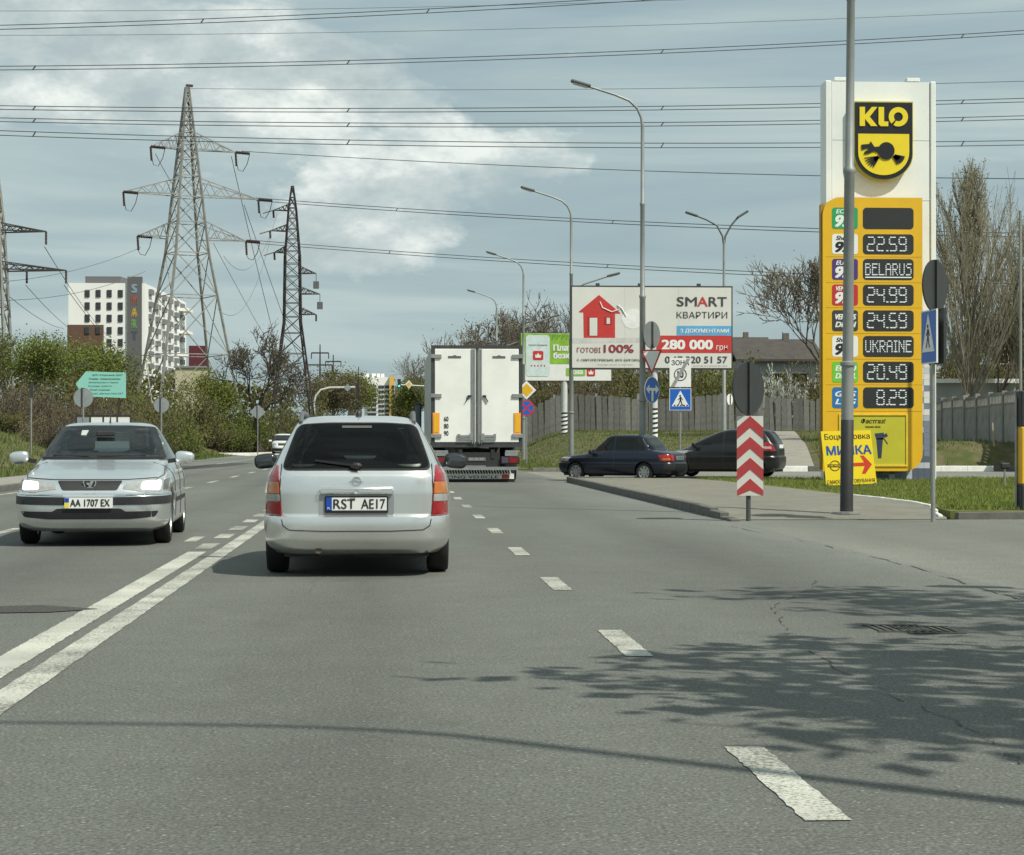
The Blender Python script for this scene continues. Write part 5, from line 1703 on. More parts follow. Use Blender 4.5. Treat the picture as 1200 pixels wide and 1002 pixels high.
# low black and white barrier behind the saloon
BY = 84
X = gx(121, BY); P = 2400 / BY; z0 = zg(X, BY)
t = thing('panel_barrier', 'low black-framed barrier with white panels on the left verge', 'barrier', (X, BY, z0))
def tx3(p): return (p - 121) / P
def tz3(p): return 1.2 + (515 - p) / P - z0
MB().bar((tx3(90), 0, tz3(487.5)), (tx3(152.5), 0, tz3(487.5)), .06, .06).build('rail', POLE_D, t)
for p in (90, 106, 121, 137, 152.5): MB().box((tx3(p), 0, tz3(487) / 2 - .1), (.05, .05, tz3(487) + .2)).build('upright', POLE_D, t)
for a, b, m_ in ((91, 105, SIGN_BACK_L), (107, 120, S_WHITE), (122, 136, S_WHITE), (138, 152, S_WHITE)): MB().box(((tx3(a) + tx3(b)) / 2, 0, tz3(493)), (tx3(b) - tx3(a), .02, .28)).build('white_panel', m_, t)

# traffic-light arms far ahead
AY = 250; P = 2400 / AY
def th(p): return 1.2 + (515 - p) / P
X = gx(368, AY)
t = thing('traffic_light_arm', 'curved white mast arm with a diamond sign over the far road', 'traffic light', (X, AY, 0))
def ox(p): return (p - 368) / P
MB().tube([(0, 0, -.2), (0, 0, th(472)), (ox(370), 0, th(464)), (ox(376), 0, th(457)), (ox(386), 0, th(454.5)), (ox(418), 0, th(454))], .13, 8).build('mast_arm', M('mast_white', (.50, .50, .47), .5), t, smooth=50)
MB().prism([(ox(407), th(459)), (ox(411.5), th(454.5)), (ox(407), th(450)), (ox(402.5), th(454.5))][::-1], -.14, -.11).build('diamond_sign', SIGN_BACK_L, t)
MB().box((ox(418), 0, th(455)), (.34, .3, 1.2)).build('signal_head', POLE_D, t)
X = gx(505, AY)
t = thing('traffic_light_arm', 'mast arm with a dark signal and yellow diamond, left of the lorry', 'traffic light', (X, AY + 2, 0))
def ox(p): return (p - 505) / P
MB().tube([(0, 0, -.2), (0, 0, th(456)), (ox(498), 0, th(452)), (ox(466), 0, th(450.5))], .09, 8).build('mast_arm', M('mast_white', (.5, .5, .47), .5), t, smooth=50)
dm = MB().prism([(ox(479.3), th(455)), (ox(483.6), th(450)), (ox(479.3), th(445)), (ox(475), th(450))][::-1], -.16, -.12).build('priority_sign', S_WHITE, t)
MB().prism([(ox(479.3), th(453.3)), (ox(482.2), th(450)), (ox(479.3), th(446.7)), (ox(476.4), th(450))][::-1], -.18, -.14).build('sign_face', S_YEL, dm)
sh = MB().box((ox(468), -.05, th(449)), (.40, .3, 1.1)).build('signal_head', POLE_D, t)
MB().prism(circle(ox(468), th(452), .12, 12), -.26, -.2).build('green_lamp', M('signal_green', (.1, .8, .5), .4, emit=1.2), sh)

# yellow kiosk sign in the distance, edge marker posts on the right
KY = 235
X = gx(342, KY)
t = thing('kiosk', 'small yellow roadside kiosk with sloping dark roof far on the left', 'kiosk', (X, KY, zg(X, KY)))
MB().box((0, 0, 1.2), (2.0, 2.0, 2.8)).build('wall', M('kiosk_yellow', (.62, .55, .03), .6, var=.2, scale=3), t)
MB().box((.1, -1.02, 1.5), (1.0, .05, .7)).build('window', GLASS_T, t)
MB().box((.0, -.2, 3.1), (4.2, 3.4, .18), Matrix.Rotation(R(-22), 3, 'Y')).build('roof', M('kiosk_roof', (.04, .04, .04), .7), t)
MB().box((-1.6, 0, 1.2), (.1, .1, 2.8)).build('upright', POLE_D, t)
c0 = gnd(1193, 597, .11)
t = thing('striped_post', 'thick black and yellow banded post on the lawn at the right edge', 'bollard', (c0.x + .16, c0.y, .10))
for a, b, m_ in ((-.2, .40, POLE_D), (.40, 1.30, TYEL), (1.30, 1.86, POLE_D)):
    MB().box((0, 0, (a + b) / 2), (.30, .30, b - a - .004), bev=.015).build('band', m_, t)
MB().tube([(-.17, .06, -.2), (-.17, .06, 1.75)], .022, 8).build('side_pipe', STEEL, t)
t = thing('thin_mast', 'thin grey mast rising behind the banded post at the right edge', 'pole', (gx(1196, 52), 52, .11))
MB().tube([(0, 0, -.2), (0, 0, 7.0)], .04, 8).build('mast', POLE, t, smooth=50)
c0 = gnd(1177.5, 570, .11)
t = thing('tap_post', 'short dark hydrant post in the lawn near the banded post', 'post', (c0.x, c0.y, .11))
MB().tube([(0, 0, -.1), (0, 0, .42)], .025, 8).build('stem', STEEL, t)
MB().box((0, 0, .48), (.22, .14, .14), bev=.03).box((-.08, 0, .56), (.1, .08, .06)).build('head', POLE_D, t)
SYY = 79.0
X = gx(1164, SYY)
t = thing('survey_stake', 'pale wooden stake leaning before the concrete fence', 'stake', (X, SYY, zg(X, SYY)))
MB().bar((0.03, 0, -.1), (-.03, 0, .85), .05).build('stake', M('stake_wood', (.42, .36, .25), .8), t)
t = thing('sign_post', 'plain sign post outside the right edge casting a thin shadow on the asphalt', 'traffic sign', (6.45, 14.9, 0))
post(t, 3.2, .035)
disc(t, 2.9, .3, S_BLUE, SIGN_BACK)
# ------------------------------------------------------------------ billboards
BB = 80.0; P = 2400 / BB
X0 = gx(763, BB)
zb = zg(X0, BB)
bbd = thing('billboard', 'large pale property billboard with a red house and price band', 'billboard', (X0, BB, zb))
def ux(p): return (p - 763) / P
def uz(p): return 1.2 + (515 - p) / P - zb
FRAME_D = M('billboard_frame', (.045, .045, .045), .6)
pan = MB().rect(ux(667.5), ux(859.5), uz(432.5), uz(334), -.10, .25).build('panel', FRAME_D, bbd)
PALE = M('poster_pale', (.62, .62, .58), .6, var=.06, scale=.6)
# printed sheets pasted side by side
for a, b in ((669.3, 731.5), (731.5, 795), (795, 858)):
    MB().rect(ux(a) + .002, ux(b) - .002, uz(430.7), uz(335.8), -.106, -.095).build('poster_sheet', PALE, pan)
def pp(mat, *polys, y=-.112, name='print'):
    mb = MB()
    for k, p in enumerate(polys):
        mb.prism([(ux(a), uz(b)) for a, b in p], y - .002 * k, y + .010)
    return mb.build(name, mat, pan)
REDP = M('print_red', (.50, .035, .03), .55, var=.06)
pp(M('print_floor', (.53, .53, .50), .6), [(669.5, 396), (750, 395), (750, 401), (669.5, 402)], y=-.109, name='print_floor')
pp(REDP, [(682.5, 364), (720, 364), (720, 395.5), (683, 395.5)], [(677.5, 364.5), (701, 345), (726, 366), (726, 367), (677.5, 365.5)], name='red_house')
pp(M('print_house_shade', (.33, .02, .02), .55), [(687.5, 371), (700, 371), (700, 393), (687.5, 393)], [(707.5, 371), (716, 371), (716, 380), (707.5, 380)], y=-.1165, name='house_openings')
pp(PALE, [(690, 372), (699, 372), (699, 393), (690, 393)], [(710, 372), (714, 372), (714, 379), (710, 379)], y=-.120, name='house_light')
tagp = []
for k in range(14):
    a = 2 * math.pi * k / 14
    tagp.append((741 + 13.5 * math.cos(a) * (1 if k % 2 else .93), 373 + 12 * math.sin(a)))
pp(M('print_tag', (.74, .74, .72), .6), tagp, y=-.113, name='price_tag')
cord = MB().tube([(ux(702), -.125, uz(353)), (ux(705), -.125, uz(360)), (ux(716), -.125, uz(365)), (ux(725), -.125, uz(362)), (ux(723), -.125, uz(357)), (ux(728), -.125, uz(361)), (ux(733), -.125, uz(370))], .022, 6).build('cord', M('print_cord', (.78, .78, .76), .6), pan)
GREY_P = M('print_dark', (.05, .05, .055), .6)
def bt(s, a, b, c, d, mat, bold=.02, y=-.122):
    return text(s, ux(a), ux(b), uz(d), uz(c), y, mat, pan, bold)
bt('SM', 793, 817, 347, 358, GREY_P, .015); bt('A', 817.5, 830, 347, 358, REDP, .015); bt('RT', 831, 852.5, 347, 358, GREY_P, .015)
bt('КВАРТИРИ', 793, 853, 364.5, 372, GREY_P, -.004)
pp(M('print_sky_blue', (.10, .36, .62), .55), [(793, 381), (858, 381), (858, 392.5), (793, 392.5)], y=-.113, name='blue_band')
bt('З ДОКУМЕНТАМИ', 797, 855, 384.5, 390, S_WHITE, .03)
pp(REDP, [(769, 392.6), (858, 392.6), (858, 413), (769, 413)], y=-.1135, name='red_band')
bt('280 000', 775, 836, 397.5, 409, S_WHITE, .045)
bt('грн', 840, 853, 404, 411, S_WHITE, 0)
bt('0', 779, 785, 417, 425, GREY_P, .02); bt('67 320 51 57', 788, 853, 417, 425, GREY_P, .02)
bt('ГОТОВІ', 675, 703, 407, 413, M('print_dark_red', (.25, .03, .04), .6), .01)
bt('100%', 706.5, 742, 403.5, 413, M('print_dark_red', (.25, .03, .04), .6), .03)
bt('С. СВЯТОПЕТРІВСЬКЕ, ВУЛ. БІЛГОРОДСЬКА', 675, 762, 420.3, 423.5, GREY_P, .02)
bt('забудовник залишає за собою право', 699, 741, 426, 428, M('print_faint', (.3, .3, .3), .6), 0)
bt('проєктна декларація на сайті', 812, 853, 427, 429, M('print_faint', (.3, .3, .3), .6), 0)
def striped_post(t, x, z_top, r, zs0, zs1):
    MB().tube([(x, .1, -.6), (x, .1, z_top)], r, 14).build('post', M('post_white', (.55, .57, .55), .5, var=.1), t, smooth=50)
    MB().tube([(x, .1, zs0), (x, .1, zs1)], r * 1.03, 14).build('striped_sleeve', S_WHITE, t, smooth=50)
    n = 6
    h = (zs1 - zs0) / n
    for k in range(n):
        mb = MB(); pts = []
        for j in range(13):
            a = math.pi * 2 * j / 12
            zz = zs0 + k * h + h * .5 * (j / 12) * 1.6
            pts.append((x + r * 1.06 * math.cos(a), .1 + r * 1.06 * math.sin(a), min(zz, zs1 - h * .45)))
        for j in range(12):
            p, q_ = pts[j], pts[j + 1]
            mb.add([p, q_, (q_[0], q_[1], q_[2] + h * .45), (p[0], p[1], p[2] + h * .45)], [(0, 1, 2, 3)])
        mb.build('black_stripe', POLE_D, t)
striped_post(bbd, ux(767), uz(432), .14, uz(512), uz(478))
wk = MB()
for p in (700, 750, 820): wk.box((ux(p), .1, uz(332.5)), (.14, .2, .10))
wk.build('floodlight', FRAME_D, bbd)

GY = 131.0; P2 = 2400 / GY
X0 = gx(663, GY); zb2 = zg(X0, GY)
gb = thing('billboard', 'green and white shop billboard showing a phone, behind the property billboard', 'billboard', (X0, GY, zb2))
def ux(p): return (p - 663) / P2
def uz(p): return 1.2 + (515 - p) / P2 - zb2
pan = MB().rect(ux(609), ux(717.5), uz(446.5), uz(389.5), -.1, .25).build('panel', FRAME_D, gb)
MB().rect(ux(610), ux(716.5), uz(445.8), uz(390.4), -.106, -.095).build('poster_sheet', S_WHITE, pan)
pp(M('print_green', (.22, .42, .04), .55, var=.25, scale=1.6), [(610, 390.6), (716.5, 390.6), (716.5, 426.5), (610, 426.5)], y=-.112, name='green_field')
mb = MB()
for k in range(26):
    x = 646 + k * 2.8
    mb.prism([(ux(x), uz(398 - (k % 2) * 3)), (ux(x + 1.5), uz(398 - (k % 2) * 3)), (ux(x + 3), uz(392)), (ux(x + 1.2), uz(392))], -.118, -.11)
mb.build('leaf_pattern', M('print_dark_green', (.12, .27, .03), .55), pan)
mb = MB().prism([(ux(a), uz(b)) for a, b in rrect(616, 644, 392.5, 441, 4)], -.124, -.11); mb.build('phone', M('print_phone', (.58, .68, .68), .5), pan)
mb = MB().prism([(ux(a), uz(b)) for a, b in rrect(624, 636.5, 411, 422, 2)], -.130, -.122); mb.build('red_icon', REDP, pan)
mb = MB().prism([(ux(a), uz(b)) for a, b in ((626.5, 415), (628, 416.5), (630.2, 413.5), (632.4, 416.5), (634, 415), (633.3, 419), (627.2, 419))], -.134, -.128); mb.build('basket_icon', S_WHITE, pan)
mb = MB()
for k in range(5): mb.prism([(ux(a), uz(b)) for a, b in circle(622.5 + k * 3.8, 428.5, 1.0, 8)], -.130, -.122)
mb.build('rating_dots', REDP, pan)
bt('приложение', 619, 641, 403.5, 406, GREY_P, .01, y=-.127)
bt('Плати', 648, 676, 403.5, 411, S_WHITE, .045, y=-.127); bt('безконтактно', 648, 706, 412.5, 420, S_WHITE, .045, y=-.127)
mb = MB().prism([(ux(a), uz(b)) for a, b in rrect(663, 686, 431, 440.5, 1.5)], -.118, -.108); mb.build('green_tag', M('print_green2', (.22, .44, .06), .5), pan)
bt('нова', 667, 683, 433.5, 438.5, S_WHITE, .04, y=-.122)
mb = MB().prism([(ux(a), uz(b)) for a, b in rrect(687.5, 697.5, 431, 440.8, 1.5)], -.118, -.108); mb.build('red_icon', REDP, pan)
mb = MB().prism([(ux(a), uz(b)) for a, b in ((689.5, 434.5), (691, 436), (692.5, 433), (694, 436), (695.5, 434.5), (695, 438.5), (690, 438.5))], -.124, -.116); mb.build('basket_icon', S_WHITE, pan)
striped_post(gb, ux(661.5), uz(446), .2, uz(512), uz(483))

# ------------------------------------------------------------------ fences
FW = M('fence_wood_grey', (.135, .137, .126), .9, var=.28, scale=2.5, bump=.4, objrand=.22)
FC = M('fence_concrete', (.25, .24, .22), .9, var=.3, scale=1.4, bump=.3, objrand=.12)
fence = thing('plank_fence', 'weathered grey plank fence along the top of the grass slope', 'fence', (gx(600, 140), 140, 0))
frng = random.Random(11)
pw = .40
pm = [MB().prism([(-pw / 2 + .015, 0), (pw / 2 - .015, 0), (pw / 2 - .015, 2.45 + a), (0, 2.5 + b), (-pw / 2 + .015, 2.45 + c)], -.03, .03).mesh('plank') for a, b, c in ((0, .02, .03), (.05, 0, -.04), (-.04, .04, 0), (.08, .06, .05))]
for m_ in pm: m_.materials.append(FW)
X = fence.location.x
xe = gx(985, 140)
while X < xe:
    o = link('plank', frng.choice(pm), fence)
    o.location = (X - fence.location.x, frng.uniform(-.03, .03), zg(X, 140) - .08 + frng.uniform(-.08, .06) + .18 * math.sin(X * .6))
    o.rotation_euler = (frng.uniform(-.03, .03), frng.uniform(-.015, .015), frng.uniform(-.12, .12))
    X += pw
for k in range(8):
    x = fence.location.x + k * 2.9
    MB().box((x - fence.location.x, .12, zg(x, 140) + 1.2), (.16, .16, 2.9)).build('post', FC, fence)
MB().bar((0, .08, zg(fence.location.x, 140) + 1.9), (xe - fence.location.x, .08, zg(xe, 140) + 1.9), .08).build('rail', FW, fence)

cf = thing('concrete_fence', 'dark concrete panel fence with a pierced top band behind the lawn', 'fence', (26.2, 97, 0))
A, B_ = Vector((27.6, 112)), Vector((23.0, 62))
L = (B_ - A).length; n = int(L / 2.75)
ang = math.atan2((B_ - A).y, (B_ - A).x)
pmesh = MB()
pmesh.box((0, 0, .80), (2.5, .08, 1.6)).box((0, 0, 2.01), (2.5, .08, .06))
for k in range(9): pmesh.box((-1.2 + k * .3, 0, 1.79), (.17, .08, .40))
pmesh.box((0, -.05, 1.58), (2.5, .03, .05))
pmesh = pmesh.mesh('panel'); pmesh.materials.append(FC)
qmesh = MB().box((0, 0, 1.02), (.2, .2, 2.24)).mesh('post'); qmesh.materials.append(FC)
for k in range(n):
    p = A + (B_ - A) * ((k + .5) / n); q_ = A + (B_ - A) * (k / n)
    if p.y < 72: continue
    zz = zg(p.x, p.y) if p.y > 79.5 else 1.05
    o = link('panel', pmesh, cf, loc=(p.x - 26.2, p.y - 97, zz - .05 + frng.uniform(-.05, .05))); o.rotation_euler = (frng.uniform(-.02, .02), 0, ang)
    o = link('post', qmesh, cf, loc=(q_.x - 26.2, q_.y - 97, zz - .05)); o.rotation_euler = (0, 0, ang)

# ------------------------------------------------------------------ houses behind the fences
ROOF = M('old_roof', (.06, .052, .045), .85, var=.25, scale=1.5, bump=.3)
WALLW = M('pale_wall', (.34, .36, .37), .8, var=.15, scale=.8)
def house(label, px0, px1, py_eave, py_ridge, Y, depth, wall, roofm=ROOF, win=(), gable=False):
    x0, x1 = gx(px0, Y), gx(px1, Y)
    k = Y / 2400
    ze, zr = 1.2 + (515 - py_eave) * k, 1.2 + (515 - py_ridge) * k
    z0 = zg((x0 + x1) / 2, Y)
    t = thing('house', label, 'house', ((x0 + x1) / 2, Y, z0))
    w = (x1 - x0) / 2
    MB().box((0, depth / 2, (ze - z0) / 2 - .3), (2 * w - .6, depth - .6, ze - z0 + .6)).build('wall', wall, t)
    e, r_ = ze - z0, zr - z0
    if gable:
        rf = MB().prism([(-w - .3, e - .1), (0, r_), (w + .3, e - .1), (w + .3, e + .08), (0, r_ + .2), (-w - .3, e + .08)], -.4, depth + .4).build('roof', roofm, t)
        MB().prism([(-w + .3, e), (w - .3, e), (0, r_ - .05)], .3, .45).build('gable', wall, t)
    else:
        rf = MB()
        rf.prism([(-.4, e - .12), (depth / 2, r_), (depth + .4, e - .12), (depth + .4, e + .06), (depth / 2, r_ + .2), (-.4, e + .06)], -w - .3, w + .3, 'x')
        rf = rf.build('roof', roofm, t)
    MB().box((w * .4, depth * .5, r_ + .3), (.5, .5, .8)).build('chimney', M('chimney_grey', (.13, .115, .10), .9), rf)
    for (a, zc, ww, hh) in win:
        wd = MB().box((a * w, .28, zc), (ww, .06, hh)).build('window', S_WHITE, t)
        MB().box((a * w, .245, zc), (ww - .16, .03, hh - .16)).build('pane', GLASS_T, wd)
    return t
house('low house with a long brown roof behind the plank fence', 866, 962, 421, 396, 165, 9, WALLW, win=((-.6, 4.2, 1.4, 1.5), (0.0, 4.2, 1.4, 1.5), (.5, 4.2, 1.4, 1.5)))
house('grey roofed shed above the property billboard edge', 828, 905, 412, 394, 205, 8, M('dun_wall', (.25, .22, .18), .85))
house('old brown gabled house beside the poplar at the right', 1150, 1215, 425, 372, 128, 8, M('brown_boards', (.14, .11, .085), .85, var=.3, scale=2), gable=True, win=((-.3, 5.0, 1.2, 1.2),))
# white flat-roofed garage behind the concrete fence
GYY = 116; k = GYY / 2400
x0, x1 = gx(1085, GYY), gx(1193, GYY)
z0 = zg((x0 + x1) / 2, GYY)
t = thing('garage', 'long white flat-roofed garage showing above the concrete fence', 'garage', ((x0 + x1) / 2, GYY, z0))
ht = 1.2 + (515 - 447.5) * k - z0
MB().box((0, 2.5, ht / 2 - .2), (x1 - x0 - .3, 5, ht + .4)).build('wall', WALLW, t)
MB().box((0, 2.4, ht + .1), (x1 - x0, 5.6, .24)).build('roof', M('roof_white', (.78, .78, .76), .6), t)
MB().box((-1.0, -.03, 1.2), (2.4, .06, 2.2)).build('door', M('garage_door', (.3, .32, .33), .6), t)

# ------------------------------------------------------------------ far buildings
HY = 330.0; kk = HY / 2400
def hx(p): return (p - 128) * kk
Xh = gx(128, HY); zh0 = zg(Xh, HY) - 1
hot = thing('apartment_block', 'white block with a grey vertical strip of coloured letters', 'building', (Xh, HY, zh0))
def hz2(p): return 1.2 + (515 - p) * kk - zh0
BW = M('render_white', (.80, .805, .79), .7, var=.04, scale=.2)
BG = M('render_grey', (.11, .11, .115), .7, var=.05)
BBR = M('render_brown', (.12, .065, .045), .8, var=.1)
dep = 34
# plan: front face from x=81 to 166, side face receding to the right
fx0, fx1 = hx(81), hx(169)
side_v = Vector((2.0, 46.0))
body = MB()
pl_ = [(fx0, 0), (fx1, 0), (fx1 + side_v.x, side_v.y), (fx0 + side_v.x, side_v.y)]
body.prism(pl_, 0, hz2(333.5), 'z')
wall = body.build('wall', BW, hot)
MB().prism([(fx0 - .15, -.2), (hx(121.5), -.2), (hx(121.5), 6), (fx0 - .15, 6)], 0, hz2(382), 'z').build('brown_wing', BBR, hot)
MB().prism([(hx(97), 3), (hx(138), 3), (hx(146), 12), (hx(105), 12)], hz2(333.5) - .1, hz2(324), 'z').build('penthouse', BG, hot)
MB().rect(hx(149), hx(165.5), hz2(470), hz2(326), -.35, 1.0).build('grey_strip', BG, hot)
for ch_, yc, c in (('S', 339.5, (.22, .30, .38)), ('M', 353, (.30, .08, .06)), ('A', 367, (.52, .33, .06)), ('R', 380.5, (.14, .28, .10)), ('T', 394, (.07, .08, .11))):
    text(ch_, hx(153.5), hx(160.5), hz2(yc + 5.5), hz2(yc - 5), -.40, M('letter_' + ch_, c, .5), hot, .06)
wme = MB().box((0, 0, 0), (hx(105) - hx(100.5), .2, hz2(341) - hz2(348.5))).mesh('window'); wme.materials.append(M('window_dark', (.035, .04, .045), .25))
fme = MB().box((0, .06, 0), (hx(105.6) - hx(100), .2, hz2(340.6) - hz2(348.9))).mesh('frame'); fme.materials.append(M('frame_dark', (.10, .10, .10), .5))
for r_, yc in enumerate((345.5, 360, 374.2, 388.5, 402.5, 417, 431)):
    for c_, xc in enumerate((102.7, 115.3, 128, 140.8)):
        if r_ == 3 or r_ > 3:
            if c_ < 2 and r_ > 3: continue
        yb = -.08 if not (r_ >= 3 and c_ < 2) else -.28
        w = link('window', wme, hot, loc=(hx(xc), yb, hz2(yc)))
        link('frame', fme, w)
# receding side: balconies and glazing
sd = side_v.normalized(); nrm2 = Vector((sd.y, -sd.x))
if nrm2.x < 0 or nrm2.y > 0: pass
rowh = (hz2(333.5) - hz2(450)) / 8
for r_ in range(8):
    zc = hz2(333.5) - rowh * (r_ + .55)
    for c_ in range(6):
        p = Vector((fx1, 0)) + side_v * ((c_ + .7) / 6.6) + nrm2 * .25
        rt = Matrix.Rotation(math.atan2(sd.y, sd.x), 3, 'Z')
        MB().box((p.x, p.y, zc), (side_v.length / 6.6 * .42, .5, rowh * .42), rt).build('window', M('window_grey', (.16, .17, .175), .4), hot)
        if c_ == 5 and r_ % 2 == 0:
            MB().box((p.x + nrm2.x * .7, p.y + nrm2.y * .7, zc - rowh * .38), (side_v.length / 6.6 * .9, 1.4, rowh * .26), rt).build('balcony', BW, hot)
# dark red hoarding and low building below the pylon
RY = 260; k3 = RY / 2400
X = gx(232, RY)
t = thing('hoarding', 'dark red hoarding standing behind the legs of the lattice pylon', 'billboard', (X, RY, zg(X, RY) - .5))
def rz(p): return 1.2 + (515 - p) * k3 - zg(X, RY) + .5
MB().box((0, 0, (rz(406) + rz(431)) / 2), (21 * k3, .4, rz(406) - rz(431))).build('panel', M('hoarding_red', (.10, .015, .025), .6, var=.1), t)
for s in (-1, 1): MB().box((s * .8, .3, rz(431) / 2), (.2, .2, rz(431))).build('leg', POLE_D, t)
X = gx(231, 255)
t = thing('shed', 'pale low shed beneath the dark red hoarding', 'shed', (X, 250, zg(X, 250) - .5))
h_ = 1.2 + (515 - 432) * 250 / 2400 - zg(X, 250) + .5
MB().box((0, 0, h_ / 2), (4.0, 3, h_)).build('wall', M('shed_cream', (.45, .42, .30), .8), t)
MB().box((0, 0, h_ + .1), (4.4, 3.4, .2)).build('roof', STEEL, t)
# far apartment tower at the end of the road
FY = 620.0; k4 = FY / 2400
X = gx(446, FY)
ap = thing('apartment_tower', 'distant white and yellow apartment tower at the end of the road', 'building', (X, FY, -1))
def ax_(p): return (p - 446) * k4
def az(p): return 2.2 + (515 - p) * k4
MB().box(((ax_(427) + ax_(458)) / 2, 6, az(442) / 2), (ax_(458) - ax_(427), 12, az(442))).build('wall', BW, ap)
MB().box(((ax_(456.3) + ax_(462)) / 2, 5, az(441) / 2), (ax_(462) - ax_(456.3), 13, az(441))).build('yellow_bay', M('render_yellow', (.66, .42, .10), .7), ap)
MB().box(((ax_(462.5) + ax_(470)) / 2, 10, az(452) / 2), (ax_(470) - ax_(462.5), 12, az(452))).build('grey_wing', M('brick_grey', (.13, .12, .12), .8), ap)
for p in (430, 438, 444, 448): MB().box((ax_(p), 4, az(441)), (1.2, 2, 1.8)).build('roof_stack', BW, ap)
wm2 = MB().box((0, 0, 0), (.75, .2, .85)).mesh('window'); wm2.materials.append(MATS['window_dark'])
for r_ in range(7):
    z_ = az(453.5 + r_ * 5.6)
    for p in (445, 448.5, 452.5, 455.2, 460.5):
        yb = -.15 if p < 456 else -1.65
        link('window', wm2, ap, loc=(ax_(p), yb, z_))
    MB().box((ax_(436), -.6, z_ - .45), (ax_(441.5) - ax_(430), 1.2, .5)).build('balcony', WALLW, ap)
    MB().box((ax_(436), -.1, z_ + .25), (ax_(441) - ax_(431), .2, .75)).build('glazing', M('glazing_dark', (.12, .13, .14), .3), ap)
X = gx(416, 700)
t = thing('apartment_tower', 'dark top of a farther block left of the white tower', 'building', (X, 700, -1))
MB().box((0, 6, 10.5), (4.5, 8, 23)).build('wall', M('brick_grey', (.13, .12, .12), .8), t)
MB().box((0, 6, 22.4), (4.9, 8.4, .8)).build('roof', BG, t)

# ------------------------------------------------------------------ pylons and lines
PY_L = M('pylon_galvanised', (.27, .27, .25), .6, .3, var=.25, scale=1.2)
PY_D = M('pylon_dark', (.045, .038, .036), .7, .2, var=.25, scale=1.2)
INS = M('insulator', (.055, .03, .028), .4, var=.2)
def lattice(levels, legw, brw, n_seg):
    """square lattice mast: levels = [(z, half)], cross-braced"""
    mb = MB()
    zs_ = [l[0] for l in levels]; hs = [l[1] for l in levels]
    def H(z): return float(np.interp(z, zs_, hs))
    cs = ((-1, -1), (1, -1), (1, 1), (-1, 1))
    for (za, ha), (zb_, hb_) in zip(levels[:-1], levels[1:]):
        for sx, sy in cs:
            mb.bar((sx * ha, sy * ha, za), (sx * hb_, sy * hb_, zb_), legw * (1 if za < 18 else .8))
    z = zs_[0]
    while z < zs_[-1] - .5:
        step = max(1.1, H(z) * 2 * n_seg)
        z2 = min(z + step, zs_[-1])
        a, b = H(z), H(z2)
        for i in range(4):
            (sx, sy), (tx_, ty_) = cs[i], cs[(i + 1) % 4]
            mb.bar((sx * a, sy * a, z), (tx_ * b, ty_ * b, z2), brw)
            mb.bar((tx_ * a, ty_ * a, z), (sx * b, sy * b, z2), brw)
            mb.bar((sx * b, sy * b, z2), (tx_ * b, ty_ * b, z2), brw)
        z = z2
    return mb, H
def insulator(p, q_, parent, r=.13):
    p, q_ = Vector(p), Vector(q_)
    n = 9
    prof, rs = [], []
    pts = []
    for k in range(n * 2 + 1):
        pts.append(p + (q_ - p) * (k / (2 * n))); rs.append(r if k % 2 else r * .55)
    return MB().tube(pts, rs, 8).build('insulator', INS, parent)
def cross_arm(H, z, L, drop, s, parent, mat, w=.11):
    """tapering truss arm on side s, length L from the axis"""
    h = H(z); h2 = H(z + drop)
    mb = MB()
    tip = (s * L, 0, z)
    for sy in (-1, 1):
        mb.bar((s * h, sy * h, z), tip, w); mb.bar((s * h2, sy * h2, z + drop), tip, w * .8)
        n = 4
        for k in range(n):
            a = Vector((s * h, sy * h, z)).lerp(Vector(tip), k / n); b = Vector((s * h2, sy * h2, z + drop)).lerp(Vector(tip), (k + .6) / n)
            mb.bar(a, b, w * .6); mb.bar(b, Vector((s * h, sy * h, z)).lerp(Vector(tip), (k + 1) / n), w * .6)
    mb.build('cross_arm', mat, parent)
    return Vector(tip)
# pylon A, tall pale one
P1Y = 186; k1 = P1Y / 2400
X = gx(219, P1Y); zb1 = zg(X, P1Y)
pa = thing('pylon', 'tall pale lattice pylon with three pairs of arms, nearest on the left', 'pylon', (X, P1Y, zb1), R(24))
def pz_(p): return 1.2 + (515 - p) * k1 - zb1
lev = [(-.4, 4.1), (pz_(300), 1.55), (pz_(172), .62), (pz_(105), .12)]
mb, H = lattice(lev, .19, .075, .9)
mb.build('mast', PY_L, pa)
MB().box((.2, 0, pz_(103)), (.6, .3, .2)).build('peak_clamp', INS, pa)
tipsA = []
for py_, La, Lb in ((177, 3.4, 4.6), (231, 5.9, 6.8), (281, 4.6, 5.6)):
    for s, L in ((-1, La), (1, Lb)):
        tp = cross_arm(H, pz_(py_), L, 1.5, s, pa, PY_L, .085)
        insulator(tp, tp + Vector((1.25, -.3, -.08)), pa, .17)
        insulator(tp, tp + Vector((.12, .1, -1.25)), pa, .13)
        lp_ = tp + Vector((0.1, .1, -1.25)); rp_ = tp + Vector((1.25, -.3, -.08))
        MB().tube([lp_ if py_ > 260 else tp + Vector((-.05, 0, -.2)), tp + Vector((.25, 0, -1.6)), tp + Vector((.7, 0, -1.7)), tp + Vector((1.05, -.2, -1.0)), rp_], .035, 5).build('jumper', INS, pa)
        tipsA.append((py_, s, tp))
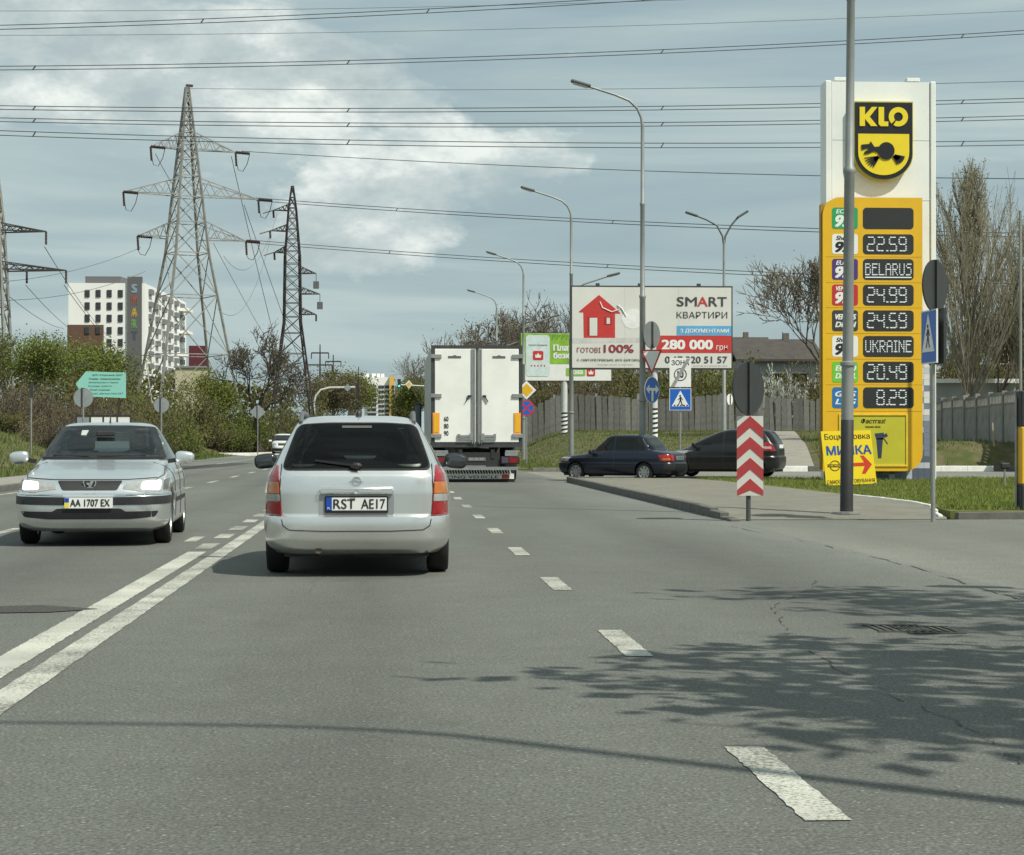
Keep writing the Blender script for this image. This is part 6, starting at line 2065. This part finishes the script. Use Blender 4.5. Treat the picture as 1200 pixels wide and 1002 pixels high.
# pylon B, dark
P2Y = 216; k2 = P2Y / 2400
X = gx(342.5, P2Y); zb3 = zg(X, P2Y)
pb_ = thing('pylon', 'dark lattice pylon behind the bare tree with grey boxes hanging from its arms', 'pylon', (X, P2Y, zb3), R(8))
def pz2(p): return 1.2 + (515 - p) * k2 - zb3
lev = [(-.4, 2.6), (pz2(378), .86), (pz2(300), .76), (pz2(246), .40), (pz2(219), .08)]
mb, H2 = lattice(lev, .14, .07, .85)
mb.build('mast', PY_D, pb_)
for s, py_, L in ((-1, 248, 2.0), (-1, 272, 2.35), (-1, 297, 1.9), (1, 321, 2.5), (1, 345, 2.9), (1, 369, 2.5)):
    tp = cross_arm(H2, pz2(py_), L, .7, s, pb_, PY_D, .085)
    if s < 0:
        insulator(tp, tp + Vector((.05, 0, -.8)), pb_, .14)
        insulator(tp, tp + Vector((-1.1, .0, -.35)), pb_, .07)
    else:
        if py_ < 360:
            MB().box((tp.x, 0, tp.z - 1.2), (.55, .5, .75)).build('hanging_box', M('box_dark', (.10, .10, .10), .7), pb_)
            MB().bar(tp, tp + Vector((0, 0, -.9)), .06).build('hanger', PY_D, pb_)
        else:
            insulator(tp, tp + Vector((0, 0, -.7)), pb_, .12)
# pylon C at the left edge
P3Y = 150; k5 = P3Y / 2400
X = gx(-14, P3Y); zb4 = zg(X, P3Y)
pc = thing('pylon', 'lattice pylon cut by the left edge, only its right arms in view', 'pylon', (X, P3Y, zb4))
def pz3(p): return 1.2 + (515 - p) * k5 - zb4
lev = [(-.4, 1.55), (pz3(430), 1.45), (pz3(270), .95), (pz3(235), .75), (pz3(140), .10)]
mb, H3 = lattice(lev, .17, .08, .8)
mb.build('mast', PY_L, pc)
tipsC = []
for py_, pxr in ((274, 52), (319, 75)):
    L = (pxr + 14) * k5
    for s in (1, -1):
        tp = cross_arm(H3, pz3(py_), L, .55, s, pc, PY_D, .10)
        insulator(tp, tp + Vector((0, 0, -.95)), pc, .10)
        tipsC.append(tp + Vector((0, 0, -.95)))
    if py_ == 319:
        q_ = Vector(((30 + 14) * k5, 0, pz3(py_))); insulator(q_, q_ + Vector((0, 0, -.95)), pc, .10); tipsC.append(q_ + Vector((0, 0, -.95)))
# far small pylons
for label, px, pt, Y, arms in (('small distant mast with two cross arms above the trees', 375, 404, 420, ((414, 10), (428, 14))), ('second small distant mast right of it', 390.5, 416, 460, ((424, 9), (438, 9)))):
    k6 = Y / 2400; X = gx(px, Y)
    t = thing('distant_pylon', label, 'pylon', (X, Y, 0))
    MB().tube([(0, 0, -.5), (0, 0, 1.2 + (515 - pt) * k6)], [.45, .12], 6).build('mast', PY_D, t)
    for py_, L in arms:
        z_ = 1.2 + (515 - py_) * k6
        MB().bar((-L * k6, 0, z_), (L * k6, 0, z_), .28).build('cross_arm', PY_D, t)
        for s in (-1, 1): MB().bar((s * L * k6, 0, z_), (s * L * k6, 0, z_ - 1.2), .2).build('insulator', INS, t)

WIRE = M('wire', (.07, .075, .08), .6, .3, var=.05)
WIRE_T = M('wire_thin', (.16, .17, .175), .6, .3, var=.05)
def wire_through(label, pts, Y, r=.028, twin=0.0, mat=WIRE, group=None, Ye=None):
    """overhead conductor hung so that it sags smoothly through the sighted points"""
    xs_ = [p[0] for p in pts]; ys_ = [p[1] for p in pts]
    deg = min(2, len(pts) - 1)
    co = np.polyfit(xs_, ys_, deg)
    x0, x1 = min(xs_), max(xs_)
    t = thing('power_line', label, 'power line', at(x0, float(np.polyval(co, x0)), Y), 0, group)
    q0 = Vector(t.location)
    Ye = Ye or Y
    for dz_ in ((-twin / 2, twin / 2) if twin else (0,)):
        P_ = []
        for u in np.linspace(0, 1, 26):
            x = x0 + (x1 - x0) * u
            P_.append(at(x, float(np.polyval(co, x)), Y + (Ye - Y) * u) - q0 + Vector((0, 0, dz_)))
        MB().tube(P_, r, 4).build('conductor', mat, t)
    if twin:
        sp = MB()
        for u in (.15, .38, .61, .83):
            x = x0 + (x1 - x0) * u
            c = at(x, float(np.polyval(co, x)), Y + (Ye - Y) * u) - q0
            sp.bar(c - Vector((.09, 0, twin * .6)), c + Vector((.09, 0, twin * .6)), .06)
        sp.build('spacer', WIRE, t)
    return t
WG = 'high voltage lines crossing the sky'
EX = 260
def ext(pts):
    (xa, ya), (xb, yb) = pts[0], pts[1]
    (xc, yc), (xd, yd_) = pts[-2], pts[-1]
    return [(xa - EX, ya + (ya - yb) / (xb - xa) * EX * .9)] + pts + [(xd + EX, yd_ + (yd_ - yc) / (xd - xc) * EX * 1.05)]
wire_through('topmost thin overhead wire leaving the top edge near the middle', [(-200, 12), (0, 12), (350, 11), (600, 6), (900, -4)], 118, .014, mat=WIRE_T, group=WG)
wire_through('thick twin overhead line sloping out through the top edge', [(-200, 36), (0, 32), (300, 22.5), (600, 6), (770, -1), (950, -16)], 112, .022, .22, group=WG)
wire_through('thin overhead wire just below the top twin line', [(-200, 41), (0, 41), (300, 39), (600, 35.5), (900, 24), (1200, 12), (1400, 3)], 118, .014, mat=WIRE_T, group=WG)
wire_through('twin overhead line passing above the lamp heads and tower', [(-200, 80), (0, 79.5), (300, 77), (600, 67), (900, 54), (1200, 37), (1400, 25)], 112, .022, .2, group=WG)
wire_through('faint ground wire from the pale pylon peak to the right', [(220, 103.5), (600, 105.5), (950, 101), (1200, 94.5), (1400, 89)], 186, .02, mat=WIRE_T, group=WG, Ye=120)
wire_through('twin overhead line at the height of the shield letters', [(-200, 122), (0, 126), (300, 129.5), (600, 128.5), (960, 123), (1200, 117), (1400, 111)], 112, .022, .2, group=WG)
wire_through('twin overhead line just below the shield letters', [(-200, 135), (0, 140), (300, 145.5), (600, 147), (960, 143), (1200, 137), (1400, 132)], 112, .022, .2, group=WG)
wire_through('twin overhead line level with the shield emblem', [(-200, 149), (0, 155), (300, 163), (600, 169.5), (960, 172), (1200, 167.5), (1400, 162)], 112, .022, .25, group=WG)
wire_through('twin line from the upper arm of the pale pylon to the right', [(283, 177), (600, 194.5), (960, 206), (1200, 209), (1400, 210)], 186, .028, .0, group=WG, Ye=120)
wire_through('line from the middle arm of the pale pylon to the right', [(300, 233.5), (600, 254), (960, 270), (1200, 275), (1400, 277)], 186, .028, .25, group=WG, Ye=120)
wire_through('line from the lower arm of the pale pylon to the right', [(290, 283), (600, 304.5), (960, 324), (1200, 331), (1400, 334)], 186, .026, .25, group=WG, Ye=120)
# slack spans between the pylons and to the far masts
def span(label, a, b, sag, r=.03, mat=WIRE_T):
    a, b = Vector(a), Vector(b)
    t = thing('power_line', label, 'power line', a, 0, 'wires hanging between the pylons')
    P_ = []
    for k in range(17):
        u = k / 16
        P_.append((b - a) * u - Vector((0, 0, sag * 4 * u * (1 - u))))
    MB().tube(P_, r, 4).build('conductor', mat, t)
def sp(label, pa, Ya, pb, Yb, sag, r=.03): span(label, at(*pa, Ya), at(*pb, Yb), sag, r)
sp('wire from the left-edge pylon upper arm down towards the white block', (52, 289), 150, (128, 395), 300, .6)
sp('wire from the left-edge pylon lower arm tip towards the white block', (75, 334), 150, (150, 420), 300, .6)
sp('wire from the left-edge pylon lower arm middle towards the trees', (30, 334), 150, (100, 395), 300, .6)
sp('wire from the left edge falling behind the green trees', (8, 345), 150, (75, 385), 300, .5)
sp('wire from the pale pylon upper right arm to the dark pylon foot', (271, 183), 186, (330, 430), 232, .3, .03)
sp('wire from the pale pylon middle right arm to the tree top', (286, 240), 186, (362, 452), 262, .3, .03)
sp('wire from the pale pylon lower right arm to the bare tree', (250, 285), 186, (338, 440), 262, .3, .025)
sp('wire from the pale pylon upper left arm to its own waist', (182, 180), 186, (212, 230), 200, .2)
sp('slack wire between pale pylon lower arm and dark pylon upper arm', (262, 300), 186, (325, 250), 216, 3.2, .022)
sp('slack wire between pale pylon foot and dark pylon middle arm', (255, 362), 186, (318, 275), 216, 3.4, .022)
sp('level wire from left-edge pylon to the pale pylon', (5, 352), 150, (170, 318), 186, .6, .022)
sp('faint wire from left-edge pylon middle to pale pylon arm', (5, 330), 150, (165, 290), 186, .5, .022)
# ------------------------------------------------------------------ trees and shrubs
BARK = M('bark', (.11, .092, .075), .9, var=.25, scale=6, bump=.5)
BARK_L = M('bark_pale', (.16, .145, .12), .9, var=.25, scale=6, bump=.4)
TWIG = M('twig', (.15, .128, .10), .9, var=.25, scale=2)
TWIG_B = M('twig_brown', (.13, .105, .08), .9, var=.3, scale=.8)
LF_G = leafmat('leaf_green', (.095, .13, .026), (.18, .21, .055), .6)
LF_Y = leafmat('leaf_fresh', (.13, .165, .028), (.23, .25, .065), .7)
LF_O = leafmat('leaf_olive', (.105, .11, .036), (.18, .17, .07), .7)
LF_B = leafmat('leaf_bud_brown', (.125, .105, .06), (.21, .185, .11), .8)
LF_W = leafmat('blossom', (.45, .48, .42), (.65, .66, .60), .9)

def seg_mesh(segs, mat, name, thin=.0):
    """tapered 4-sided limbs from (p, q, r0, r1)"""
    S = np.array([(*a, *b, c, d) for a, b, c, d in segs])
    p, q, r0, r1 = S[:, :3], S[:, 3:6], S[:, 6], S[:, 7]
    d = q - p
    d /= np.maximum(np.linalg.norm(d, axis=1, keepdims=True), 1e-6)
    ref = np.where(np.abs(d[:, 2:3]) < .9, np.array([[0, 0, 1.]]), np.array([[1., 0, 0]]))
    u = np.cross(d, ref); u /= np.maximum(np.linalg.norm(u, axis=1, keepdims=True), 1e-6)
    w = np.cross(u, d)
    n = len(S)
    V = np.zeros((n, 8, 3))
    for k in range(4):
        a = k * np.pi / 2
        off = u * np.cos(a) + w * np.sin(a)
        V[:, k] = p + off * r0[:, None]
        V[:, 4 + k] = q + off * r1[:, None]
    base = (np.arange(n) * 8)[:, None]
    Fc = np.concatenate([base + np.array([k, (k + 1) % 4, 4 + (k + 1) % 4, 4 + k]) for k in range(4)], 1).reshape(-1, 4)
    me = bpy.data.meshes.new(name)
    me.vertices.add(n * 8); me.vertices.foreach_set('co', V.reshape(-1))
    nf = len(Fc)
    me.loops.add(nf * 4); me.loops.foreach_set('vertex_index', Fc.reshape(-1))
    me.polygons.add(nf); me.polygons.foreach_set('loop_start', np.arange(nf) * 4)
    me.update()
    me.materials.append(mat)
    return me
def leaf_mesh(C, size, mat, name, seed, flat=0.0):
    rg = np.random.default_rng(seed)
    n = len(C)
    a = rg.normal(size=(n, 3)); a /= np.linalg.norm(a, axis=1, keepdims=True)
    b = np.cross(a, rg.normal(size=(n, 3))); b /= np.linalg.norm(b, axis=1, keepdims=True)
    s = size * rg.uniform(.5, 1.3, n)[:, None]
    V = np.stack([C - a * s * .5, C + b * s * .33, C + a * s * .55, C - b * s * .33], 1)
    me = bpy.data.meshes.new(name)
    me.vertices.add(n * 4); me.vertices.foreach_set('co', V.reshape(-1))
    me.loops.add(n * 4); me.loops.foreach_set('vertex_index', np.arange(n * 4))
    me.polygons.add(n); me.polygons.foreach_set('loop_start', np.arange(n) * 4)
    me.update()
    me.materials.append(mat)
    return me
def grow_tree(seed, H, spread=.9, trunk=.25, split=3, levels=5, up=.25, first=.28, rmin=.012, ang=(22, 48), shrink=(.62, .82)):
    """recursive limbs; returns (thick segments, twig segments, twig tips)"""
    rg = random.Random(seed)
    thick, thin, tips = [], [], []
    def go(p, d, L, r, lv):
        n = 3 if lv < 3 else 2
        q = p
        rr0 = r
        for i in range(n):
            d = (d + Vector((rg.gauss(0, .10), rg.gauss(0, .10), rg.gauss(0, .06) + up * .12))).normalized()
            e = q + d * (L / n)
            r2 = max(rmin * .6, rr0 * (.86 if i < n - 1 else .74))
            (thick if rr0 > .035 else thin).append((tuple(q), tuple(e), rr0, r2))
            if lv >= 2 and i < n - 1 and rg.random() < .75:
                spawn(e, d, L * rg.uniform(.45, .7), r2 * .6, lv + 1)
            q, rr0 = e, r2
        if lv >= levels:
            tips.append(tuple(q)); return
        for k in range(rg.choice([split - 1, split, split]) if lv else split + 1):
            spawn(q, d, L * rg.uniform(*shrink), rr0 * rg.uniform(.62, .8), lv + 1)
    def spawn(p, d, L, r, lv):
        if lv > levels or L < .12: 
            tips.append(tuple(p)); return
        a = R(rg.uniform(*ang)) * spread
        ax = d.cross(Vector((rg.gauss(0, 1), rg.gauss(0, 1), rg.gauss(0, 1)))).normalized()
        nd = (Matrix.Rotation(a, 3, ax) @ d)
        nd = (nd + Vector((0, 0, up))).normalized()
        go(p, nd, L, max(r, rmin), lv)
    go(Vector((0, 0, -.2)), Vector((rg.gauss(0, .04), rg.gauss(0, .04), 1)), H * first, trunk, 0)
    zmax = max(t[2] for t in tips)
    f = H / zmax
    def sc(S): return [((a[0] * f, a[1] * f, a[2] * f), (b[0] * f, b[1] * f, b[2] * f), c, d) for a, b, c, d in S]
    return sc(thick), sc(thin), [tuple(v * f for v in t) for t in tips]
def tree(label, px, ytop, Y, seed, name='bare_tree', leaf=None, nleaf=0, lsize=.16, bark=BARK, group=None, X=None, H=None, twig=TWIG, jitter=.35, z0=None, **kw):
    X = gx(px, Y) if X is None else X
    z0 = zg(X, Y) if z0 is None else z0
    H = H or (1.2 + (515 - ytop) * Y / 2400 - z0)
    t = thing(name, label, 'tree', (X, Y, z0), 0, group)
    thick, thin, tips = grow_tree(seed, H, **kw)
    link('trunk', seg_mesh(thick, bark, 'trunk'), t)
    link('twigs', seg_mesh(thin, twig, 'twigs'), t)
    if leaf is not None:
        rg = np.random.default_rng(seed)
        mids = np.array([[(a[i] + b[i]) / 2 for i in range(3)] for a, b, _, _ in thin] + list(tips))
        C = mids[rg.integers(0, len(mids), nleaf)] + rg.normal(0, jitter, (nleaf, 3))
        link('crown', leaf_mesh(C, lsize, leaf, 'crown', seed), t)
    return t

def poplar(label, px, ytop, Y, seed, wid):
    X = gx(px, Y); z0 = zg(X, Y)
    H = 1.2 + (515 - ytop) * Y / 2400 - z0
    t = thing('poplar_tree', label, 'tree', (X, Y, z0))
    rg = random.Random(seed)
    thick, thin = [], []
    def limb(p, d, L, r, lv, pull):
        n = 5 if lv < 2 else 3
        for i in range(n):
            d = (d + Vector((rg.gauss(0, .05), rg.gauss(0, .05), pull))).normalized()
            q = p + d * (L / n)
            r2 = max(.009, r * .78)
            (thick if r > .035 else thin).append((tuple(p), tuple(q), r, r2))
            if lv < 3:
                for j in range(3 if lv == 1 else 2):
                    a = rg.uniform(0, 6.283); o = rg.uniform(.22, .55)
                    nd = (d + Vector((math.cos(a) * o, math.sin(a) * o, .1))).normalized()
                    limb(p.lerp(q, rg.random()), nd, L * rg.uniform(.28, .5), max(.011, r2 * .5), lv + 1, .16)
            p, r = q, r2
    # trunk
    pts = [Vector((rg.gauss(0, .06) * k, rg.gauss(0, .06) * k, -.2 + (H * .93) * k / 10)) for k in range(11)]
    for k in range(10):
        thick.append((tuple(pts[k]), tuple(pts[k + 1]), .34 * (1 - k / 10.5), .34 * (1 - (k + 1) / 10.5)))
    for k in range(46):
        u = .10 + .82 * (k + rg.random()) / 46
        f = u * 10
        i = min(9, int(f))
        p = pts[i].lerp(pts[i + 1], f - i)
        a = rg.uniform(0, 6.283)
        o = rg.uniform(.35, .8) * wid
        L = H * (1 - u) * rg.uniform(.42, .62) + .7
        limb(p, Vector((math.cos(a) * o, math.sin(a) * o, 1)).normalized(), L, .05 + .05 * (1 - u), 1, .13)
    link('trunk', seg_mesh(thick, BARK_P, 'trunk'), t)
    link('twigs', seg_mesh(thin, TWIG_P, 'twigs'), t)
    g2 = np.random.default_rng(seed)
    mids = np.array([b for a, b, _, _ in thin])
    C = mids[g2.integers(0, len(mids), 5200)] + g2.normal(0, .12, (5200, 3))
    link('crown', leaf_mesh(C, .11, LF_O2, 'crown', seed), t)
BARK_P = M('bark_poplar', (.22, .205, .165), .9, var=.2, scale=5)
TWIG_P = M('twig_poplar', (.27, .245, .18), .9, var=.25, scale=2)
LF_O2 = leafmat('leaf_bud_olive', (.18, .175, .08), (.28, .26, .12), .7)
BARK_D = M('bark_dark', (.06, .05, .04), .9, var=.25, scale=6)
BARK_D2 = M('twig_dark', (.085, .072, .055), .9, var=.25, scale=2)
# left and centre
tree('bare spreading tree in front of the dark pylon', 303, 378, 166, 14, levels=6, spread=1.1, trunk=.42, first=.17, leaf=LF_B, nleaf=1500, lsize=.12, up=.16, rmin=.028, bark=BARK_D, twig=BARK_D2)
tree('bare round-crowned tree behind the lorry and green billboard', 640, 342, 168, 12, levels=6, spread=1.05, trunk=.30, first=.22, leaf=LF_B, nleaf=1600, lsize=.14, up=.15, rmin=.022)
tree('bare leaning tree above the left half of the lorry roof', 548, 386, 150, 21, levels=6, spread=1.0, trunk=.2, first=.22, leaf=LF_B, nleaf=1600, lsize=.14, up=.15, rmin=.020)
tree('bare tree between the two lamp posts above the lorry', 590, 362, 172, 25, levels=6, spread=1.0, trunk=.22, first=.24, leaf=LF_B, nleaf=2200, lsize=.14, up=.2, rmin=.022)
tree('slim bare tree peeping left of the property billboard', 678, 352, 190, 28, levels=5, spread=.7, trunk=.2, first=.28, leaf=LF_B, nleaf=900, lsize=.14, up=.3, rmin=.022)
tree('thin bare sapling just left of the lorry', 512, 412, 262, 33, levels=5, spread=.9, trunk=.12, first=.3, leaf=LF_O, nleaf=500, lsize=.13, up=.2, rmin=.016)
tree('bare tree behind the left edge of the price board', 968, 262, 118, 44, levels=6, spread=1.05, trunk=.3, first=.2, up=.3, rmin=.02, leaf=LF_B, nleaf=1200, lsize=.12)
poplar('tall bare poplar right of the price tower', 1132, 172, 108, 52, 1.0)
poplar('second poplar cut by the right edge of the picture', 1216, 240, 112, 57, 1.0)
tree('lower bare tree between the poplar and brown house', 1165, 330, 116, 61, levels=6, spread=.8, trunk=.2, first=.2, up=.35, rmin=.018, leaf=LF_O, nleaf=1800, lsize=.14)
tree('tree in young leaf outside the frame whose shade falls across the near asphalt', 0, 0, 7.6, 70, name='roadside_tree', X=9.2, H=10.0, z0=0, levels=5, spread=1.25, trunk=.2, first=.26, up=.1, leaf=LF_Y, nleaf=3600, lsize=.30, jitter=.22, rmin=.012)
# leafy trees
def leafy(label, px, ytop, Y, seed, leaf, n, w, name='leafy_tree', lsize=.22):
    lsize *= max(.72, Y / 220)
    n = int(n * 1.15)
    return tree(label, px, ytop, Y, seed, name=name, leaf=leaf, nleaf=n, lsize=lsize, levels=5, spread=w, trunk=.2, first=.12, up=.12, rmin=.018, jitter=.42 * max(1, Y / 200))
leafy('slim green tree beside the left-edge pylon', 24, 394, 140, 81, LF_G, 3500, .5)
leafy('dense green tree below the brown wing of the white block', 78, 400, 138, 82, LF_G, 9000, .72)
leafy('rounded green tree left of the turquoise board', 104, 404, 146, 83, LF_G, 6000, .65)
leafy('young green tree in front of the white block', 148, 408, 150, 84, LF_G, 2200, .7)
leafy('fresh green tree under the right foot of the pale pylon', 243, 440, 165, 85, LF_Y, 4500, .6)
leafy('tall green tree behind the far traffic lights', 387, 434, 400, 86, LF_O, 8000, .6)
leafy('green tree left of the distant white tower', 403, 441, 470, 87, LF_Y, 9000, .55)
leafy('olive tree under the far masts', 379, 437, 310, 88, LF_B, 6000, .7)
leafy('green tree between lorry cab and traffic light', 490, 443, 410, 89, LF_G, 8000, .5)
leafy('green tree under the yellow diamond of the far mast arm', 484, 462, 470, 90, LF_O, 6000, .4)
# shrubs: a few shapes, copied
def shrub_meshes(seed, leaf, n, lsize, twig=TWIG_B, upright=False, nst=46):
    rg = random.Random(seed)
    thin = []
    for k in range(nst):
        a = rg.uniform(0, 6.283); rad = rg.random() ** .5
        b = Vector((.5 * rad * math.cos(a), .5 * rad * math.sin(a), 0))
        d = Vector((math.cos(a) * rad * (.25 if upright else .8) + rg.gauss(0, .15), math.sin(a) * rad * (.25 if upright else .8) + rg.gauss(0, .15), 1)).normalized()
        p, r_ = b, .022
        L = rg.uniform(.55, 1.0) * (1.0 - .35 * rad)
        for i in range(4):
            q_ = p + d * L / 4
            thin.append((tuple(p), tuple(q_), r_, r_ * .75))
            for j in range(2):
                dd = (d + Vector((rg.gauss(0, .6), rg.gauss(0, .6), rg.gauss(0, .4)))).normalized()
                thin.append((tuple(q_), tuple(q_ + dd * L * .22), r_ * .5, r_ * .3))
            d = (d + Vector((rg.gauss(0, .16), rg.gauss(0, .16), 0))).normalized()
            p, r_ = q_, r_ * .75
    st = seg_mesh(thin, twig, 'stems')
    g2 = np.random.default_rng(seed)
    mids = np.array([s_[1] for s_ in thin if s_[1][2] > .22])
    cl = mids[g2.integers(0, len(mids), max(20, n // 26))]
    C = cl[g2.integers(0, len(cl), n)] + g2.normal(0, .075, (n, 3))
    C[:, 2] = np.abs(C[:, 2])
    return st, leaf_mesh(C, lsize, leaf, 'foliage', seed)
KIND = {'green': [shrub_meshes(200 + i, LF_G, 3800, .052) for i in range(2)], 'fresh': [shrub_meshes(210 + i, LF_Y, 3800, .052) for i in range(2)],
        'olive': [shrub_meshes(220 + i, LF_O, 3800, .052) for i in range(3)], 'brown': [shrub_meshes(230 + i, LF_B, 2600, .04, nst=110) for i in range(3)], 'blossom': [shrub_meshes(240, LF_W, 1300, .06)]}
srng = random.Random(9)
GRR = 'bushes behind the plank fence'
def shrub(kind, px, ytop, Y, wpx, label, group=None):
    X = gx(px, Y); z0 = zg(X, Y)
    h = 1.2 + (515 - ytop) * Y / 2400 - z0
    st, fo = srng.choice(KIND[kind])
    t = thing('shrub', label, 'shrub', (X, Y, z0 - .05), srng.uniform(0, 6.28), group)
    w = wpx * Y / 2400 * (1.15 if group == GRR else .9)
    a = link('stems', st, t); b = link('foliage', fo, t)
    a['kind'] = b['kind'] = 'stuff'
    for o in (a, b): o.scale = (w, w, h * 1.06)
    return t
GL = 'bushes on the bank left of the road'
cell = {'brown': 'brown leafless bush', 'olive': 'olive scrubby bush', 'green': 'dark green bush', 'fresh': 'fresh green bush'}
left = [('brown', 8, 452, 96, 60, 'low on the bank at the far left edge'), ('brown', 50, 455, 100, 60, 'behind the thin edge-on sign post'), ('olive', 20, 442, 120, 54, 'at the foot of the left-edge pylon'), ('olive', 64, 448, 122, 54, 'left of the turquoise board'),
        ('brown', 92, 462, 98, 54, 'under the point of the turquoise board'), ('brown', 132, 462, 100, 56, 'under the right end of the turquoise board'), ('olive', 125, 446, 126, 54, 'directly behind the turquoise board'), ('green', 160, 446, 128, 50, 'right of the turquoise board'),
        ('olive', 168, 462, 108, 50, 'left of the smaller round sign'), ('fresh', 207, 466, 124, 42, 'right of the smaller round sign'), ('olive', 190, 454, 124, 50, 'at the left foot of the pale pylon'), ('olive', 224, 455, 160, 50, 'below the pylon, above the saloon mirror'),
        ('green', 250, 468, 163, 50, 'above the dark tar patch'), ('olive', 234, 492, 158, 54, 'lowest, by the far kerb'), ('green', 272, 474, 166, 46, 'below the bare tree, left side'), ('green', 290, 482, 170, 44, 'beside the diamond sign'),
        ('green', 268, 500, 160, 46, 'in front of the dark green ones near the far kerb'), ('olive', 316, 470, 182, 44, 'right of the diamond sign'), ('fresh', 328, 484, 190, 36, 'behind the white off-roader'), ('green', 352, 470, 262, 40, 'beside the yellow kiosk'),
        ('olive', 366, 464, 290, 44, 'left of the curved mast arm'), ('green', 200, 490, 112, 46, 'beside the saloon roof at the right'), ('olive', 10, 478, 92, 50, 'small, above the grass at the left edge'), ('brown', 64, 484, 90, 50, 'small, above the saloon bonnet'), ('olive', 150, 478, 95, 46, 'behind the white panel barrier')]
for kd, px, yt, Y, w, where in left:
    shrub(kd, px, yt, Y, w, cell[kd] + ' ' + where, GL)
right = [('olive', 612, 432, 168, 60, 'tall, behind the no stopping sign'), ('brown', 640, 428, 172, 60, 'tall, behind the green billboard'), ('olive', 672, 425, 170, 60, 'tall, between the two billboards'), ('brown', 705, 424, 174, 60, 'tall, at the house picture end of the billboard'), ('olive', 738, 420, 168, 60, 'tall, left of the give way post'), ('brown', 772, 418, 172, 60, 'tall, right of the give way post'), ('olive', 806, 416, 170, 60, 'tall, behind the zone sign end'), ('green', 838, 422, 160, 50, 'tall, between twin lamp and billboard'), ('olive', 866, 428, 158, 46, 'tall, before the long brown roof'), ('brown', 955, 425, 160, 50, 'tall, half behind the price board'),
         ('olive', 622, 446, 150, 46, 'behind the priority sign'), ('brown', 652, 440, 152, 46, 'below the green billboard'), ('brown', 688, 436, 150, 46, 'right of the green billboard post'), ('olive', 722, 428, 152, 46, 'under the middle of the property billboard'),
         ('olive', 752, 424, 150, 46, 'behind the give way signs'), ('green', 786, 422, 154, 46, 'behind the zone sign'), ('olive', 820, 420, 150, 46, 'under the right end of the property billboard'), ('fresh', 850, 424, 152, 40, 'behind the twin-armed lamp'),
         ('fresh', 880, 430, 150, 40, 'above the dark round sign back'), ('olive', 938, 428, 150, 46, 'against the price board edge'), ('brown', 600, 455, 158, 46, 'behind the lorry edge')]
for kd, px, yt, Y, w, where in right:
    shrub(kd, px, yt, Y, w, cell[kd] + ' ' + where, GRR)
shrub('blossom', 905, 424, 148, 26, 'white blossoming bush above the plank fence near the price board', GRR)
shrub('blossom', 926, 430, 147, 24, 'second blossoming bush right beside the price board', GRR)
for kd, px, yt, Y, w, where in [('olive', 1120, 395, 124, 50, 'at the foot of the poplar'), ('olive', 1160, 405, 125, 50, 'before the brown house'), ('brown', 1196, 400, 126, 40, 'at the right edge above the garage')]:
    shrub(kd, px, yt, Y, w, cell[kd] + ' ' + where, 'bushes behind the garage')

# far-off belts of woodland that close the horizon
def far_wood(label, x0, x1, Y, h0, h1, n, mats, seed):
    rg = np.random.default_rng(seed)
    X = rg.uniform(x0, x1, n)
    top = h0 + (h1 - h0) * (.5 + .5 * np.sin(X * .23 + seed) * np.cos(X * .071)) + rg.normal(0, .5, n)
    C = np.stack([X, Y + rg.uniform(0, 10, n), np.maximum(0, top) * rg.uniform(0, 1, n) ** .6], 1)
    C[:, 2] += np.array([zg(a, Y) for a in X])
    o = link('wood', leaf_mesh(C, .8, mats, 'wood', seed))
    return tag(o, label, 'woodland', kind='stuff')
far_wood('distant green wood closing the horizon left of the road', -150, -14, 300, 5, 9, 15000, LF_O, 401)
far_wood('distant wood closing the horizon right of the road', 8, 150, 240, 6, 10, 16000, LF_B, 402)
